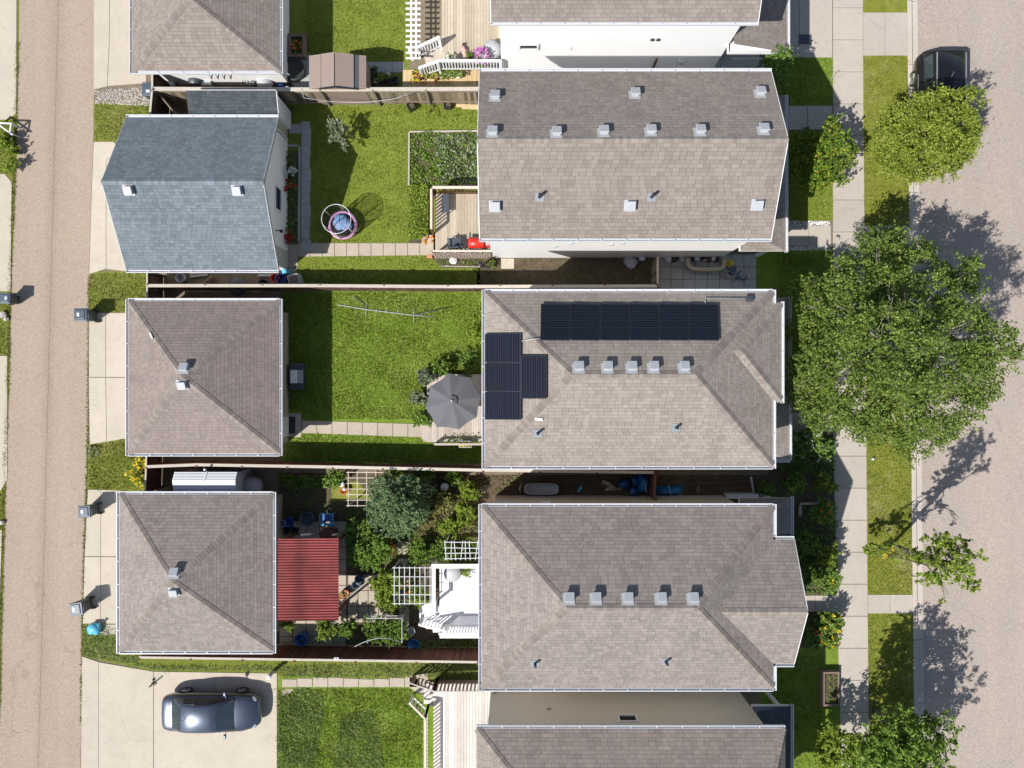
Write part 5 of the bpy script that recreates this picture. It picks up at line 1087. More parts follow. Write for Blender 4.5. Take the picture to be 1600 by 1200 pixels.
for px, py, z, rp in ((1285, 240, 2.0, 26), (1305, 215, 2.5, 22), (1265, 260, 1.7, 24), (1310, 245, 2.3, 22), (1275, 280, 1.6, 18), (1255, 225, 1.6, 16), (1325, 240, 2.1, 13), (1300, 270, 1.8, 16), (1302, 192, 2.2, 10), (1318, 285, 1.2, 8), (1250, 245, 1.5, 20), (1245, 275, 1.3, 16), (1262, 212, 1.6, 14), (1322, 225, 2.2, 10)):
    c = ctr(px, py, z); r = rp * kz(z); lob.append((*c, r, r, r * .8))
tree('small golden green shrub tree beside the front walk of the top house', (13.9, 10.0, 0), lob, 10500, .11, 'l_gold', .06, 41, ctr(1288, 240, 2.0), name='small_tree', nlimb=8, twig=.15)
lob = []
for px, py, z, rp in ((1362, 858, 1.4, 14), (1392, 860, 1.8, 18), (1420, 864, 2.2, 16), (1455, 850, 3.8, 20), (1478, 866, 5.4, 26), (1462, 893, 5.4, 24), (1445, 905, 4.0, 12), (1500, 850, 6.0, 16), (1522, 914, 6.6, 16), (1500, 903, 6.2, 14), (1480, 935, 4.2, 10), (1515, 890, 6.8, 14), (1474, 842, 5.4, 18), (1440, 870, 3.6, 14), (1528, 868, 6.8, 12), (1505, 875, 7.2, 18), (1490, 890, 6.8, 18)):
    c = ctr(px, py, z); r = rp * kz(z) * .78; lob.append((*c, r, r, r * .7))
tree('sparse young street tree with bare twigs', (17.95, -7.6, 0), lob, 5600, .115, 'l_bright', .085, 51, ctr(1500, 885, 6.4), nlimb=16, twig=.13, twigs=5)
lob = lobes_of((16.6, -15.9, 4.3), 2.7, 18, 5)
tree('leafy street tree at the bottom edge', (17.2, -15.5, 0), lob, 20000, .135, 'l_bush', .13, 61, (16.7, -15.8, 4.5), nlimb=12)
lob = lobes_of((14.7, -16.2, 1.9), 1.25, 10, 15)
tree('rounded garden shrub at the bottom edge beside the sidewalk', (14.7, -16.2, 0), lob, 7000, .12, 'l_bright', .06, 71, (14.7, -16.2, 1.9), name='small_tree', nlimb=6, twig=.14)
lob = [(*ctr(1215, 100, 2.2), .55, .45, .5), (*ctr(1210, 120, 1.5), .5, .4, .5), (*ctr(1216, 90, 2.8), .35, .3, .4)]
tree('dark green shrub at the corner of the top house', (11.9, 14.7, 0), lob, 3000, .11, 'l_dark', .05, 73, ctr(1213, 105, 2.0), name='small_tree', nlimb=3)
# back yards
bush('pale leaved young shrub alone on the back lawn', 526, 210, 1.1, .62, 900, .12, 'l_silver', 81, squash=1.1, nl=9, twig=.13)
lob = []
for px, py, z, rp in ((625, 790, 2.0, 40), (600, 765, 1.8, 24), (640, 765, 1.9, 24), (595, 800, 1.7, 22), (620, 820, 1.7, 24), (655, 790, 1.7, 20), (665, 765, 1.4, 12), (610, 785, 2.6, 24), (630, 800, 2.6, 24), (645, 815, 1.5, 14)):
    c = ctr(px, py, z); r = rp * kz(z); lob.append((*c, r, r, r * .75))
tree('blue green fruit tree in the lower back garden', (-5.2, -5.6, 0), lob, 22000, .092, 'l_blue', .08, 83, ctr(625, 790, 2.0), name='small_tree', nlimb=8, twig=.14)
for i, (px, py, z, r, n, lm, lab) in enumerate((
    (560, 830, 1.1, .62, 2600, 'l_bush', 'leafy green bush right of the red shelter, near its upper corner'), (595, 862, 1.2, .72, 3000, 'l_bush', 'green bush below the blue green fruit tree'), (560, 868, 1.2, .66, 2800, 'l_bush', 'green bush hugging the right side of the red shelter'),
    (602, 905, .9, .62, 2600, 'l_bright', 'bright green bush left of the larger white trellis'), (600, 940, .7, .5, 1700, 'l_bright', 'yellowish bush at the end of the paver patio'), (657, 930, 1.0, .45, 1300, 'l_bright', 'lime vine climbing over the larger white trellis'),
    (512, 982, 1.0, .48, 1300, 'l_bright', 'bright bush in front of the red shelter'), (543, 980, .9, .42, 1100, 'l_bush', 'round green bush beside the bean frame'), (450, 975, .7, .30, 500, 'l_bright', 'small potted shrub below the red shelter'), (690, 860, .6, .45, 1300, 'l_bush', 'bush at the corner of the white deck trellis'),
    (655, 860, .7, .5, 1500, 'l_bush', 'dark leaved bush beside the garden path'), (690, 780, .6, .55, 1600, 'l_olive', 'olive toned perennial clump behind the fruit tree'), (725, 800, .6, .5, 1700, 'l_bright', 'bright perennial clump close to the lower house wall'), (668, 808, .5, .45, 1200, 'l_olive', 'tan and green perennial clump in mid garden'), (735, 765, .5, .45, 1300, 'l_bright', 'sunlit clump near the corner of the lower house'), (705, 822, .4, .5, 1500, 'l_bright', 'low clump beside the mown garden strip'),
    (662, 745, .6, .38, 900, 'l_bush', 'bush along the reddish fence above the fruit tree'), (712, 748, .5, .40, 1000, 'l_bush', 'bush along the reddish fence near the grey barrel lid'), (530, 745, .8, .42, 1000, 'l_bush', 'bush along the reddish fence left of the small trellis'), (618, 742, .6, .4, 1000, 'l_bright', 'bright bush along the reddish fence right of the small trellis'))):
    bush(lab, px, py, z, r * 1.08, int(n * 1.7), .092, lm, 100 + i, squash=.8, twig=.11)
cover('vegetables', [(436, 740), (512, 742), (512, 762), (460, 764), (436, 758)], 900, .35, .11, M['l_bush'], 'dark leafy row along the reddish fence')
cover('weeds', [(640, 742), (750, 744), (750, 830), (640, 835)], 620, .35, .09, M['l_olive'], 'mixed garden growth behind the lower house')
cover('weeds', [(648, 838), (748, 835), (748, 850), (645, 850)], 900, .10, .07, M['l_bright'], 'narrow mown strip in the lower garden')
cover('weeds', [(640, 848), (745, 846), (745, 882), (640, 882)], 700, .35, .10, M['l_bush'], 'plants under the small deck trellis')
cover('weeds', [(652, 1000), (745, 992), (745, 1012), (652, 1012)], 800, .4, .08, M['l_bush'], 'flowering strip along the red fence below the white deck')
cover('weeds', [(440, 1000), (560, 985), (650, 1000), (650, 1012), (440, 1008)], 160, .3, .09, M['l_dark'], 'shaded growth along the red fence')
cover('weeds', [(540, 790), (660, 790), (650, 960), (610, 960), (600, 880), (545, 880)], 330, .30, .09, M['l_bush'], 'leafy undergrowth around the fruit tree')
cover('weeds', [(440, 760), (560, 790), (560, 812), (440, 815)], 260, .15, .08, M['l_bush'], 'sparse shaded growth in the lower garden')
cover('weeds', [(742, 745), (820, 742), (790, 770), (742, 775)], 260, .2, .08, M['l_olive'], 'dry sunlit growth at the mouth of the soil passage')
# vegetable bed of the top house
cover('vegetables', [(641, 208), (748, 208), (748, 288), (672, 290), (672, 292), (641, 292)], 520, .30, .11, M['l_bush'], 'vegetable plants in the timber edged bed')
cover('vegetables', [(678, 212), (748, 212), (748, 286), (690, 286)], 260, .42, .15, M['l_silver'], 'strappy pale leaves in the timber edged bed')
cover('vegetables', [(641, 226), (675, 226), (675, 286), (641, 286)], 260, .18, .08, M['l_olive'], 'olive weeds in the timber edged bed')
cover('ground_cover', [(641, 290), (670, 290), (670, 372), (641, 376)], 1100, .30, .10, M['l_bright'], 'lush bright green ground cover left of the tan deck', clump=False)
cover('ground_cover', [(672, 404), (782, 406), (782, 418), (690, 418)], 280, .22, .08, M['l_bush'], 'small plants below the lattice skirt of the tan deck')
ed = thing('bed_edging', 'pale timber edging around the vegetable bed', 'edging', tuple(P(640, 207))); e_ = MB()
for a, b in (((640, 206.5), (748, 205)), ((639.5, 207.5), (639, 290))): p, q_ = P(*a, .08), P(*b, .08); e_.bar(p, q_, .07, .16)
e_.build('timbers', M['edge'], ed)
cover('flower_bed', [(447, 238), (466, 238), (464, 377), (447, 377)], 420, .4, .10, M['l_dark'], 'shaded flower bed foliage beside the blue roofed garage')
bush('white flowering plant in the shaded flower bed', 453, 268, .45, .26, 300, .09, 'l_dark', 131, petals=('p_white', 26, .10)); bush('dark red flowering plant midway along the shaded flower bed', 456, 292, .4, .26, 300, .09, 'l_dark', 132, petals=('p_red', 14, .08)); bush('red flowering plant at the near end of the shaded flower bed', 452, 367, .4, .26, 300, .09, 'l_dark', 133, petals=('p_red', 30, .08))
# middle yard planting
cover('ground_cover', [(738, 490), (752, 470), (752, 560), (742, 556)], 700, .35, .11, M['l_bright'], 'bright plants along the rear wall of the middle house', clump=False)
for i, (px, py, z, r, n, lm, lab) in enumerate(((664, 590, .7, .42, 1200, 'l_silver', 'silvery bush left of the grey umbrella'), (690, 575, .6, .45, 1200, 'l_bush', 'green bush above the grey umbrella'), (735, 566, .6, .55, 1600, 'l_dark', 'dark bush between umbrella and house wall'), (655, 625, .5, .40, 1000, 'l_silver', 'pale flowering bush beside the grey deck'), (660, 652, .7, .42, 1200, 'l_bush', 'green bush at the end of the paver path'), (742, 520, .8, .32, 800, 'l_bright', 'lime bush against the rear wall of the middle house'))):
    bush(lab, px, py, z, r, n, .10, lm, 140 + i, twig=.11)
cover('ground_cover', [(690, 680), (748, 678), (748, 690), (700, 692)], 240, .35, .09, M['l_bush'], 'plants under the low railing of the grey deck', z=.44)
# front planting
for i, (px, py, z, r, n, lm, lab, pet) in enumerate(((1290, 800, .9, .55, 1700, 'l_bush', 'flowering shrub beside the sidewalk, upper front bed', ('p_org', 14, .08)), (1265, 850, .9, .62, 2000, 'l_dark', 'dark shrub beside the lower porch', None), (1294, 868, 1.2, .55, 1900, 'l_bright', 'bright bush leaning over the sidewalk', None), (1290, 905, 1.2, .62, 2200, 'l_bush', 'large green bush above the front walk of the lower house', ('p_yel', 10, .07)),
    (1258, 900, .8, .6, 1900, 'l_dark', 'dark bush against the front gable', None), (1270, 990, .8, .62, 1900, 'l_dark', 'dark bush below the front walk of the lower house', ('p_red', 14, .09)), (1298, 975, 1.0, .48, 1900, 'l_bush', 'golden flowering bush below the front walk', ('p_yel', 14, .08)), (1292, 1000, .8, .42, 1200, 'l_bush', 'bush above the raised brown planter', ('p_yel', 12, .07)), (1252, 690, .8, .7, 2200, 'l_dark', 'broad dark bush beside the front walk of the middle house', ('p_white', 20, .06)), (1285, 700, .7, .6, 1900, 'l_dark', 'dark bush near the sidewalk in front of the middle house', ('p_white', 12, .06)), (1285, 752, .7, .55, 1600, 'l_bush', 'yellow flowered bush near the sidewalk', ('p_yel', 24, .06)), (1240, 750, .7, .6, 1800, 'l_dark', 'dark bush between the two porches', ('p_yel', 10, .06)), (1200, 765, .5, .4, 900, 'l_dark', 'low dark bush at the end of the soil passage', None), (1270, 675, .7, .4, 1000, 'l_bush', 'bush at the edge of the middle front walk', ('p_white', 10, .06)))):
    bush(lab, px, py, z, r, n, .11, lm, 170 + i, twig=.12, petals=pet)
cover('ground_cover', [(1215, 682), (1302, 682), (1302, 740), (1215, 740)], 420, .28, .10, M['l_dark'], 'dark ground cover in the middle front bed', clump=False)
cover('ground_cover', [(1243, 790), (1306, 790), (1310, 928), (1245, 928)], 360, .30, .11, M['l_dark'], 'dark ground cover in the lower front bed')
cover('ground_cover', [(1245, 958), (1312, 958), (1312, 1010), (1245, 1012)], 360, .30, .11, M['l_dark'], 'dark ground cover below the lower front walk')
bush('yellow flower patch at the foot of the alley fence', 217, 742, .35, .48, 900, .09, 'l_bright', 200, squash=.6, twig=.2, petals=('p_yel', 26, .10), rx=.55); bush('yellow flower patch touching the middle garage corner', 219, 722, .35, .30, 500, .09, 'l_bright', 201, squash=.6, petals=('p_yel', 12, .10))
bush('weedy green shrub beyond the alley at the left edge', 4, 225, .4, .70, 1700, .11, 'l_bright', 202, squash=.7); bush('small weedy shrub beyond the alley above the concrete pad', 17, 258, .45, .38, 600, .10, 'l_bright', 203)
bush('yellow flowering clump at the foot of the sparse young tree', 1382, 859, .25, .28, 300, .09, 'l_bright', 204, squash=.5, petals=('p_yel', 26, .09))
cover('weeds', [(141, 697), (155, 697), (153, 716), (140, 716)], 220, .25, .10, M['l_silver'], 'grey green weed clump at the alley edge', clump=False)

# ================================================================== GARDEN STRUCTURES
# red corrugated shelter
sh = thing('shelter', 'open shelter with a red corrugated roof', 'shelter', (-9.3, -8.6, 0)); zs_ = 2.35
xa, xb_, yt_, yb_ = P(435, 0, zs_).x, P(529, 0, zs_).x, P(0, 841, zs_).y, P(0, 969, zs_).y; ny = 30 * 8; vs = []; fs = []
for i in range(ny + 1):
    y = yt_ + (yb_ - yt_) * i / ny; dz = .034 * math.cos(2 * math.pi * i / 8)
    for j in range(5): t__ = j / 4; vs.append((xa + (xb_ - xa) * t__, y, zs_ + .10 * (1 - t__) + dz + .004 * math.sin(j * 2.2)))
for i in range(ny):
    for j in range(4): fs.append((i * 5 + j, i * 5 + j + 1, i * 5 + 6 + j, i * 5 + 5 + j))
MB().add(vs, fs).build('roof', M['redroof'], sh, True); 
for x in (xa + .15, xb_ - .15):
    for y in (yt_ - .2, yb_ + .2): MB().rect(x - .05, y - .05, x + .05, y + .05, 0, zs_ - .06).build('post', M['fencered'], sh)
fr = MB()
for y in (yt_ - .2, yb_ + .2): fr.rect(xa + .05, y - .03, xb_ - .05, y + .03, zs_ - .059, zs_ - .028)
fr.build('beam', M['fencered'], sh)
for px, lab in ((477.5, 'white pole leaning out above the red shelter'), (525, 'pinkish pole standing at the upper right corner of the red shelter')):
    p = P(px, 842, 1.5); t = thing('pole', lab, 'pole', (p.x, p.y, 0)); mb = MB(); mb.tube([(p.x, p.y - .05, .0), (p.x, p.y + .30, 2.1)], .045, 8); mb.tube([(p.x, p.y + .28, 2.02), (p.x, p.y + .30, 2.12)], .055, 8); mb.build('shaft', M['white' if px < 500 else 'railcap'], t, True)
cb = thing('cabinet', 'pair of brown cabinet doors behind the red shelter', 'cabinet', tuple(P(514, 834)))
for px in (508.5, 519): p = P(px, 834, .5); mb = MB(); mb.box((p.x, p.y, .45), (.30, .36, .88)); mb.build('cupboard', M['rail'], cb, bevel=.012); MB().box((p.x, p.y, .91), (.31, .38, .03)).build('top', M['fencered'], cb)
# corrugated white shed between middle and lower yard
ws = thing('shed', 'small white metal shed squeezed beside the reddish fence', 'shed', tuple(P(318, 755))); zr, ze_ = 2.0, 1.75
xa, xb_ = P(269, 0, zr).x, P(367.5, 0, zr).x; yn_, ym_, ys_ = P(0, 737.5, ze_).y, P(0, 751.5, zr).y, P(0, 776, ze_).y
for nm, (ya, za, yb2, zb2) in {'roof': (yn_, ze_, ym_, zr), 'roof_panel': (ym_, zr, ys_, ze_)}.items():
    mb = MB(); n = 2; rows = []
    k = 6
    for i in range(k): f0, f1 = i / k, (i + 1) / k; mb.bar((xa, ya + (yb2 - ya) * (f0 + f1) / 2, za + (zb2 - za) * (f0 + f1) / 2), (xb_, ya + (yb2 - ya) * (f0 + f1) / 2, za + (zb2 - za) * (f0 + f1) / 2), abs(yb2 - ya) / k * .985, .02 + .008 * (i % 2))
    mb.build(nm, M['gutter'], ws)
MB().bar((P(320, 0, zr).x, yn_ + .02, ze_ + .02), (P(319, 0, zr).x, ym_, zr + .022), .05, .025).build('seam', M['white'], ws); MB().rect(xa + .05, ys_ + .05, xb_ - .05, yn_ - .05, 0, ze_ - .03).build('wall', M['gutter'], ws)
p = P(320, 733.5, 1.9); mb = MB(); mb.blob(p, .06, .02, 1, 10, 6); mb.build('finial', M['white'], ws, True)
cv = thing('covered_cart', 'rounded thing under a pale marbled cover beside the white shed', 'cover', tuple(P(395, 760)))
mb = MB(); mb.blob(P(394, 760, .55), .50, .05, 3, 18, 10, .95); mb.build('cover', M['vent'], cv, True); mb = MB(); p = P(394, 760); mb.lathe([(.50, 0), (.47, .5), (.44, .52)], (p.x, p.y, 0), 18); mb.build('body', M['dkgrey'], cv)
pt = thing('paver_stack', 'grey slab stack beside the white shed', 'slabs', tuple(P(378, 742)))
for k in range(3): p = P(378 - k, 742, .2); MB().rect(p.x - .38, p.y - .30, p.x + .38, p.y + .30, .03 + k * .09, .11 + k * .09).build('slab', M['greypaver'], pt, bevel=.01)
# brown resin shed
rs = thing('shed', 'brown resin shed with plank textured gable roof', 'shed', (-7.7, 13.9, 0)); zr, ze_ = 2.35, 2.0
xl, xm, xr_ = P(483, 0, ze_).x, P(523, 0, zr).x, P(572, 0, ze_).x; yt_, yb_ = P(0, 84, 2.2).y, P(0, 136, 2.2).y
def planks(x0, z0, x1, z1, nm, skip=None):
    mb = MB(); n = 15
    for i in range(n):
        ya, yb2 = yt_ + (yb_ - yt_) * i / n, yt_ + (yb_ - yt_) * (i + 1) / n - .006
        for (a, b, lift) in ([(0, .47, 0), (.49, 1, .018)] if skip is None else [(0, .60, .018), (.72, 1, .0)]):
            A, B = (x0 + (x1 - x0) * a, z0 + (z1 - z0) * a + lift), (x0 + (x1 - x0) * b, z0 + (z1 - z0) * b + lift)
            mb.add([(A[0], ya, A[1]), (B[0], ya, B[1]), (B[0], yb2, B[1]), (A[0], yb2, A[1]), (A[0], ya, A[1] - .025), (B[0], ya, B[1] - .025), (B[0], yb2, B[1] - .025), (A[0], yb2, A[1] - .025)], [(3, 2, 1, 0), (0, 1, 5, 4), (1, 2, 6, 5), (2, 3, 7, 6), (3, 0, 4, 7)])
    return mb.build(nm, M['brownshed'], rs)
planks(xl, ze_, xm - .03, zr, 'roof'); planks(xm + .01, zr, xr_, ze_, 'roof_panel', 1)
MB().bar((xm + (xr_ - xm) * .66, yt_, ze_ + (zr - ze_) * .34 - .03), (xm + (xr_ - xm) * .66, yb_, ze_ + (zr - ze_) * .34 - .03), .26, .02).build('skylight', M['dkgrey'], rs)
MB().add([(xl + .1, yb_ + .05, 0), (xr_ - .1, yb_ + .05, 0), (xr_ - .1, yt_ - .05, 0), (xl + .1, yt_ - .05, 0), (xl + .1, yb_ + .05, ze_ - .05), (xr_ - .1, yb_ + .05, ze_ - .05), (xr_ - .1, yt_ - .05, ze_ - .05), (xl + .1, yt_ - .05, ze_ - .05), (xm, yb_ + .05, zr - .05), (xm, yt_ - .05, zr - .05)], [(0, 1, 5, 8, 4), (2, 3, 7, 9, 6), (1, 2, 6, 5), (3, 0, 4, 7)]).build('wall', M['brownshed'], rs)
gm = MB(); gm.bar((xm - .75, yb_ - .03, ze_ + .08), (xm - .02, yb_ - .06, zr + .02), .05, .09); gm.bar((xm + .04, yb_ - .06, zr + .02), (xm + 1.0, yb_ - .03, ze_ + .05), .05, .09); gm.build('gable_trim', M['pv'], rs)
# trellises
def trellis(label, x0, y0, x1, y1, z, nx, ny, legs=True, wob=0.0, w=.028):
    a, b = P(x0, y1, z), P(x1, y0, z); t = thing('trellis', label, 'trellis', ((a.x + b.x) / 2, (a.y + b.y) / 2, 0)); g = MB(); rr = random.Random(nx * 7 + ny)
    for i in range(nx): x = a.x + (b.x - a.x) * i / (nx - 1); s = rr.uniform(-wob, wob); g.bar((x, a.y - .06, z), (x + s, b.y + .06, z), w, .02)
    g2_ = MB()
    for i in range(ny): y = a.y + (b.y - a.y) * i / (ny - 1); g2_.bar((a.x - .08, y, z + .02), (b.x + .06, y + rr.uniform(-wob, wob) * .3, z + .02), w, .02)
    g.build('long_slats', M['railcap' if wob == .013 else 'gutter'], t); g2_.build('cross_slats', M['railcap' if wob == .013 else 'gutter'], t)
    for x, y in ((a.x, a.y), (b.x, a.y), (a.x, b.y), (b.x, b.y)): MB().rect(x - .025, y - .025, x + .025, y + .025, 0, z - .012).build('leg', M['white'], t)
    return t
trellis('small whitish trellis beside the fruit tree and the orange bucket', 544, 738, 602, 790, 1.5, 5, 7, wob=.013)
trellis('larger white trellis left of the white deck', 616, 887, 672, 943, 1.5, 8, 5)
trellis('crooked white trellis above the white deck', 697, 847, 750, 873, 1.9, 8, 4, wob=.16)
bf = thing('bean_frame', 'square metal frame covered with bean vines near the red fence', 'trellis', tuple(P(598, 984)))
a, b = P(574, 1004, 1.3), P(628, 966, 1.3); g = MB()
for z in (1.3, .95): g.bar((a.x, b.y, z), (b.x, b.y, z), .03, .03); g.bar((b.x, b.y, z), (b.x, a.y, z), .03, .03)
g.build('frame', M['vent'], bf)
for x, y in ((a.x, a.y), (b.x, a.y), (a.x, b.y), (b.x, b.y)): MB().rect(x - .02, y - .02, x + .02, y + .02, 0, 1.31).build('leg', M['vent'], bf)
lobs = [(a.x + (b.x - a.x) * u, a.y + (b.y - a.y) * v, 1.0, .42, .36, .30) for u, v in ((.15, .3), (.4, .6), (.65, .45), (.85, .65), (.35, .15), (.7, .1), (.1, .7), (.9, .2))]
leaves('vine', fol_points(lobs, 6500, 9, twig=.1), .085, M['l_bush'], bf)
ho = thing('hose_arch', 'thin pale arched pipe over the red fence', 'pipe', tuple(P(590, 1010))); pts = []
for i in range(13): u = i / 12; px = 549 + 80 * u; py = 1023 - 26 * math.sin(math.pi * (.12 + .62 * u)) ; pts.append(P(px, py, 1.0 + .6 * math.sin(math.pi * u)))
MB().tube(pts, .016, 8).build('tube', M['vent'], ho, True)
# umbrella
um = thing('umbrella', 'open grey octagonal patio umbrella beside the middle house', 'umbrella', tuple(P(707, 628))); ap = P(706, 626, 2.62); zr_ = 2.2
vp = [P(x, y, zr_) for x, y in ((702, 583), (735, 590), (751, 621), (745, 652), (717, 671), (682, 667), (664.5, 637), (672, 604))]; vs = [ap]; fs = []; ns = 5
mb = MB()
for k in range(8):
    A, B = vp[k], vp[(k + 1) % 8]; rows = []
    for i in range(ns + 1):
        t_ = i / ns; a, b = ap.lerp(A, t_), ap.lerp(B, t_); sg = .035 * math.sin(math.pi * t_); a = a + Vector((0, 0, sg)); b = b + Vector((0, 0, sg)); m = a.lerp(b, .5) - Vector((0, 0, .05 * t_)) - (a.lerp(b, .5) - ap) * (.035 * t_ * t_)
        rows.append([a, m, b])
    mb.loft(rows, False)
can = mb.build('canopy', M['umb'], um); v2 = MB(); 
for k in range(8): 
    A, B = ap.lerp(vp[k], .19) + Vector((0, 0, .085)), ap.lerp(vp[(k + 1) % 8], .19) + Vector((0, 0, .085)); v2.add([ap + Vector((0, 0, .12)), A, B], [(0, 1, 2)])
v2.build('vent_flap', M['umb'], can); vl = MB()
for k in range(8): A, B = vp[k], vp[(k + 1) % 8]; m = A.lerp(B, .5) - Vector((0, 0, .05)) - (A.lerp(B, .5) - ap) * .035; vl.add([A, m, B, B - Vector((0, 0, .12)), m - Vector((0, 0, .12)), A - Vector((0, 0, .12))], [(0, 1, 4, 5), (1, 2, 3, 4)])
vl.build('valance', M['umb'], can); MB().tube([(ap.x, ap.y, .42), (ap.x, ap.y, 2.72)], .03, 10).build('pole', M['dkgrey'], um, True); MB().blob((ap.x, ap.y, 2.76), .04, .0, 1, 10, 6).build('finial', M['gutter'], um, True); MB().lathe([(.28, 0), (.26, .06), (.06, .09), (.04, .3)], (ap.x, ap.y, .42), 16).build('base', M['black'], um)
rb = MB()
for k in range(8): rb.bar((ap.x, ap.y, 2.60), vp[k] - Vector((0, 0, .01)), .02, .02)
rb.build('ribs', M['dkgrey'], um)
# trampoline
tp = thing('trampoline', 'round kids trampoline with pink padding and net enclosure', 'trampoline', tuple(P(536, 352))); cb_, ct_ = P(535.5, 351.5, .40), P(524.5, 342.5, 1.65); rr_ = .66
mb = MB(); mb.lathe([(.50, .0), (.50, .012), (.0001, .012)], (cb_.x, cb_.y, .36), 32); mb.build('jump_mat', M['black'], tp)
pd = MB(); vs = []; fs = []; n = 36
for i in range(n):
    a = 2 * math.pi * i / n
    for r, z in ((.55, .36), (.55, .43), (.61, .45), (.68, .43), (.68, .36)): vs.append((cb_.x + r * math.cos(a), cb_.y + r * math.sin(a), z))
for i in range(n):
    i2 = (i + 1) % n
    for j in range(5): fs.append((i * 5 + j, i2 * 5 + j, i2 * 5 + (j + 1) % 5, i * 5 + (j + 1) % 5))
pd.add(vs, fs).build('padding', M['pink'], tp, True)
dxy = ct_ - Vector((cb_.x, cb_.y, 1.65)); dxy.z = 0; cx, cy = cb_.x + dxy.x * .0, cb_.y
MB().ring((cb_.x, cb_.y, 1.68), rr_, .016, 40).build('top_hoop', M['gutter'], tp, True)
for k in range(6): a = 2 * math.pi * k / 6 + .4; x, y = cb_.x + rr_ * math.cos(a), cb_.y + rr_ * math.sin(a); MB().tube([(x, y, 0), (x, y, 1.68)], .021, 8).build('post', M['gutter'], tp, True)
nm_ = MB(); vs = [(cb_.x + (rr_ - .03) * math.cos(2 * math.pi * i / 36), cb_.y + (rr_ - .03) * math.sin(2 * math.pi * i / 36), z) for z in (.42, 1.66) for i in range(36)]
nm_.add(vs, [(i, (i + 1) % 36, 36 + (i + 1) % 36, 36 + i) for i in range(36)]).build('net', M['net'], tp, True)
fl = thing('pool_float', 'blue and white swirl patterned float inside the trampoline', 'float', (cb_.x, cb_.y, .375)); mb = MB(); rr2 = random.Random(3)
mb.blob((cb_.x - .08, cb_.y + .10, .50), .36, .18, 8, 16, 8, .40); mb.blob((cb_.x + .16, cb_.y + .0, .49), .30, .2, 9, 14, 8, .45); mb.build('crumpled_float', M['swirl'], fl, True)
# clothes pole lying on the lawn
cl = thing('clothes_line', 'thin grey clothes line frame lying on the middle lawn', 'clothes line', tuple(P(600, 485))); mb = MB(); G_ = lambda x, y, z=.06: P(x, y, z)
mb.tube([G_(527, 476, .05), G_(572, 483.5), G_(646, 492.5), G_(677, 495, .04)], .019, 8); mb.build('main_pole', M['steel'], cl, True)
for a, b in (((573, 467), (571.5, 494)), ((647.5, 481), (646, 505))): MB().tube([G_(*a, .09), G_(*b, .09)], .013, 8).build('cross_arm', M['steel'], cl, True)
for a, b in (((553.5, 463), (573, 482)), ((648, 492), (701, 480.5))): MB().tube([G_(*a, .10), G_(*b, .10)], .02, 8).build('dark_arm', M['dkgrey'], cl, True)
for px in (588, 604, 621): MB().tube([G_(px, 483, .08), G_(px, 489 + (px - 588) * .06, .08)], .014, 6).build('hook', M['steel'], cl)
# chest and mat beside the middle garage
ch = thing('bench', 'padded grey garden bench chest beside the middle garage', 'bench', tuple(P(463, 587))); p = P(463, 588, .5)
MB().rect(p.x - .34, p.y - .62, p.x + .30, p.y + .62, .10, .40).build('box', M['dkgrey'], ch, bevel=.02); MB().rect(p.x - .30, p.y - .32, p.x + .04, p.y + .30, .402, .50).build('seat_pad', M['white'], ch, bevel=.03); MB().rect(p.x + .05, p.y - .32, p.x + .30, p.y + .30, .402, .47).build('side_pad', M['vent'], ch, bevel=.02); 
for sx in (-.28, .24):
    for sy in (-.54, .54): MB().rect(p.x + sx - .03, p.y + sy - .03, p.x + sx + .03, p.y + sy + .03, .005, .10).build('leg', M['black'], ch)
mt = thing('doormat', 'black doormat at the side door of the middle garage', 'mat', tuple(P(455, 664))); p = P(456, 664); mb = MB(); mb.rect(p.x - .18, p.y - .40, p.x + .18, p.y + .40, .036, .052)
mb.build('pile', M['black'], mt, bevel=.006)
pb = thing('planter_box', 'window box of yellow and red flowers hung on the low railing', 'planter', tuple(P(727, 694))); a, b = P(717.5, 699, .78), P(736.5, 689.5, .78); mb = MB()
for q1_, q2_ in (((a.x, a.y), (b.x, a.y)), ((b.x, a.y), (b.x, b.y)), ((b.x, b.y), (a.x, b.y)), ((a.x, b.y), (a.x, a.y))): mb.bar((*q1_, .70), (*q2_, .70), .03, .22)
mb.rect(a.x, a.y, b.x, b.y, .60, .70); mb.build('trough', M['vent'], pb); C = np.column_stack([rng.uniform(a.x + .03, b.x - .03, 160), rng.uniform(a.y + .03, b.y - .03, 160), rng.uniform(.72, .86, 160)]); leaves('foliage', C[:100], .08, M['l_bright'], pb); leaves('flowers', C[100:140] + np.array([0, 0, .03]), .07, M['p_yel'], pb, 1.5, .9); leaves('red_flowers', C[140:], .07, M['p_red'], pb, 1.5, .9)
# barbecue and chair on the tan deck
bb = thing('barbecue', 'red hooded gas barbecue on the tan deck', 'barbecue', (P(747, 380, 1.3).x, P(747, 380, 1.3).y, DZ)); p = P(744, 379, 1.35)
MB().rect(p.x - .32, p.y - .24, p.x + .32, p.y + .24, DZ + .08, DZ + .62).build('cart', M['black'], bb, bevel=.015); hd = MB(); rows = []
for x in (-.36, -.33, .33, .36):
    k = .82 if abs(x) > .34 else 1; rows.append([(p.x + x, p.y + .27 * k * math.cos(a), DZ + .64 + .30 * k * math.sin(a)) for a in np.linspace(0, math.pi, 11)])
hd.loft(rows).build('hood', M['red'], bb, True)
for s, m in ((-1, 'black'), (1, 'red')): MB().rect(p.x + s * .38, p.y - .2, p.x + s * .66, p.y + .2, DZ + .62, DZ + .66).build('side_shelf', M[m], bb, bevel=.012)
MB().tube([(p.x - .24, p.y - .27, DZ + .78), (p.x + .24, p.y - .27, DZ + .78)], .018, 8).build('hood_handle', M['chrome'], bb, True); 
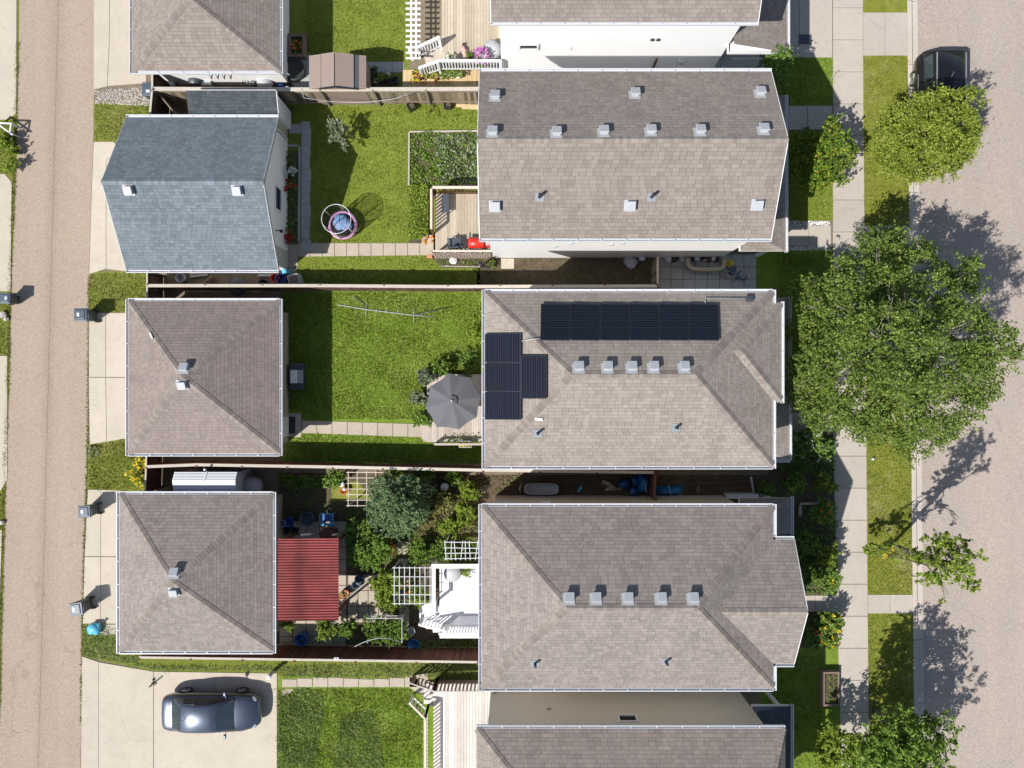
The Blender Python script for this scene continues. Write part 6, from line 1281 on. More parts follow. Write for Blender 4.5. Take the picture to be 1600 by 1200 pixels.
pk_ = tag(MB().blob((p.x + .50, p.y + .02, DZ + .72), .14, .2, 5, 12, 7, .45).build('cloth', M['skin'], None, True), 'pink cloth lying on the barbecue side shelf', 'cloth')
def chair(label, px, py, zf, rz, mat='dkgrey'):
    p = P(px, py, zf + .45); t = thing('patio_chair', label, 'chair', (p.x, p.y, zf)); z = zf
    MB().rect(p.x - .25, p.y - .25, p.x + .25, p.y + .25, z + .40, z + .45).build('seat', M[mat], t, bevel=.02); MB().bar((p.x - .23, p.y - .26, z + .70), (p.x + .23, p.y - .26, z + .70), .05, .48).build('backrest', M[mat], t, bevel=.015)
    for s in (-1, 1):
        MB().bar((p.x + s * .27, p.y - .25, z + .62), (p.x + s * .27, p.y + .22, z + .62), .05, .035).build('armrest', M[mat], t)
        for s2 in (-1, 1): MB().rect(p.x + s * .24 - .02, p.y + s2 * .22 - .02, p.x + s * .24 + .02, p.y + s2 * .22 + .02, z + .005, z + .40).build('leg', M['black'], t)
    t.rotation_euler = (0, 0, rz); return t
chair('dark grey patio chair beside the red barbecue', 710, 380, DZ, .05)
sb_ = thing('storage_box', 'dark glass topped side table near the deck railing', 'table', (P(694, 320, DZ).x, P(694, 320, DZ).y, DZ)); p = P(696, 318, DZ + .4); MB().rect(p.x - .17, p.y - .42, p.x + .17, p.y + .42, DZ + .38, DZ + .42).build('top', M['dkgrey'], sb_, bevel=.01)
for s in (-.13, .13):
    for s2 in (-.36, .36): MB().rect(p.x + s - .015, p.y + s2 - .015, p.x + s + .015, p.y + s2 + .015, DZ + .002, DZ + .38).build('leg', M['black'], sb_)
# ================================================================== SMALL THINGS
def pot(label, px, py, z0, r, h, mat, lm='l_bright', n=220, fr=1.4, fh=.3, petals=None, leaf=.09, name='flower_pot', cat='flower pot', sd=1):
    p = P(px, py, z0 + h); t = thing(name, label, cat, (p.x, p.y, z0)); MB().lathe([(r * .72, 0), (r, h), (r * .88, h), (r * .80, h - .04), (.001, h - .045)], (p.x, p.y, z0 + .004), 18).build('pot', M[mat], t, True)
    if n:
        pts = fol_points([(p.x, p.y, z0 + h + fh * .35, r * fr, r * fr, fh)], n, sd, twig=.06, per=8); pts[:, 2] = np.maximum(pts[:, 2], z0 + h - .03); leaves('foliage', pts, leaf, M[lm], t)
    if petals:
        q = pts[pts[:, 2] > np.quantile(pts[:, 2], .35)]; q = q + np.array([0, 0, .03]); leaves('flowers', q[:petals[1]], petals[2], M[petals[0]], t, 1.3, .9)
    return t
pot('big basket of magenta petunias on the white railing', 753, 91, D0 + .35, .24, .25, 'white', 'l_bush', 500, 1.7, .30, ('p_mag', 330, .10), sd=3); pot('pot of cream flowers on the white railing', 703, 94, D0 + .3, .16, .22, 'white', 'l_bush', 260, 1.5, .28, ('p_white', 80, .09), sd=4)
pot('leafy pot on the top deck beside the folded pink cushion', 735, 86, D0, .13, .25, 'black', 'l_bush', 120, 1.3, .2, sd=5); pot('golden flowering pot at the left end of the boardwalk', 652, 119, .06, .20, .25, 'terracotta', 'l_gold', 300, 1.5, .3, ('p_yel', 70, .08), sd=6)
for i, (px, py, m, lab) in enumerate(((669, 115, 'terracotta', 'leafy pot beside the golden flowering pot'), (680, 119, 'terracotta', 'terracotta leafy pot left of the white planters'), (689, 116, 'white', 'first white planter from the left on the boardwalk'), (698, 115, 'white', 'second white planter from the left on the boardwalk'), (707, 115.5, 'white', 'third white planter from the left on the boardwalk'), (716, 116, 'white', 'last white planter on the boardwalk, nearest the house'))):
    pot(lab, px, py, .06, .17, .30, m, 'l_bright', 190, 1.35, .22, sd=20 + i)
fg = thing('folded_parasol', 'folded pink cushion lying on the top deck', 'cushion', (P(725, 82, D0).x, P(725, 82, D0).y, D0)); mb = MB(); a, b = P(723, 72, D0 + .12), P(727, 90, D0 + .12); mb.tube([a, a.lerp(b, .3), a.lerp(b, .7), b], [.09, .14, .15, .10], 10); mb.build('fabric', M['skin'], fg, True); mb = MB(); mb.tube([a + Vector((.06, .12, 0)), a + Vector((0, 0, 0.03)), a.lerp(b, .35) + Vector((.10, 0, .06))], .06, 8); mb.build('strap', M['black'], fg, True)
bs = thing('covered_furniture', 'grey covered furniture on the top deck beside the white wall', 'cover', (P(768, 76, D0).x, P(768, 76, D0).y, D0)); p = P(768, 76, D0 + .5); MB().blob((p.x, p.y, D0 + .34), .46, .10, 6, 14, 8, .72).build('cover', M['steel'], bs, True)
bb2 = tag(MB().blob(P(780, 106, .3), .16, .2, 3, 12, 8, .8).build('bucket_toy', M['blue2'], None, True), 'small blue bucket at the foot of the white wall', 'bucket')
# beside the brown resin shed
pot('dark leafy pot right of the brown resin shed', 582, 113, .03, .22, .38, 'black', 'l_dark', 220, 1.5, .3, sd=31); pot('pale round planter right of the brown resin shed', 587, 126, .03, .13, .28, 'cream', 'l_bush', 50, 1.1, .15, sd=32)
wp = thing('garden_ornament', 'curled white ornament right of the brown resin shed', 'ornament', tuple(P(602, 116))); mb = MB(); pts = [P(602 + 4 * math.sin(i * .9) + i * .4, 104 + i * 1.5, .75 - .04 * i) for i in range(11)]; mb.tube(pts, [.04 + .05 * math.sin(math.pi * i / 10) for i in range(11)], 8); mb.build('figure', M['vent'], wp, True); MB().tube([pts[5] - Vector((0, 0, .55)), pts[5]], .025, 6).build('stake', M['black'], wp)
for i, (px, py, m, lab) in enumerate(((594, 130, 'dkgrey', 'dark crate of pots beside the fence, left one'), (605, 127, 'rail', 'reddish crate of pots beside the fence, middle one'), (616, 124, 'dkgrey', 'dark crate of pots beside the boardwalk end'))):
    p = P(px, py, .3); t = thing('crate', lab, 'crate', (p.x, p.y, 0)); mb = MB()
    for s in (-1, 1): mb.rect(p.x - .16, p.y + s * .14 - .01, p.x + .16, p.y + s * .14 + .01, .03, .28); mb.rect(p.x + s * .16 - .01, p.y - .128, p.x + s * .16 + .01, p.y + .128, .03, .28)
    mb.rect(p.x - .15, p.y - .13, p.x + .15, p.y + .13, .03, .05); mb.build('box', M[m], t); leaves('plants', fol_points([(p.x, p.y, .25, .13, .11, .12)], 60, i, twig=.05), .07, M['l_dark'], t)
# firepit and dish at the top-left garage
fp = thing('planter_bench', 'brown stone surround with orange flowers at the top edge', 'planter', tuple(P(463, 72))); p = P(463, 70, .35); mb = MB()
for s in (-1, 1): mb.rect(p.x + s * .33 - .07, p.y - .55, p.x + s * .33 + .07, p.y + .55, .0, .34); mb.rect(p.x - .258, p.y + s * .48 - .07, p.x + .258, p.y + s * .48 + .07, .0, .34)
mb.build('surround', M['brick'], fp, bevel=.01); leaves('flowers', fol_points([(p.x, p.y, .35, .2, .36, .12)], 160, 4, twig=.06), .09, M['p_org'], fp); leaves('foliage', fol_points([(p.x, p.y, .25, .22, .38, .1)], 160, 5, twig=.06), .09, M['l_dark'], fp)
pl = thing('paddling_pool', 'round dark water tub beside the top left garage', 'tub', tuple(P(459, 108))); p = P(459, 108, .3); MB().lathe([(.50, 0), (.52, .32), (.47, .32), (.46, .22), (.001, .215)], (p.x, p.y, .03), 28).build('tub', M['bingreen'], pl, True)
sd_ = thing('satellite_dish', 'white satellite dish on the corner of the top left garage', 'dish', (-10.1, 13.72, 1.7)); MB().lathe([(.04, 0), (.16, .03), (.27, .10), (.275, .105), (.16, .045), (.001, .02)], (0, 0, 0), 24).build('reflector', M['white'], sd_, True).rotation_euler = (R(50), 0, R(40)); MB().tube([(-10.1, 13.72, 1.7), (-10.28, 13.9, 1.5)], .02, 8).build('mount', M['steel'], sd_)
sd_.location = P(452, 117, 1.9)
# clutter between fence and top-left garage
jc = [('recycling_tub', 'white and green recycling crate near the gravel', 265, 129, 'tub', .24), ('garden_cart', 'grey domed kettle grill, left of the bicycles', 306, 128, 'grill', .30), ('storage_tote', 'grey storage tote between dome and bicycles', 320, 126, 'box', .26), ('cage', 'wire crate of white things right of the bicycles', 390, 125, 'cage', .30), ('kettle_grill', 'pale grey domed lid beside the wire crate', 413, 129, 'dome', .38), ('ball', 'dark blue ball with white flecks near the fence corner', 436, 130, 'ball', .16), ('tyre', 'black tyre lying near the fence corner', 444, 133, 'tyre', .22)]
for i, (nm, lab, px, py, kd, r) in enumerate(jc):
    p = P(px, py, .5); t = thing(nm, lab, kd if kd != 'dome' else 'grill', (p.x, p.y, 0))
    if kd == 'tub': MB().lathe([(r * .8, 0), (r, .36), (r * .9, .36), (r * .8, .1), (.001, .09)], (p.x, p.y, .005), 16).build('tub', M['bingreen'], t, True); MB().blob((p.x, p.y, .30), r * .75, .3, 3, 10, 6, .5).build('contents', M['gutter'], t)
    elif kd == 'grill': MB().blob((p.x, p.y, .62), r, .02, 3, 18, 10, .8).build('bowl', M['dkgrey'], t, True); [MB().tube([(p.x + .15 * c, p.y + .15 * s, .5), (p.x + .28 * c, p.y + .28 * s, 0)], .02, 6).build('leg', M['steel'], t) for c, s in ((1, 0), (-.5, .86), (-.5, -.86))]
    elif kd == 'box': MB().box((p.x, p.y, .25), (.50, .36, .46), tap=1.08).build('tote', M['steel'], t, bevel=.02); MB().box((p.x, p.y, .505), (.58, .44, .04)).build('lid', M['vent'], t, bevel=.012)
    elif kd == 'cage':
        mb = MB()
        for k in range(5):
            o = -.28 + .14 * k; mb.bar((p.x + o, p.y - .28, .6), (p.x + o, p.y + .28, .6), .018, .018); mb.bar((p.x - .28, p.y + o, .62), (p.x + .28, p.y + o, .62), .018, .018)
        for a, b in ((-1, -1), (1, -1), (1, 1), (-1, 1)): mb.bar((p.x + .28 * a, p.y + .28 * b, 0), (p.x + .28 * a, p.y + .28 * b, .63), .02, .02)
        mb.build('wire_frame', M['black'], t); cm_ = MB()
        for k in range(7): cm_.blob((p.x + rng.uniform(-.2, .2), p.y + rng.uniform(-.2, .2), .35 + .03 * k), .09, .2, k, 8, 5, .8)
        cm_.build('contents', M['gutter'], t, True)
    elif kd == 'dome': MB().blob((p.x, p.y, .42), r, .01, 3, 22, 12, .85).build('lid', M['vent'], t, True); MB().lathe([(r * .8, 0), (r, .40), (.001, .41)], (p.x, p.y, .005), 20).build('base', M['black'], t)
    elif kd == 'ball': MB().blob((p.x, p.y, r), r, .0, 3, 16, 10).build('shell', M['blue2'], t, True); mb = MB(); mb.blob((p.x - .04, p.y + .03, r * 1.75), .05, .2, 2, 8, 5, .5); mb.build('fleck', M['white'], t)
    else: MB().ring((p.x, p.y, .10), r, .09, 24, 8).build('rubber_ring', M['rubber'], t, True); MB().lathe([(r * .55, .05), (r * .55, .12), (.001, .12)], (p.x, p.y, 0), 16).build('hub', M['chrome'], t)
def bicycle(label, px, py, rz, mat, lean=.25, group=None, s=1.0):
    c = P(px, py, .3); t = thing('bicycle', label, 'bicycle', (0, 0, 0), group)
    for x in (-.5, .5):
        mb = MB(); n = 26; vs = []; fs = []
        for i in range(n):
            a = 2 * math.pi * i / n
            for j in range(6): b = 2 * math.pi * j / 6; vs.append((x + (.31 + .025 * math.cos(b)) * math.cos(a), .025 * math.sin(b), .335 + (.31 + .025 * math.cos(b)) * math.sin(a)))
        for i in range(n):
            for j in range(6): i2, j2 = (i + 1) % n, (j + 1) % 6; fs.append((i * 6 + j, i2 * 6 + j, i2 * 6 + j2, i * 6 + j2))
        wo_ = mb.add(vs, fs).build('wheel', M['rubber'], t, True); sp = MB()
        for k in range(8): a = math.pi * k / 8; sp.bar((x - .3 * math.cos(a), 0, .335 - .3 * math.sin(a)), (x + .3 * math.cos(a), 0, .335 + .3 * math.sin(a)), .005, .005)
        sp.build('spokes', M['chrome'], wo_)
    f = MB(); pts = {'bb': (-.08, 0, .32), 'seat': (-.22, 0, .80), 'head': (.33, 0, .82), 'rear': (-.5, 0, .335), 'front': (.5, 0, .335)}
    for a, b in (('bb', 'seat'), ('seat', 'head'), ('bb', 'head'), ('bb', 'rear'), ('seat', 'rear'), ('head', 'front')): f.tube([pts[a], pts[b]], .02, 8)
    f.build('frame', M[mat], t, True); h = MB(); h.tube([(.33, 0, .82), (.30, 0, .98)], .016, 8); h.tube([(.24, -.28, 1.0), (.30, -.1, .98), (.30, .1, .98), (.24, .28, 1.0)], .015, 8); h.build('handlebar', M['black'], t, True); MB().box((-.25, 0, .86), (.24, .13, .05), tap=.7).build('saddle', M['black'], t, bevel=.015)
    t.location = (c.x, c.y, 0); t.rotation_euler = (lean, 0, rz); t.scale = (s, s, s); return t
bicycle('red bicycle leaning on the white wall of the top left garage', 343, 126, .1, 'red', -.5, s=.9); bicycle('black bicycle beside the red one at the top left garage', 366, 124, .25, 'black', -.55, s=.9)
lad = thing('ladder', 'thin black ladder rack leaning on the white garage wall', 'ladder', tuple(P(350, 120))); mb = MB()
for k in range(4): a = P(334 + k * 10, 129, .1); b = P(326 + k * 10, 115, 1.5); mb.tube([a, b], .014, 6)
a, b = P(330, 121, .8), P(362, 121, .8); mb.tube([a, b], .014, 6); mb.build('rods', M['black'], lad)
# yard bits beside the fence of the top yard
pk1 = [('black square plant tub beside the sunlit fence, turned askew', 642, 165, .5), ('black square plant tub beside the sunlit fence, standing square', 699, 162, .0)]
for lab, px, py, rz in pk1:
    p = P(px, py, .35); t = thing('plant_tub', lab, 'tub', (p.x, p.y, 0)); mb = MB(); M3 = Matrix.Rotation(rz, 3, 'Z')
    for k in range(4): q_ = Matrix.Rotation(k * math.pi / 2, 3, 'Z'); c_ = M3 @ q_ @ Vector((.155, 0, 0)); mb.box((p.x + c_.x, p.y + c_.y, .19), (.03, .28 if k % 2 else .339, .34), rz=rz + k * math.pi / 2)
    mb.build('walls', M['black'], t); MB().box((p.x, p.y, .16), (.27, .27, .22), rz=rz).build('soil', M['soil'], t)
pw = thing('plywood', 'yellow plywood offcut lying by the fence near the top house', 'board', tuple(P(730, 166))); MB().prism(G([(712, 163), (748, 164), (748, 172), (722, 171), (722, 168), (712, 168)]), .03, .05).build('sheet', M['pine'], pw)
ws_ = thing('tumbleweed', 'pale dried weed pile on the lawn near the fence', 'weeds', tuple(P(675, 172))); leaves('stalks', fol_points([(*P(676, 174, .1), .26, .2, .1)], 150, 3, twig=.1), .12, M['bladeb'], ws_, .5, .2)
ln = thing('cable', 'pale green cord drooping along the sunlit fence', 'cord', (-10.4, 13.2, 1.5)); MB().tube([P(471, 139, 1.85)] + [P(475 + 140 * i / 10, 145.5 + 10 * math.sin(math.pi * (i / 10) * .78 + .25) , 1.62 - .45 * math.sin(math.pi * i / 10)) + Vector((0, -.14, 0)) for i in range(11)] + [P(652, 143, 1.7)], .014, 6).build('rope', M['vent'], ln, True)
# flower pot at the deck steps, stones, post
pot('cluster of orange and yellow flowers at the steps of the tan deck', 669, 376, .03, .15, .22, 'terracotta', 'l_bright', 120, 1.5, .2, ('p_org', 60, .09), sd=41)
tag(MB().prism(G([(666, 399), (676, 397), (676, 404), (668, 404)]), .01, .14).build('brick_block', M['terracotta'], None, bevel=.015), 'pinkish brick beside the tan deck steps', 'brick')
bo = tag(MB().blob(P(708, 407, .08), .19, .25, 12, 12, 8, .42).build('boulder', M['pebble'], None, True), 'pale boulder below the lattice skirt', 'boulder')
pot('black pot with a shrub at the corner of the tan deck', 772, 397, .02, .17, .32, 'black', 'l_dark', 130, 1.2, .2, sd=42); pot('small yellow leaved pot beside the patio slab', 770, 412, .02, .13, .2, 'black', 'l_gold', 110, 1.4, .2, sd=43)
psheet('concrete_pad', [(783, 404), (803, 404), (803, 420), (783, 420)], .014, 'conc', 'small pale slab at the corner of the top house', 'pad')
wl = thing('solar_lamp', 'black garden lamp on a post below the lattice skirt', 'lamp', tuple(P(752, 418))); p = P(752, 417); MB().tube([p, p + Vector((.0, 0, .75))], .03, 8).build('post', M['black'], wl); MB().bar(p + Vector((-.05, 0, .05)), p + Vector((.65, -.05, .03)), .06, .05).build('foot', M['black'], wl); MB().lathe([(.03, 0), (.10, .12), (.12, .14), (.02, .2)], p + Vector((0, 0, .75)), 12).build('lantern', M['black'], wl)
tag(MB().prism(G([(689, 415), (750, 416), (750, 418), (689, 417)]), .01, .09).build('bed_edging', M['edge'], None, bevel=.01), 'thin timber edging below the lattice skirt', 'edging')
# clutter south of the blue roofed garage
psheet('gravel_strip', [(300, 424), (440, 424), (430, 446), (330, 446)], .012, 'dirt', 'bare gravelly dirt beside the blue roofed garage')
for i, (a, b, m, lab) in enumerate((((297, 432), (324, 429), 'deckgrey', 'grey plank lying in the narrow dirt strip'), ((318, 446), (333, 436), 'fence', 'tilted timber in the narrow dirt strip'), ((333, 436), (342, 446), 'rail', 'reddish timber in the narrow dirt strip'), ((300, 428), (322, 425), 'edge', 'pale plank close under the blue roof'), ((403, 430), (425, 430), 'vent', 'pale bundle of pipes under the blue roof'))):
    p, q_ = P(*a, .1), P(*b, .1); t = thing('plank', lab, 'plank', tuple((p + q_) / 2)); mb = MB(); mb.bar(p, q_, .13, .05); mb.bar(p + Vector((.02, .12, .03)), q_ + Vector((-.05, .10, .03)), .07, .05); mb.build('timber', M[m], t, bevel=.006)
for i, (px, py, r, m, lab) in enumerate(((281, 434, .22, 'steel', 'grey bucket in the dark corner under the blue roof'), (429, 434.5, .20, 'red', 'red toy tub beside the plastic playhouse'), (438, 436, .26, 'blue2', 'blue toy tub beside the plastic playhouse'), (411, 444, .25, 'dkgrey', 'dark tub against the grey capped fence'))):
    p = P(px, py, .4); t = thing('tub', lab, 'tub', (p.x, p.y, 0)); MB().lathe([(r * .8, 0), (r, .40), (r * .88, .40), (r * .75, .08), (.001, .07)], (p.x, p.y, .01), 16).build('shell', M[m], t, True); MB().ring((p.x, p.y, .40), r * .96, .02, 20).build('rim', M[m], t, True)
ph = thing('playhouse', 'grey plastic toy slide at the corner of the blue roofed garage', 'toy', tuple(P(457, 436))); p = P(458, 436, .6); mb = MB(); mb.box((p.x, p.y, .30), (.62, .56, .58), rz=.25, tap=.85); mb.build('base', M['steel'], ph, bevel=.04); MB().box((p.x, p.y, .605), (.40, .34, .05), rz=.25).build('tray', M['brick'], ph, bevel=.02); MB().box((P(444, 424, .5).x, P(444, 424, .5).y, .3), (.30, .26, .5), rz=.3, tap=.7).build('side_panel', M['cyan'], ph, bevel=.03)
tp2 = tag(MB().blob(P(371, 447, .25), .42, .1, 3, 14, 8, .5).build('tarp_heap', M['dkgrey'], None, True), 'dark tarp heap against the grey capped fence', 'tarp')
# side passage of the top house: patio things
pd_ = thing('planter', 'rounded stone grey trough against the white wall on the paver patio', 'planter', tuple(P(1103, 410))); mb = MB(); zt_ = .62; pts = [P(1076, 402, zt_), P(1076, 412, zt_), P(1080, 418, zt_), P(1087, 420, zt_), P(1124, 420, zt_), P(1131, 417, zt_), P(1133, 410, zt_), P(1133, 402, zt_)]
mb.tube([q_ - Vector((0, 0, .10)) for q_ in pts], .11, 10); o_ = mb.build('rim', M['paver'], pd_, True); wm = MB()
for a, b in zip(pts[:-1], pts[1:]): wm.bar(Vector((a.x, a.y, .27)), Vector((b.x, b.y, .27)), .10, .5)
wm.build('side', M['paver'], pd_)
for i in range(9): p = P(1086 + 5 * i + rng.uniform(-2, 2), 402 + rng.uniform(-1, 6), .3); tag(MB().blob((p.x, p.y, .16), rng.uniform(.09, .15), .3, i, 10, 7, .9).build('stored_item', M[['dkgrey', 'gutter', 'black', 'steel', 'rail'][i % 5]], None, True), ['round dark pot', 'white jug', 'black pot', 'grey can', 'brown pot', 'second dark pot', 'white bag', 'black sack', 'grey pail'][i] + ' stored inside the grey trough', 'pot', 'odds and ends inside the grey trough')
for px, lab, m in ((1044, 'white bag beside the wall on the paver patio', 'gutter'), (1054, 'black bag beside the wall on the paver patio', 'black'), (1067, 'pale stone block on the paver patio', 'vent')):
    tag(MB().blob(P(px, 404, .14), .19, .2, px, 12, 8, .7).build('bag' if m != 'vent' else 'stone_block', M[m], None, True), lab, 'bag' if m != 'vent' else 'stone')
ty = thing('toy_bucket', 'yellow toy bucket on the paver patio', 'toy', tuple(P(1139, 411))); p = P(1139, 411, .3); MB().lathe([(.13, 0), (.18, .30), (.15, .30), (.12, .06), (.001, .05)], (p.x, p.y, .036), 16).build('bucket', M['yellow'], ty, True); MB().ring((p.x, p.y, .335), .17, .012, 20).build('rim', M['yellow'], ty, True)
bicycle('dark blue kids bicycle lying at the end of the paver patio', 1158, 416, -.7, 'blue2', 1.25, s=.72); bicycle('pink kids bicycle fallen in front of the yellow toy bucket', 1137, 421, .3, 'pink', 1.3, s=.45)
hl = thing('tarp', 'grey crumpled tarp beside the white wall in the side lawn', 'tarp', tuple(P(985, 410))); MB().blob(P(986, 409, .08), .34, .25, 14, 12, 8, .35).build('sheet', M['steel'], hl, True); MB().blob(P(1003, 403, .25), .14, .3, 15, 10, 7, .8).build('bunch', M['gutter'], hl)
# soil passage between middle and lower house
tbp = thing('bathtub', 'grey speckled tub lying in the soil passage', 'tub', tuple(P(845, 765))); a, b = P(819, 773, .5), P(873, 755, .5); cx, cy = (a.x + b.x) / 2, (a.y + b.y) / 2; hw, hh = (b.x - a.x) / 2, (b.y - a.y) / 2; mb = MB(); n = 28; vs = []; fs = []; prof = [(.80, .02), (1.0, .5), (.93, .5), (.80, .18), (.0, .15)]
for i in range(n):
    an_ = 2 * math.pi * i / n; cxx = abs(math.cos(an_)) ** .5 * math.copysign(1, math.cos(an_)); syy = abs(math.sin(an_)) ** .5 * math.copysign(1, math.sin(an_))
    for r, z in prof: vs.append((cx + hw * r * cxx, cy + hh * r * syy, z))
for i in range(n):
    i2 = (i + 1) % n
    for j in range(4): fs.append((i * 5 + j, i2 * 5 + j, i2 * 5 + j + 1, i * 5 + j + 1))
mb.add(vs, fs).build('basin', M['steel'], tbp, True); MB().tube([(a.x - .16, a.y + .05, .05), (a.x - .2, cy, .55), (a.x - .12, b.y - .05, .1)], .04, 8).build('hoop', M['deckgrey'], tbp, True)
for i, (a, b, m, lab) in enumerate((((945, 766), (962, 762), 'edge', 'pale plank in the soil passage'), ((940, 753), (958, 760), 'deckgrey', 'slanting plank in the soil passage'), ((955, 768), (978, 763), 'fence', 'brown plank pile in the soil passage'), ((903, 768), (909, 761), 'cyan', 'short pale blue board in the soil passage'), ((1088, 770), (1092, 760), 'fence', 'short stake beside the blue plastic sheet'), ((1075, 758), (1195, 754), 'fencedark', 'long reddish board edging the soil passage'))):
    p, q_ = P(*a, .1), P(*b, .1); t = thing('plank', lab, 'plank', tuple((p + q_) / 2)); mb = MB(); mb.bar(p, q_, .12, .04); mb.bar(p + Vector((.04, .07, .04)), p.lerp(q_, .8) + Vector((0, .09, .04)), .08, .03); mb.build('timber', M[m], t, bevel=.006)
def tarp(label, quad, z, seed, m='blue', nm='tarp'):
    A, B, C_, D_ = [P(*q_, z) for q_ in quad]; t = thing(nm, label, 'tarp', tuple((A + C_) / 2 - Vector((0, 0, z)))); rr = random.Random(seed); rows = []
    for i in range(9):
        r = []
        for j in range(9): u, v = i / 8, j / 8; p = A.lerp(B, u).lerp(D_.lerp(C_, u), v); e = min(u, 1 - u, v, 1 - v); r.append((p.x, p.y, max(.02, z * min(1, e * 5 + .08) + rr.uniform(-.04, .04))))
        rows.append(r)
    MB().loft(rows, False).build('sheet', M[m], t, True, sub=1); MB().tube([(A + C_) / 2 + Vector((-.1, .3, .05)), (A + C_) / 2 + Vector((0, 0, .06)), (A + C_) / 2 + Vector((.05, -.3, .05))], .012, 6).build('cord', M['white'], t); return t
tarp('bright blue tarp laid against the brown gate', [(999, 741), (1018, 741), (1017, 775), (998, 773)], .55, 3); tarp('blue plastic sheet on the far side of the brown gate', [(1025, 761), (1068, 760), (1068, 774), (1025, 775)], .35, 4)
for k, (px, py, r) in enumerate(((975, 756, .24), (993, 752, .2), (990, 768, .2))): tag(MB().blob(P(px, py, .2), r, .25, k, 12, 8, .7).build('blue_sack', M['blue2'], None, True), ['crumpled blue sack left of the bright blue tarp', 'blue sack close to the reddish fence beside the tarp', 'blue sack by the house wall beside the tarp'][k], 'sack')
wp_ = thing('downpipe', 'white downspout extension lying across the soil passage', 'pipe', tuple(P(1176, 760))); mb = MB(); mb.bar(P(1173, 745, .1), P(1179, 776, .12), .09, .07); mb.build('spout', M['gutter'], wp_, bevel=.01); MB().bar(P(1179, 776, .12), P(1181, 780, .5), .09, .07).build('elbow', M['gutter'], wp_, bevel=.01)
MB().rect(10.0, -5.35, 11.5, -5.12, .0, .60).build('porch_box', M['gutter'], house3, bevel=.02)
# lower garden things
bk = thing('bucket', 'orange bucket with a white scoop on the grass square', 'bucket', tuple(P(537, 766))); p = P(537, 767, .25); MB().lathe([(.13, 0), (.17, .28), (.15, .28), (.12, .05), (.001, .04)], (p.x, p.y, .01), 18).build('pail', M['p_org'], bk, True); MB().ring((p.x, p.y, .285), .165, .014, 20).build('rim', M['p_org'], bk, True); MB().blob((p.x + .03, p.y + .08, .26), .09, .2, 3, 10, 6, .7).build('scoop', M['gutter'], bk, True); tag(MB().blob(P(535, 757, .1), .14, .2, 8, 10, 7, .7).build('white_bag', M['gutter'], None, True), 'crumpled white bag behind the orange bucket', 'bag')
psheet('lawn', [(518, 754), (560, 752), (580, 780), (560, 784), (518, 784)], .012, 'boul', 'small sunlit grass square in the lower garden', 'lawn')
bl_ = thing('barrel', 'grey barrel with a round ribbed lid in the lower garden', 'barrel', tuple(P(694, 761))); p = P(694, 761, .75); MB().lathe([(.14, 0), (.18, .2), (.18, .5), (.155, .70)], (p.x, p.y, .0), 20).build('drum', M['steel'], bl_, True); lm2 = MB(); lm2.lathe([(.17, 0), (.17, .03), (.001, .03)], (p.x, p.y, .705), 22); [lm2.ring((p.x, p.y, .737), r, .01, 22) for r in (.05, .10, .15)]; lm2.build('lid', M['vent'], bl_)
wc = thing('cart', 'blue framed garden cart in the shade behind the red shelter', 'cart', tuple(P(509, 812))); a, b = P(500, 818, .6), P(520, 803, .6); mb = MB()
for q1_, q2_ in (((a.x, a.y), (b.x, a.y)), ((b.x, a.y + .02), (b.x, b.y - .02)), ((b.x, b.y), (a.x, b.y)), ((a.x, b.y - .02), (a.x, a.y + .02))): mb.bar((*q1_, .6), (*q2_, .6), .03, .03); mb.bar((*q1_, 0), (*q1_, .585), .03, .03)
mb.build('frame', M['cyan'], wc); MB().rect(a.x + .03, a.y + .03, b.x - .03, b.y - .03, .25, .29).build('shelf', M['blue2'], wc); MB().rect(a.x, a.y - .16, b.x, a.y - .03, .28, .34).build('tray', M['cyan'], wc, bevel=.02)
for i, (px, py, r, h, m, lab) in enumerate(((451, 816, .22, .45, 'blue2', 'blue bucket in the shade beside the lower garage'), (464, 819, .12, .35, 'cream', 'cream jug in the shade behind the red shelter'), (480, 811, .34, .5, 'bin', 'large dark blue tub behind the red shelter'), (448, 828, .18, .35, 'black', 'black pot in the corner behind the red shelter'), (460, 830, .16, .3, 'black', 'smaller black pot in the corner behind the red shelter'), (441, 818, .17, .4, 'steel', 'grey pail against the lower garage wall'), (561, 905, .20, .35, 'bin', 'grey blue tub on the shaded pavers right of the red shelter'), (556, 914, .19, .25, 'bin', 'second grey blue tub, touching the sunlit pavers'), (470, 1000, .30, .5, 'blue2', 'dark blue barrel in the shade by the red fence'), (642, 987, .2, .35, 'vent', 'pale round pot beside the white deck stairs'), (634, 975, .13, .3, 'gutter', 'small white pot beside the bean frame'), (707, 896, .40, .35, 'steel', 'grey round table top on the white deck'))):
    z0 = DZ3 if 'white deck' == lab[-10:] else .0
    p = P(px, py, z0 + h); t = thing('tub' if r > .15 else 'jug', lab, 'tub' if r > .15 else 'jug', (p.x, p.y, z0))
    if z0: MB().lathe([(r, 0), (r * .98, .03), (.04, .05), (.001, .051)], (p.x, p.y, z0 + h), 24).build('table_top', M[m], t, True); [MB().tube([(p.x, p.y, z0 + h), (p.x + .3 * c, p.y + .3 * s, z0 + .005)], .02, 6).build('leg', M['dkgrey'], t) for c, s in ((1, 0), (-.5, .86), (-.5, -.86))]; t.name = 'table'; t['category'] = 'table'
    else: MB().lathe([(r * .78, 0), (r, h), (r * .88, h), (r * .75, h * .3), (.001, h * .28)], (p.x, p.y, .035), 18).build('shell', M[m], t, True); MB().ring((p.x, p.y, h + .036), r * .97, .016, 20).build('rim', M[m], t, True)
pot('lime green potted plant on the white deck', 728.5, 893, DZ3, .18, .22, 'white', 'l_bright', 320, 1.2, .18, sd=51)
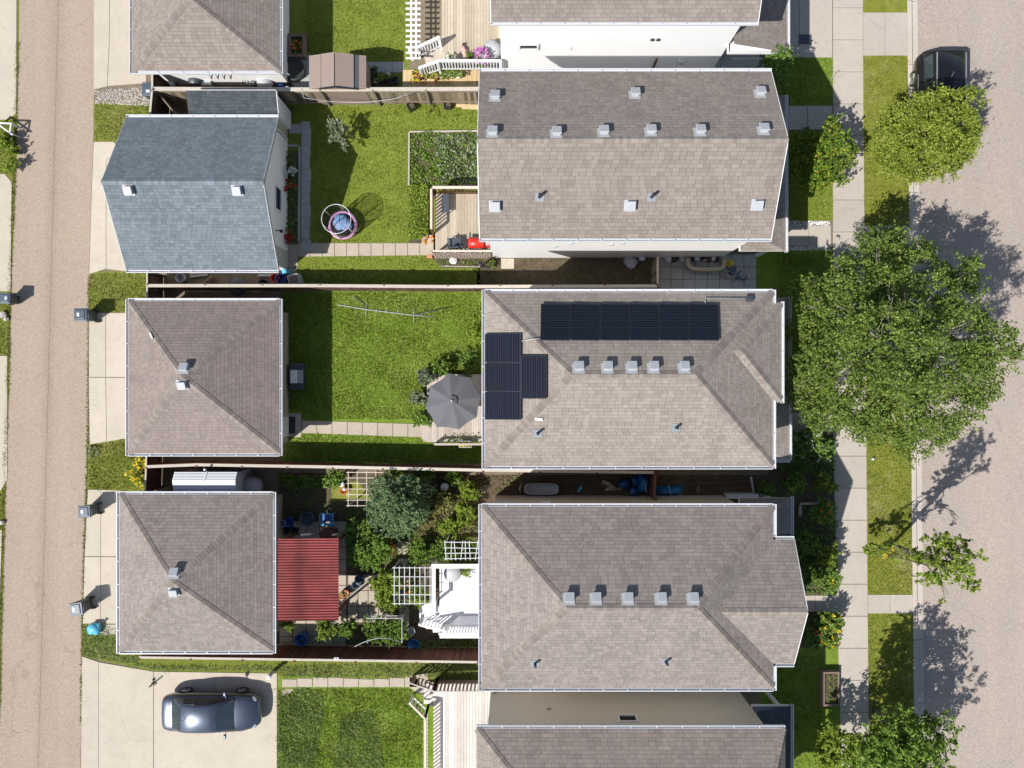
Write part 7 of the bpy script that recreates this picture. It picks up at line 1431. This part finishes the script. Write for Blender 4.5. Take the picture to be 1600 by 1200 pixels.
tag(MB().prism(G([(665, 947), (682, 941), (680, 960), (663, 964)], .8), .78, .82).build('white_cloth', M['white'], None, bevel=.01), 'white board at the top of the white deck stairs', 'board')
pa = thing('partition', 'diagonal timber edging across the paver patio', 'edging', tuple(P(552, 930))); pp_ = [P(529, 950, .15), P(548, 930, .15), P(578, 905, .15)]; mb = MB(); mb.bar(pp_[0], pp_[1], .06, .3); mb.bar(pp_[1], pp_[2], .06, .3); mb.build('board', M['edge'], pa)
for i, (px, py, lab) in enumerate(((533, 931, 'terracotta pot left of the diagonal edging'), (540, 928, 'terracotta pot right against the diagonal edging'))): pot(lab, px, py, .03, .17, .3, 'terracotta', 'l_bush', 40, 1.0, .12, sd=60 + i)
bt = thing('wading_pool', 'bright blue shell tub at the foot of the red fence', 'tub', tuple(P(646, 1011))); p = P(645.5, 1010, .45); MB().lathe([(.22, 0), (.28, .30), (.25, .30), (.2, .1), (.001, .09)], (p.x, p.y, .01), 18).build('shell', M['blue'], bt, True); MB().ring((p.x, p.y, .31), .27, .018, 20).build('rim', M['blue'], bt, True)
bush('orange flowering plant near the fruit tree', 610, 853, .6, .30, 300, .09, 'l_gold', 210, petals=('p_org', 34, .08)); bush('orange tinged plant beside the larger white trellis', 637, 918, .5, .26, 220, .09, 'l_gold', 211, petals=('p_org', 12, .07))
ml = thing('mailbox', 'white box light mounted on the red fence', 'light', (P(526, 1029, 1.7).x, P(526, 1029, 1.7).y, 1.6)); p = P(526, 1028.5, 1.75); mb = MB(); mb.box((p.x, p.y, 1.78), (.20, .11, .06)); mb.build('housing', M['white'], ml, bevel=.015); MB().box((p.x, p.y, 1.812), (.10, .06, .008)).build('lens', M['dkgrey'], ml)
# driveway with the blue car
wp2 = thing('bollard', 'white capped round post in front of the blue car', 'post', tuple(P(421, 1061))); p = P(420, 1057.5, .75); MB().lathe([(.085, 0), (.085, .70)], (p.x, p.y, .03), 18).build('post', M['gutter'], wp2, True); MB().lathe([(.11, .0), (.115, .06), (.07, .10), (.001, .11)], (p.x, p.y, .73), 18).build('cap', M['white'], wp2, True)
sp_ = thing('stake', 'short dark stake in the grass joint behind the blue car', 'stake', tuple(P(243, 1062))); p = P(241.5, 1066, .03); mb = MB(); mb.tube([(p.x, p.y, .0), (p.x + .02, p.y, .55)], .035, 8); mb.build('stick', M['black'], sp_, True); leaves('grass_tuft', fol_points([(p.x, p.y, .10, .10, .12, .08)], 90, 3, twig=.04), .08, M['bladeb'], sp_)
# far side of the alley
hp = thing('sawhorse', 'white angled metal stand at the left edge beyond the alley', 'stand', tuple(P(8, 200))); mb = MB(); z = .65
for a, b in (((-14, 186), (20, 211)), ((-10, 192), (18, 193)), ((18, 192), (15, 209))): mb.bar(P(*a, z), P(*b, z), .07, .06)
mb.build('arm', M['gutter'], hp, bevel=.008)
for x, y in ((-12, 187), (17, 208), (17.5, 193)): p = P(x, y, z); MB().rect(p.x - .03, p.y - .03, p.x + .03, p.y + .03, .0, z - .03).build('leg', M['steel'], hp)
rk_ = [tag(MB().blob(P(px, py, .1), r, .25, k, 9, 6, .7).build('rock', M['stone'], None), lab, 'rock') for k, (px, py, r, lab) in enumerate(((4, 492, .17, 'pinkish rock below the grey bin across the alley'), (9, 498, .13, 'small dark rock below the grey bin across the alley'), (3, 816, .12, 'white round stone at the left alley edge')))]
# front: raised planter, pebble trims, flag, low box
rp = thing('raised_planter', 'brown block raised planter beside the sidewalk', 'planter', tuple(P(1298, 1075))); mb = MB(); x0_, x1_, y0_, y1_ = P(1284, 0, .4).x, P(1312, 0, .4).x, P(0, 1104, .4).y, P(0, 1050, .4).y
mb.rect(x0_, y0_, x0_ + .15, y1_, 0, .4); mb.rect(x0_ + .152, y1_ - .08, x1_, y1_, 0, .40); mb.rect(x0_ + .152, y0_, x1_, y0_ + .1, 0, .40); mb.rect(x1_ - .06, y0_ + .102, x1_, y1_ - .082, 0, .38); mb.build('blocks', M['brick'], rp, bevel=.012); MB().rect(x0_ + .155, y0_ + .105, x1_ - .065, y1_ - .085, 0, .28).build('soil', M['soil'], rp); leaves('foliage', np.column_stack([rng.uniform(x0_ + .2, x1_ - .1, 120), rng.uniform(y0_ + .15, y1_ - .12, 120), rng.uniform(.3, .42, 120)]), .08, M['l_dark'], rp)
cf = thing('bench_step', 'low grey timber frame in the lower front bed', 'edging', tuple(P(1265, 787))); mb = MB(); mb.bar(P(1250, 787, .2), P(1280, 786.5, .2), .10, .12); mb.bar(P(1250, 789, .2), P(1250, 806, .2), .10, .12); mb.build('timber', M['edge'], cf)
fgs = thing('marker_flag', 'small orange marker flag leaning over the sidewalk', 'flag', tuple(P(1297, 125))); mb = MB(); mb.tube([P(1297, 126, 0), P(1304, 115, .55)], .01, 6); mb.build('wire', M['gutter'], fgs); p = P(1304.5, 114, .55); MB().bar(p, p + Vector((.10, .05, .02)), .012, .09).build('flag', M['orange'], fgs)
tag(MB().lathe([(.10, 0), (.10, .02), (.001, .02)], P(1290.5, 172, .045), 14).build('walk_cap', M['steel'], None), 'small round cover on the shaded walk', 'cover')
mt2 = thing('doormat', 'dark grey mat on the concrete walk at the top edge', 'mat', tuple(P(1258, 64))); a, b = P(1248, 69, .045), P(1268, 54, .045); mb = MB(); mb.rect(a.x, a.y, b.x, b.y, .043, .06); mb.build('pile', M['dkgrey'], mt2, bevel=.006)
pr_ = thing('planter_pot', 'little white sprinkler stake at the boulevard edge', 'stake', tuple(P(1362, 716))); p = P(1362, 717, 0); MB().lathe([(.03, 0), (.03, .12), (.06, .14), (.001, .16)], p, 10).build('head', M['gutter'], pr_)
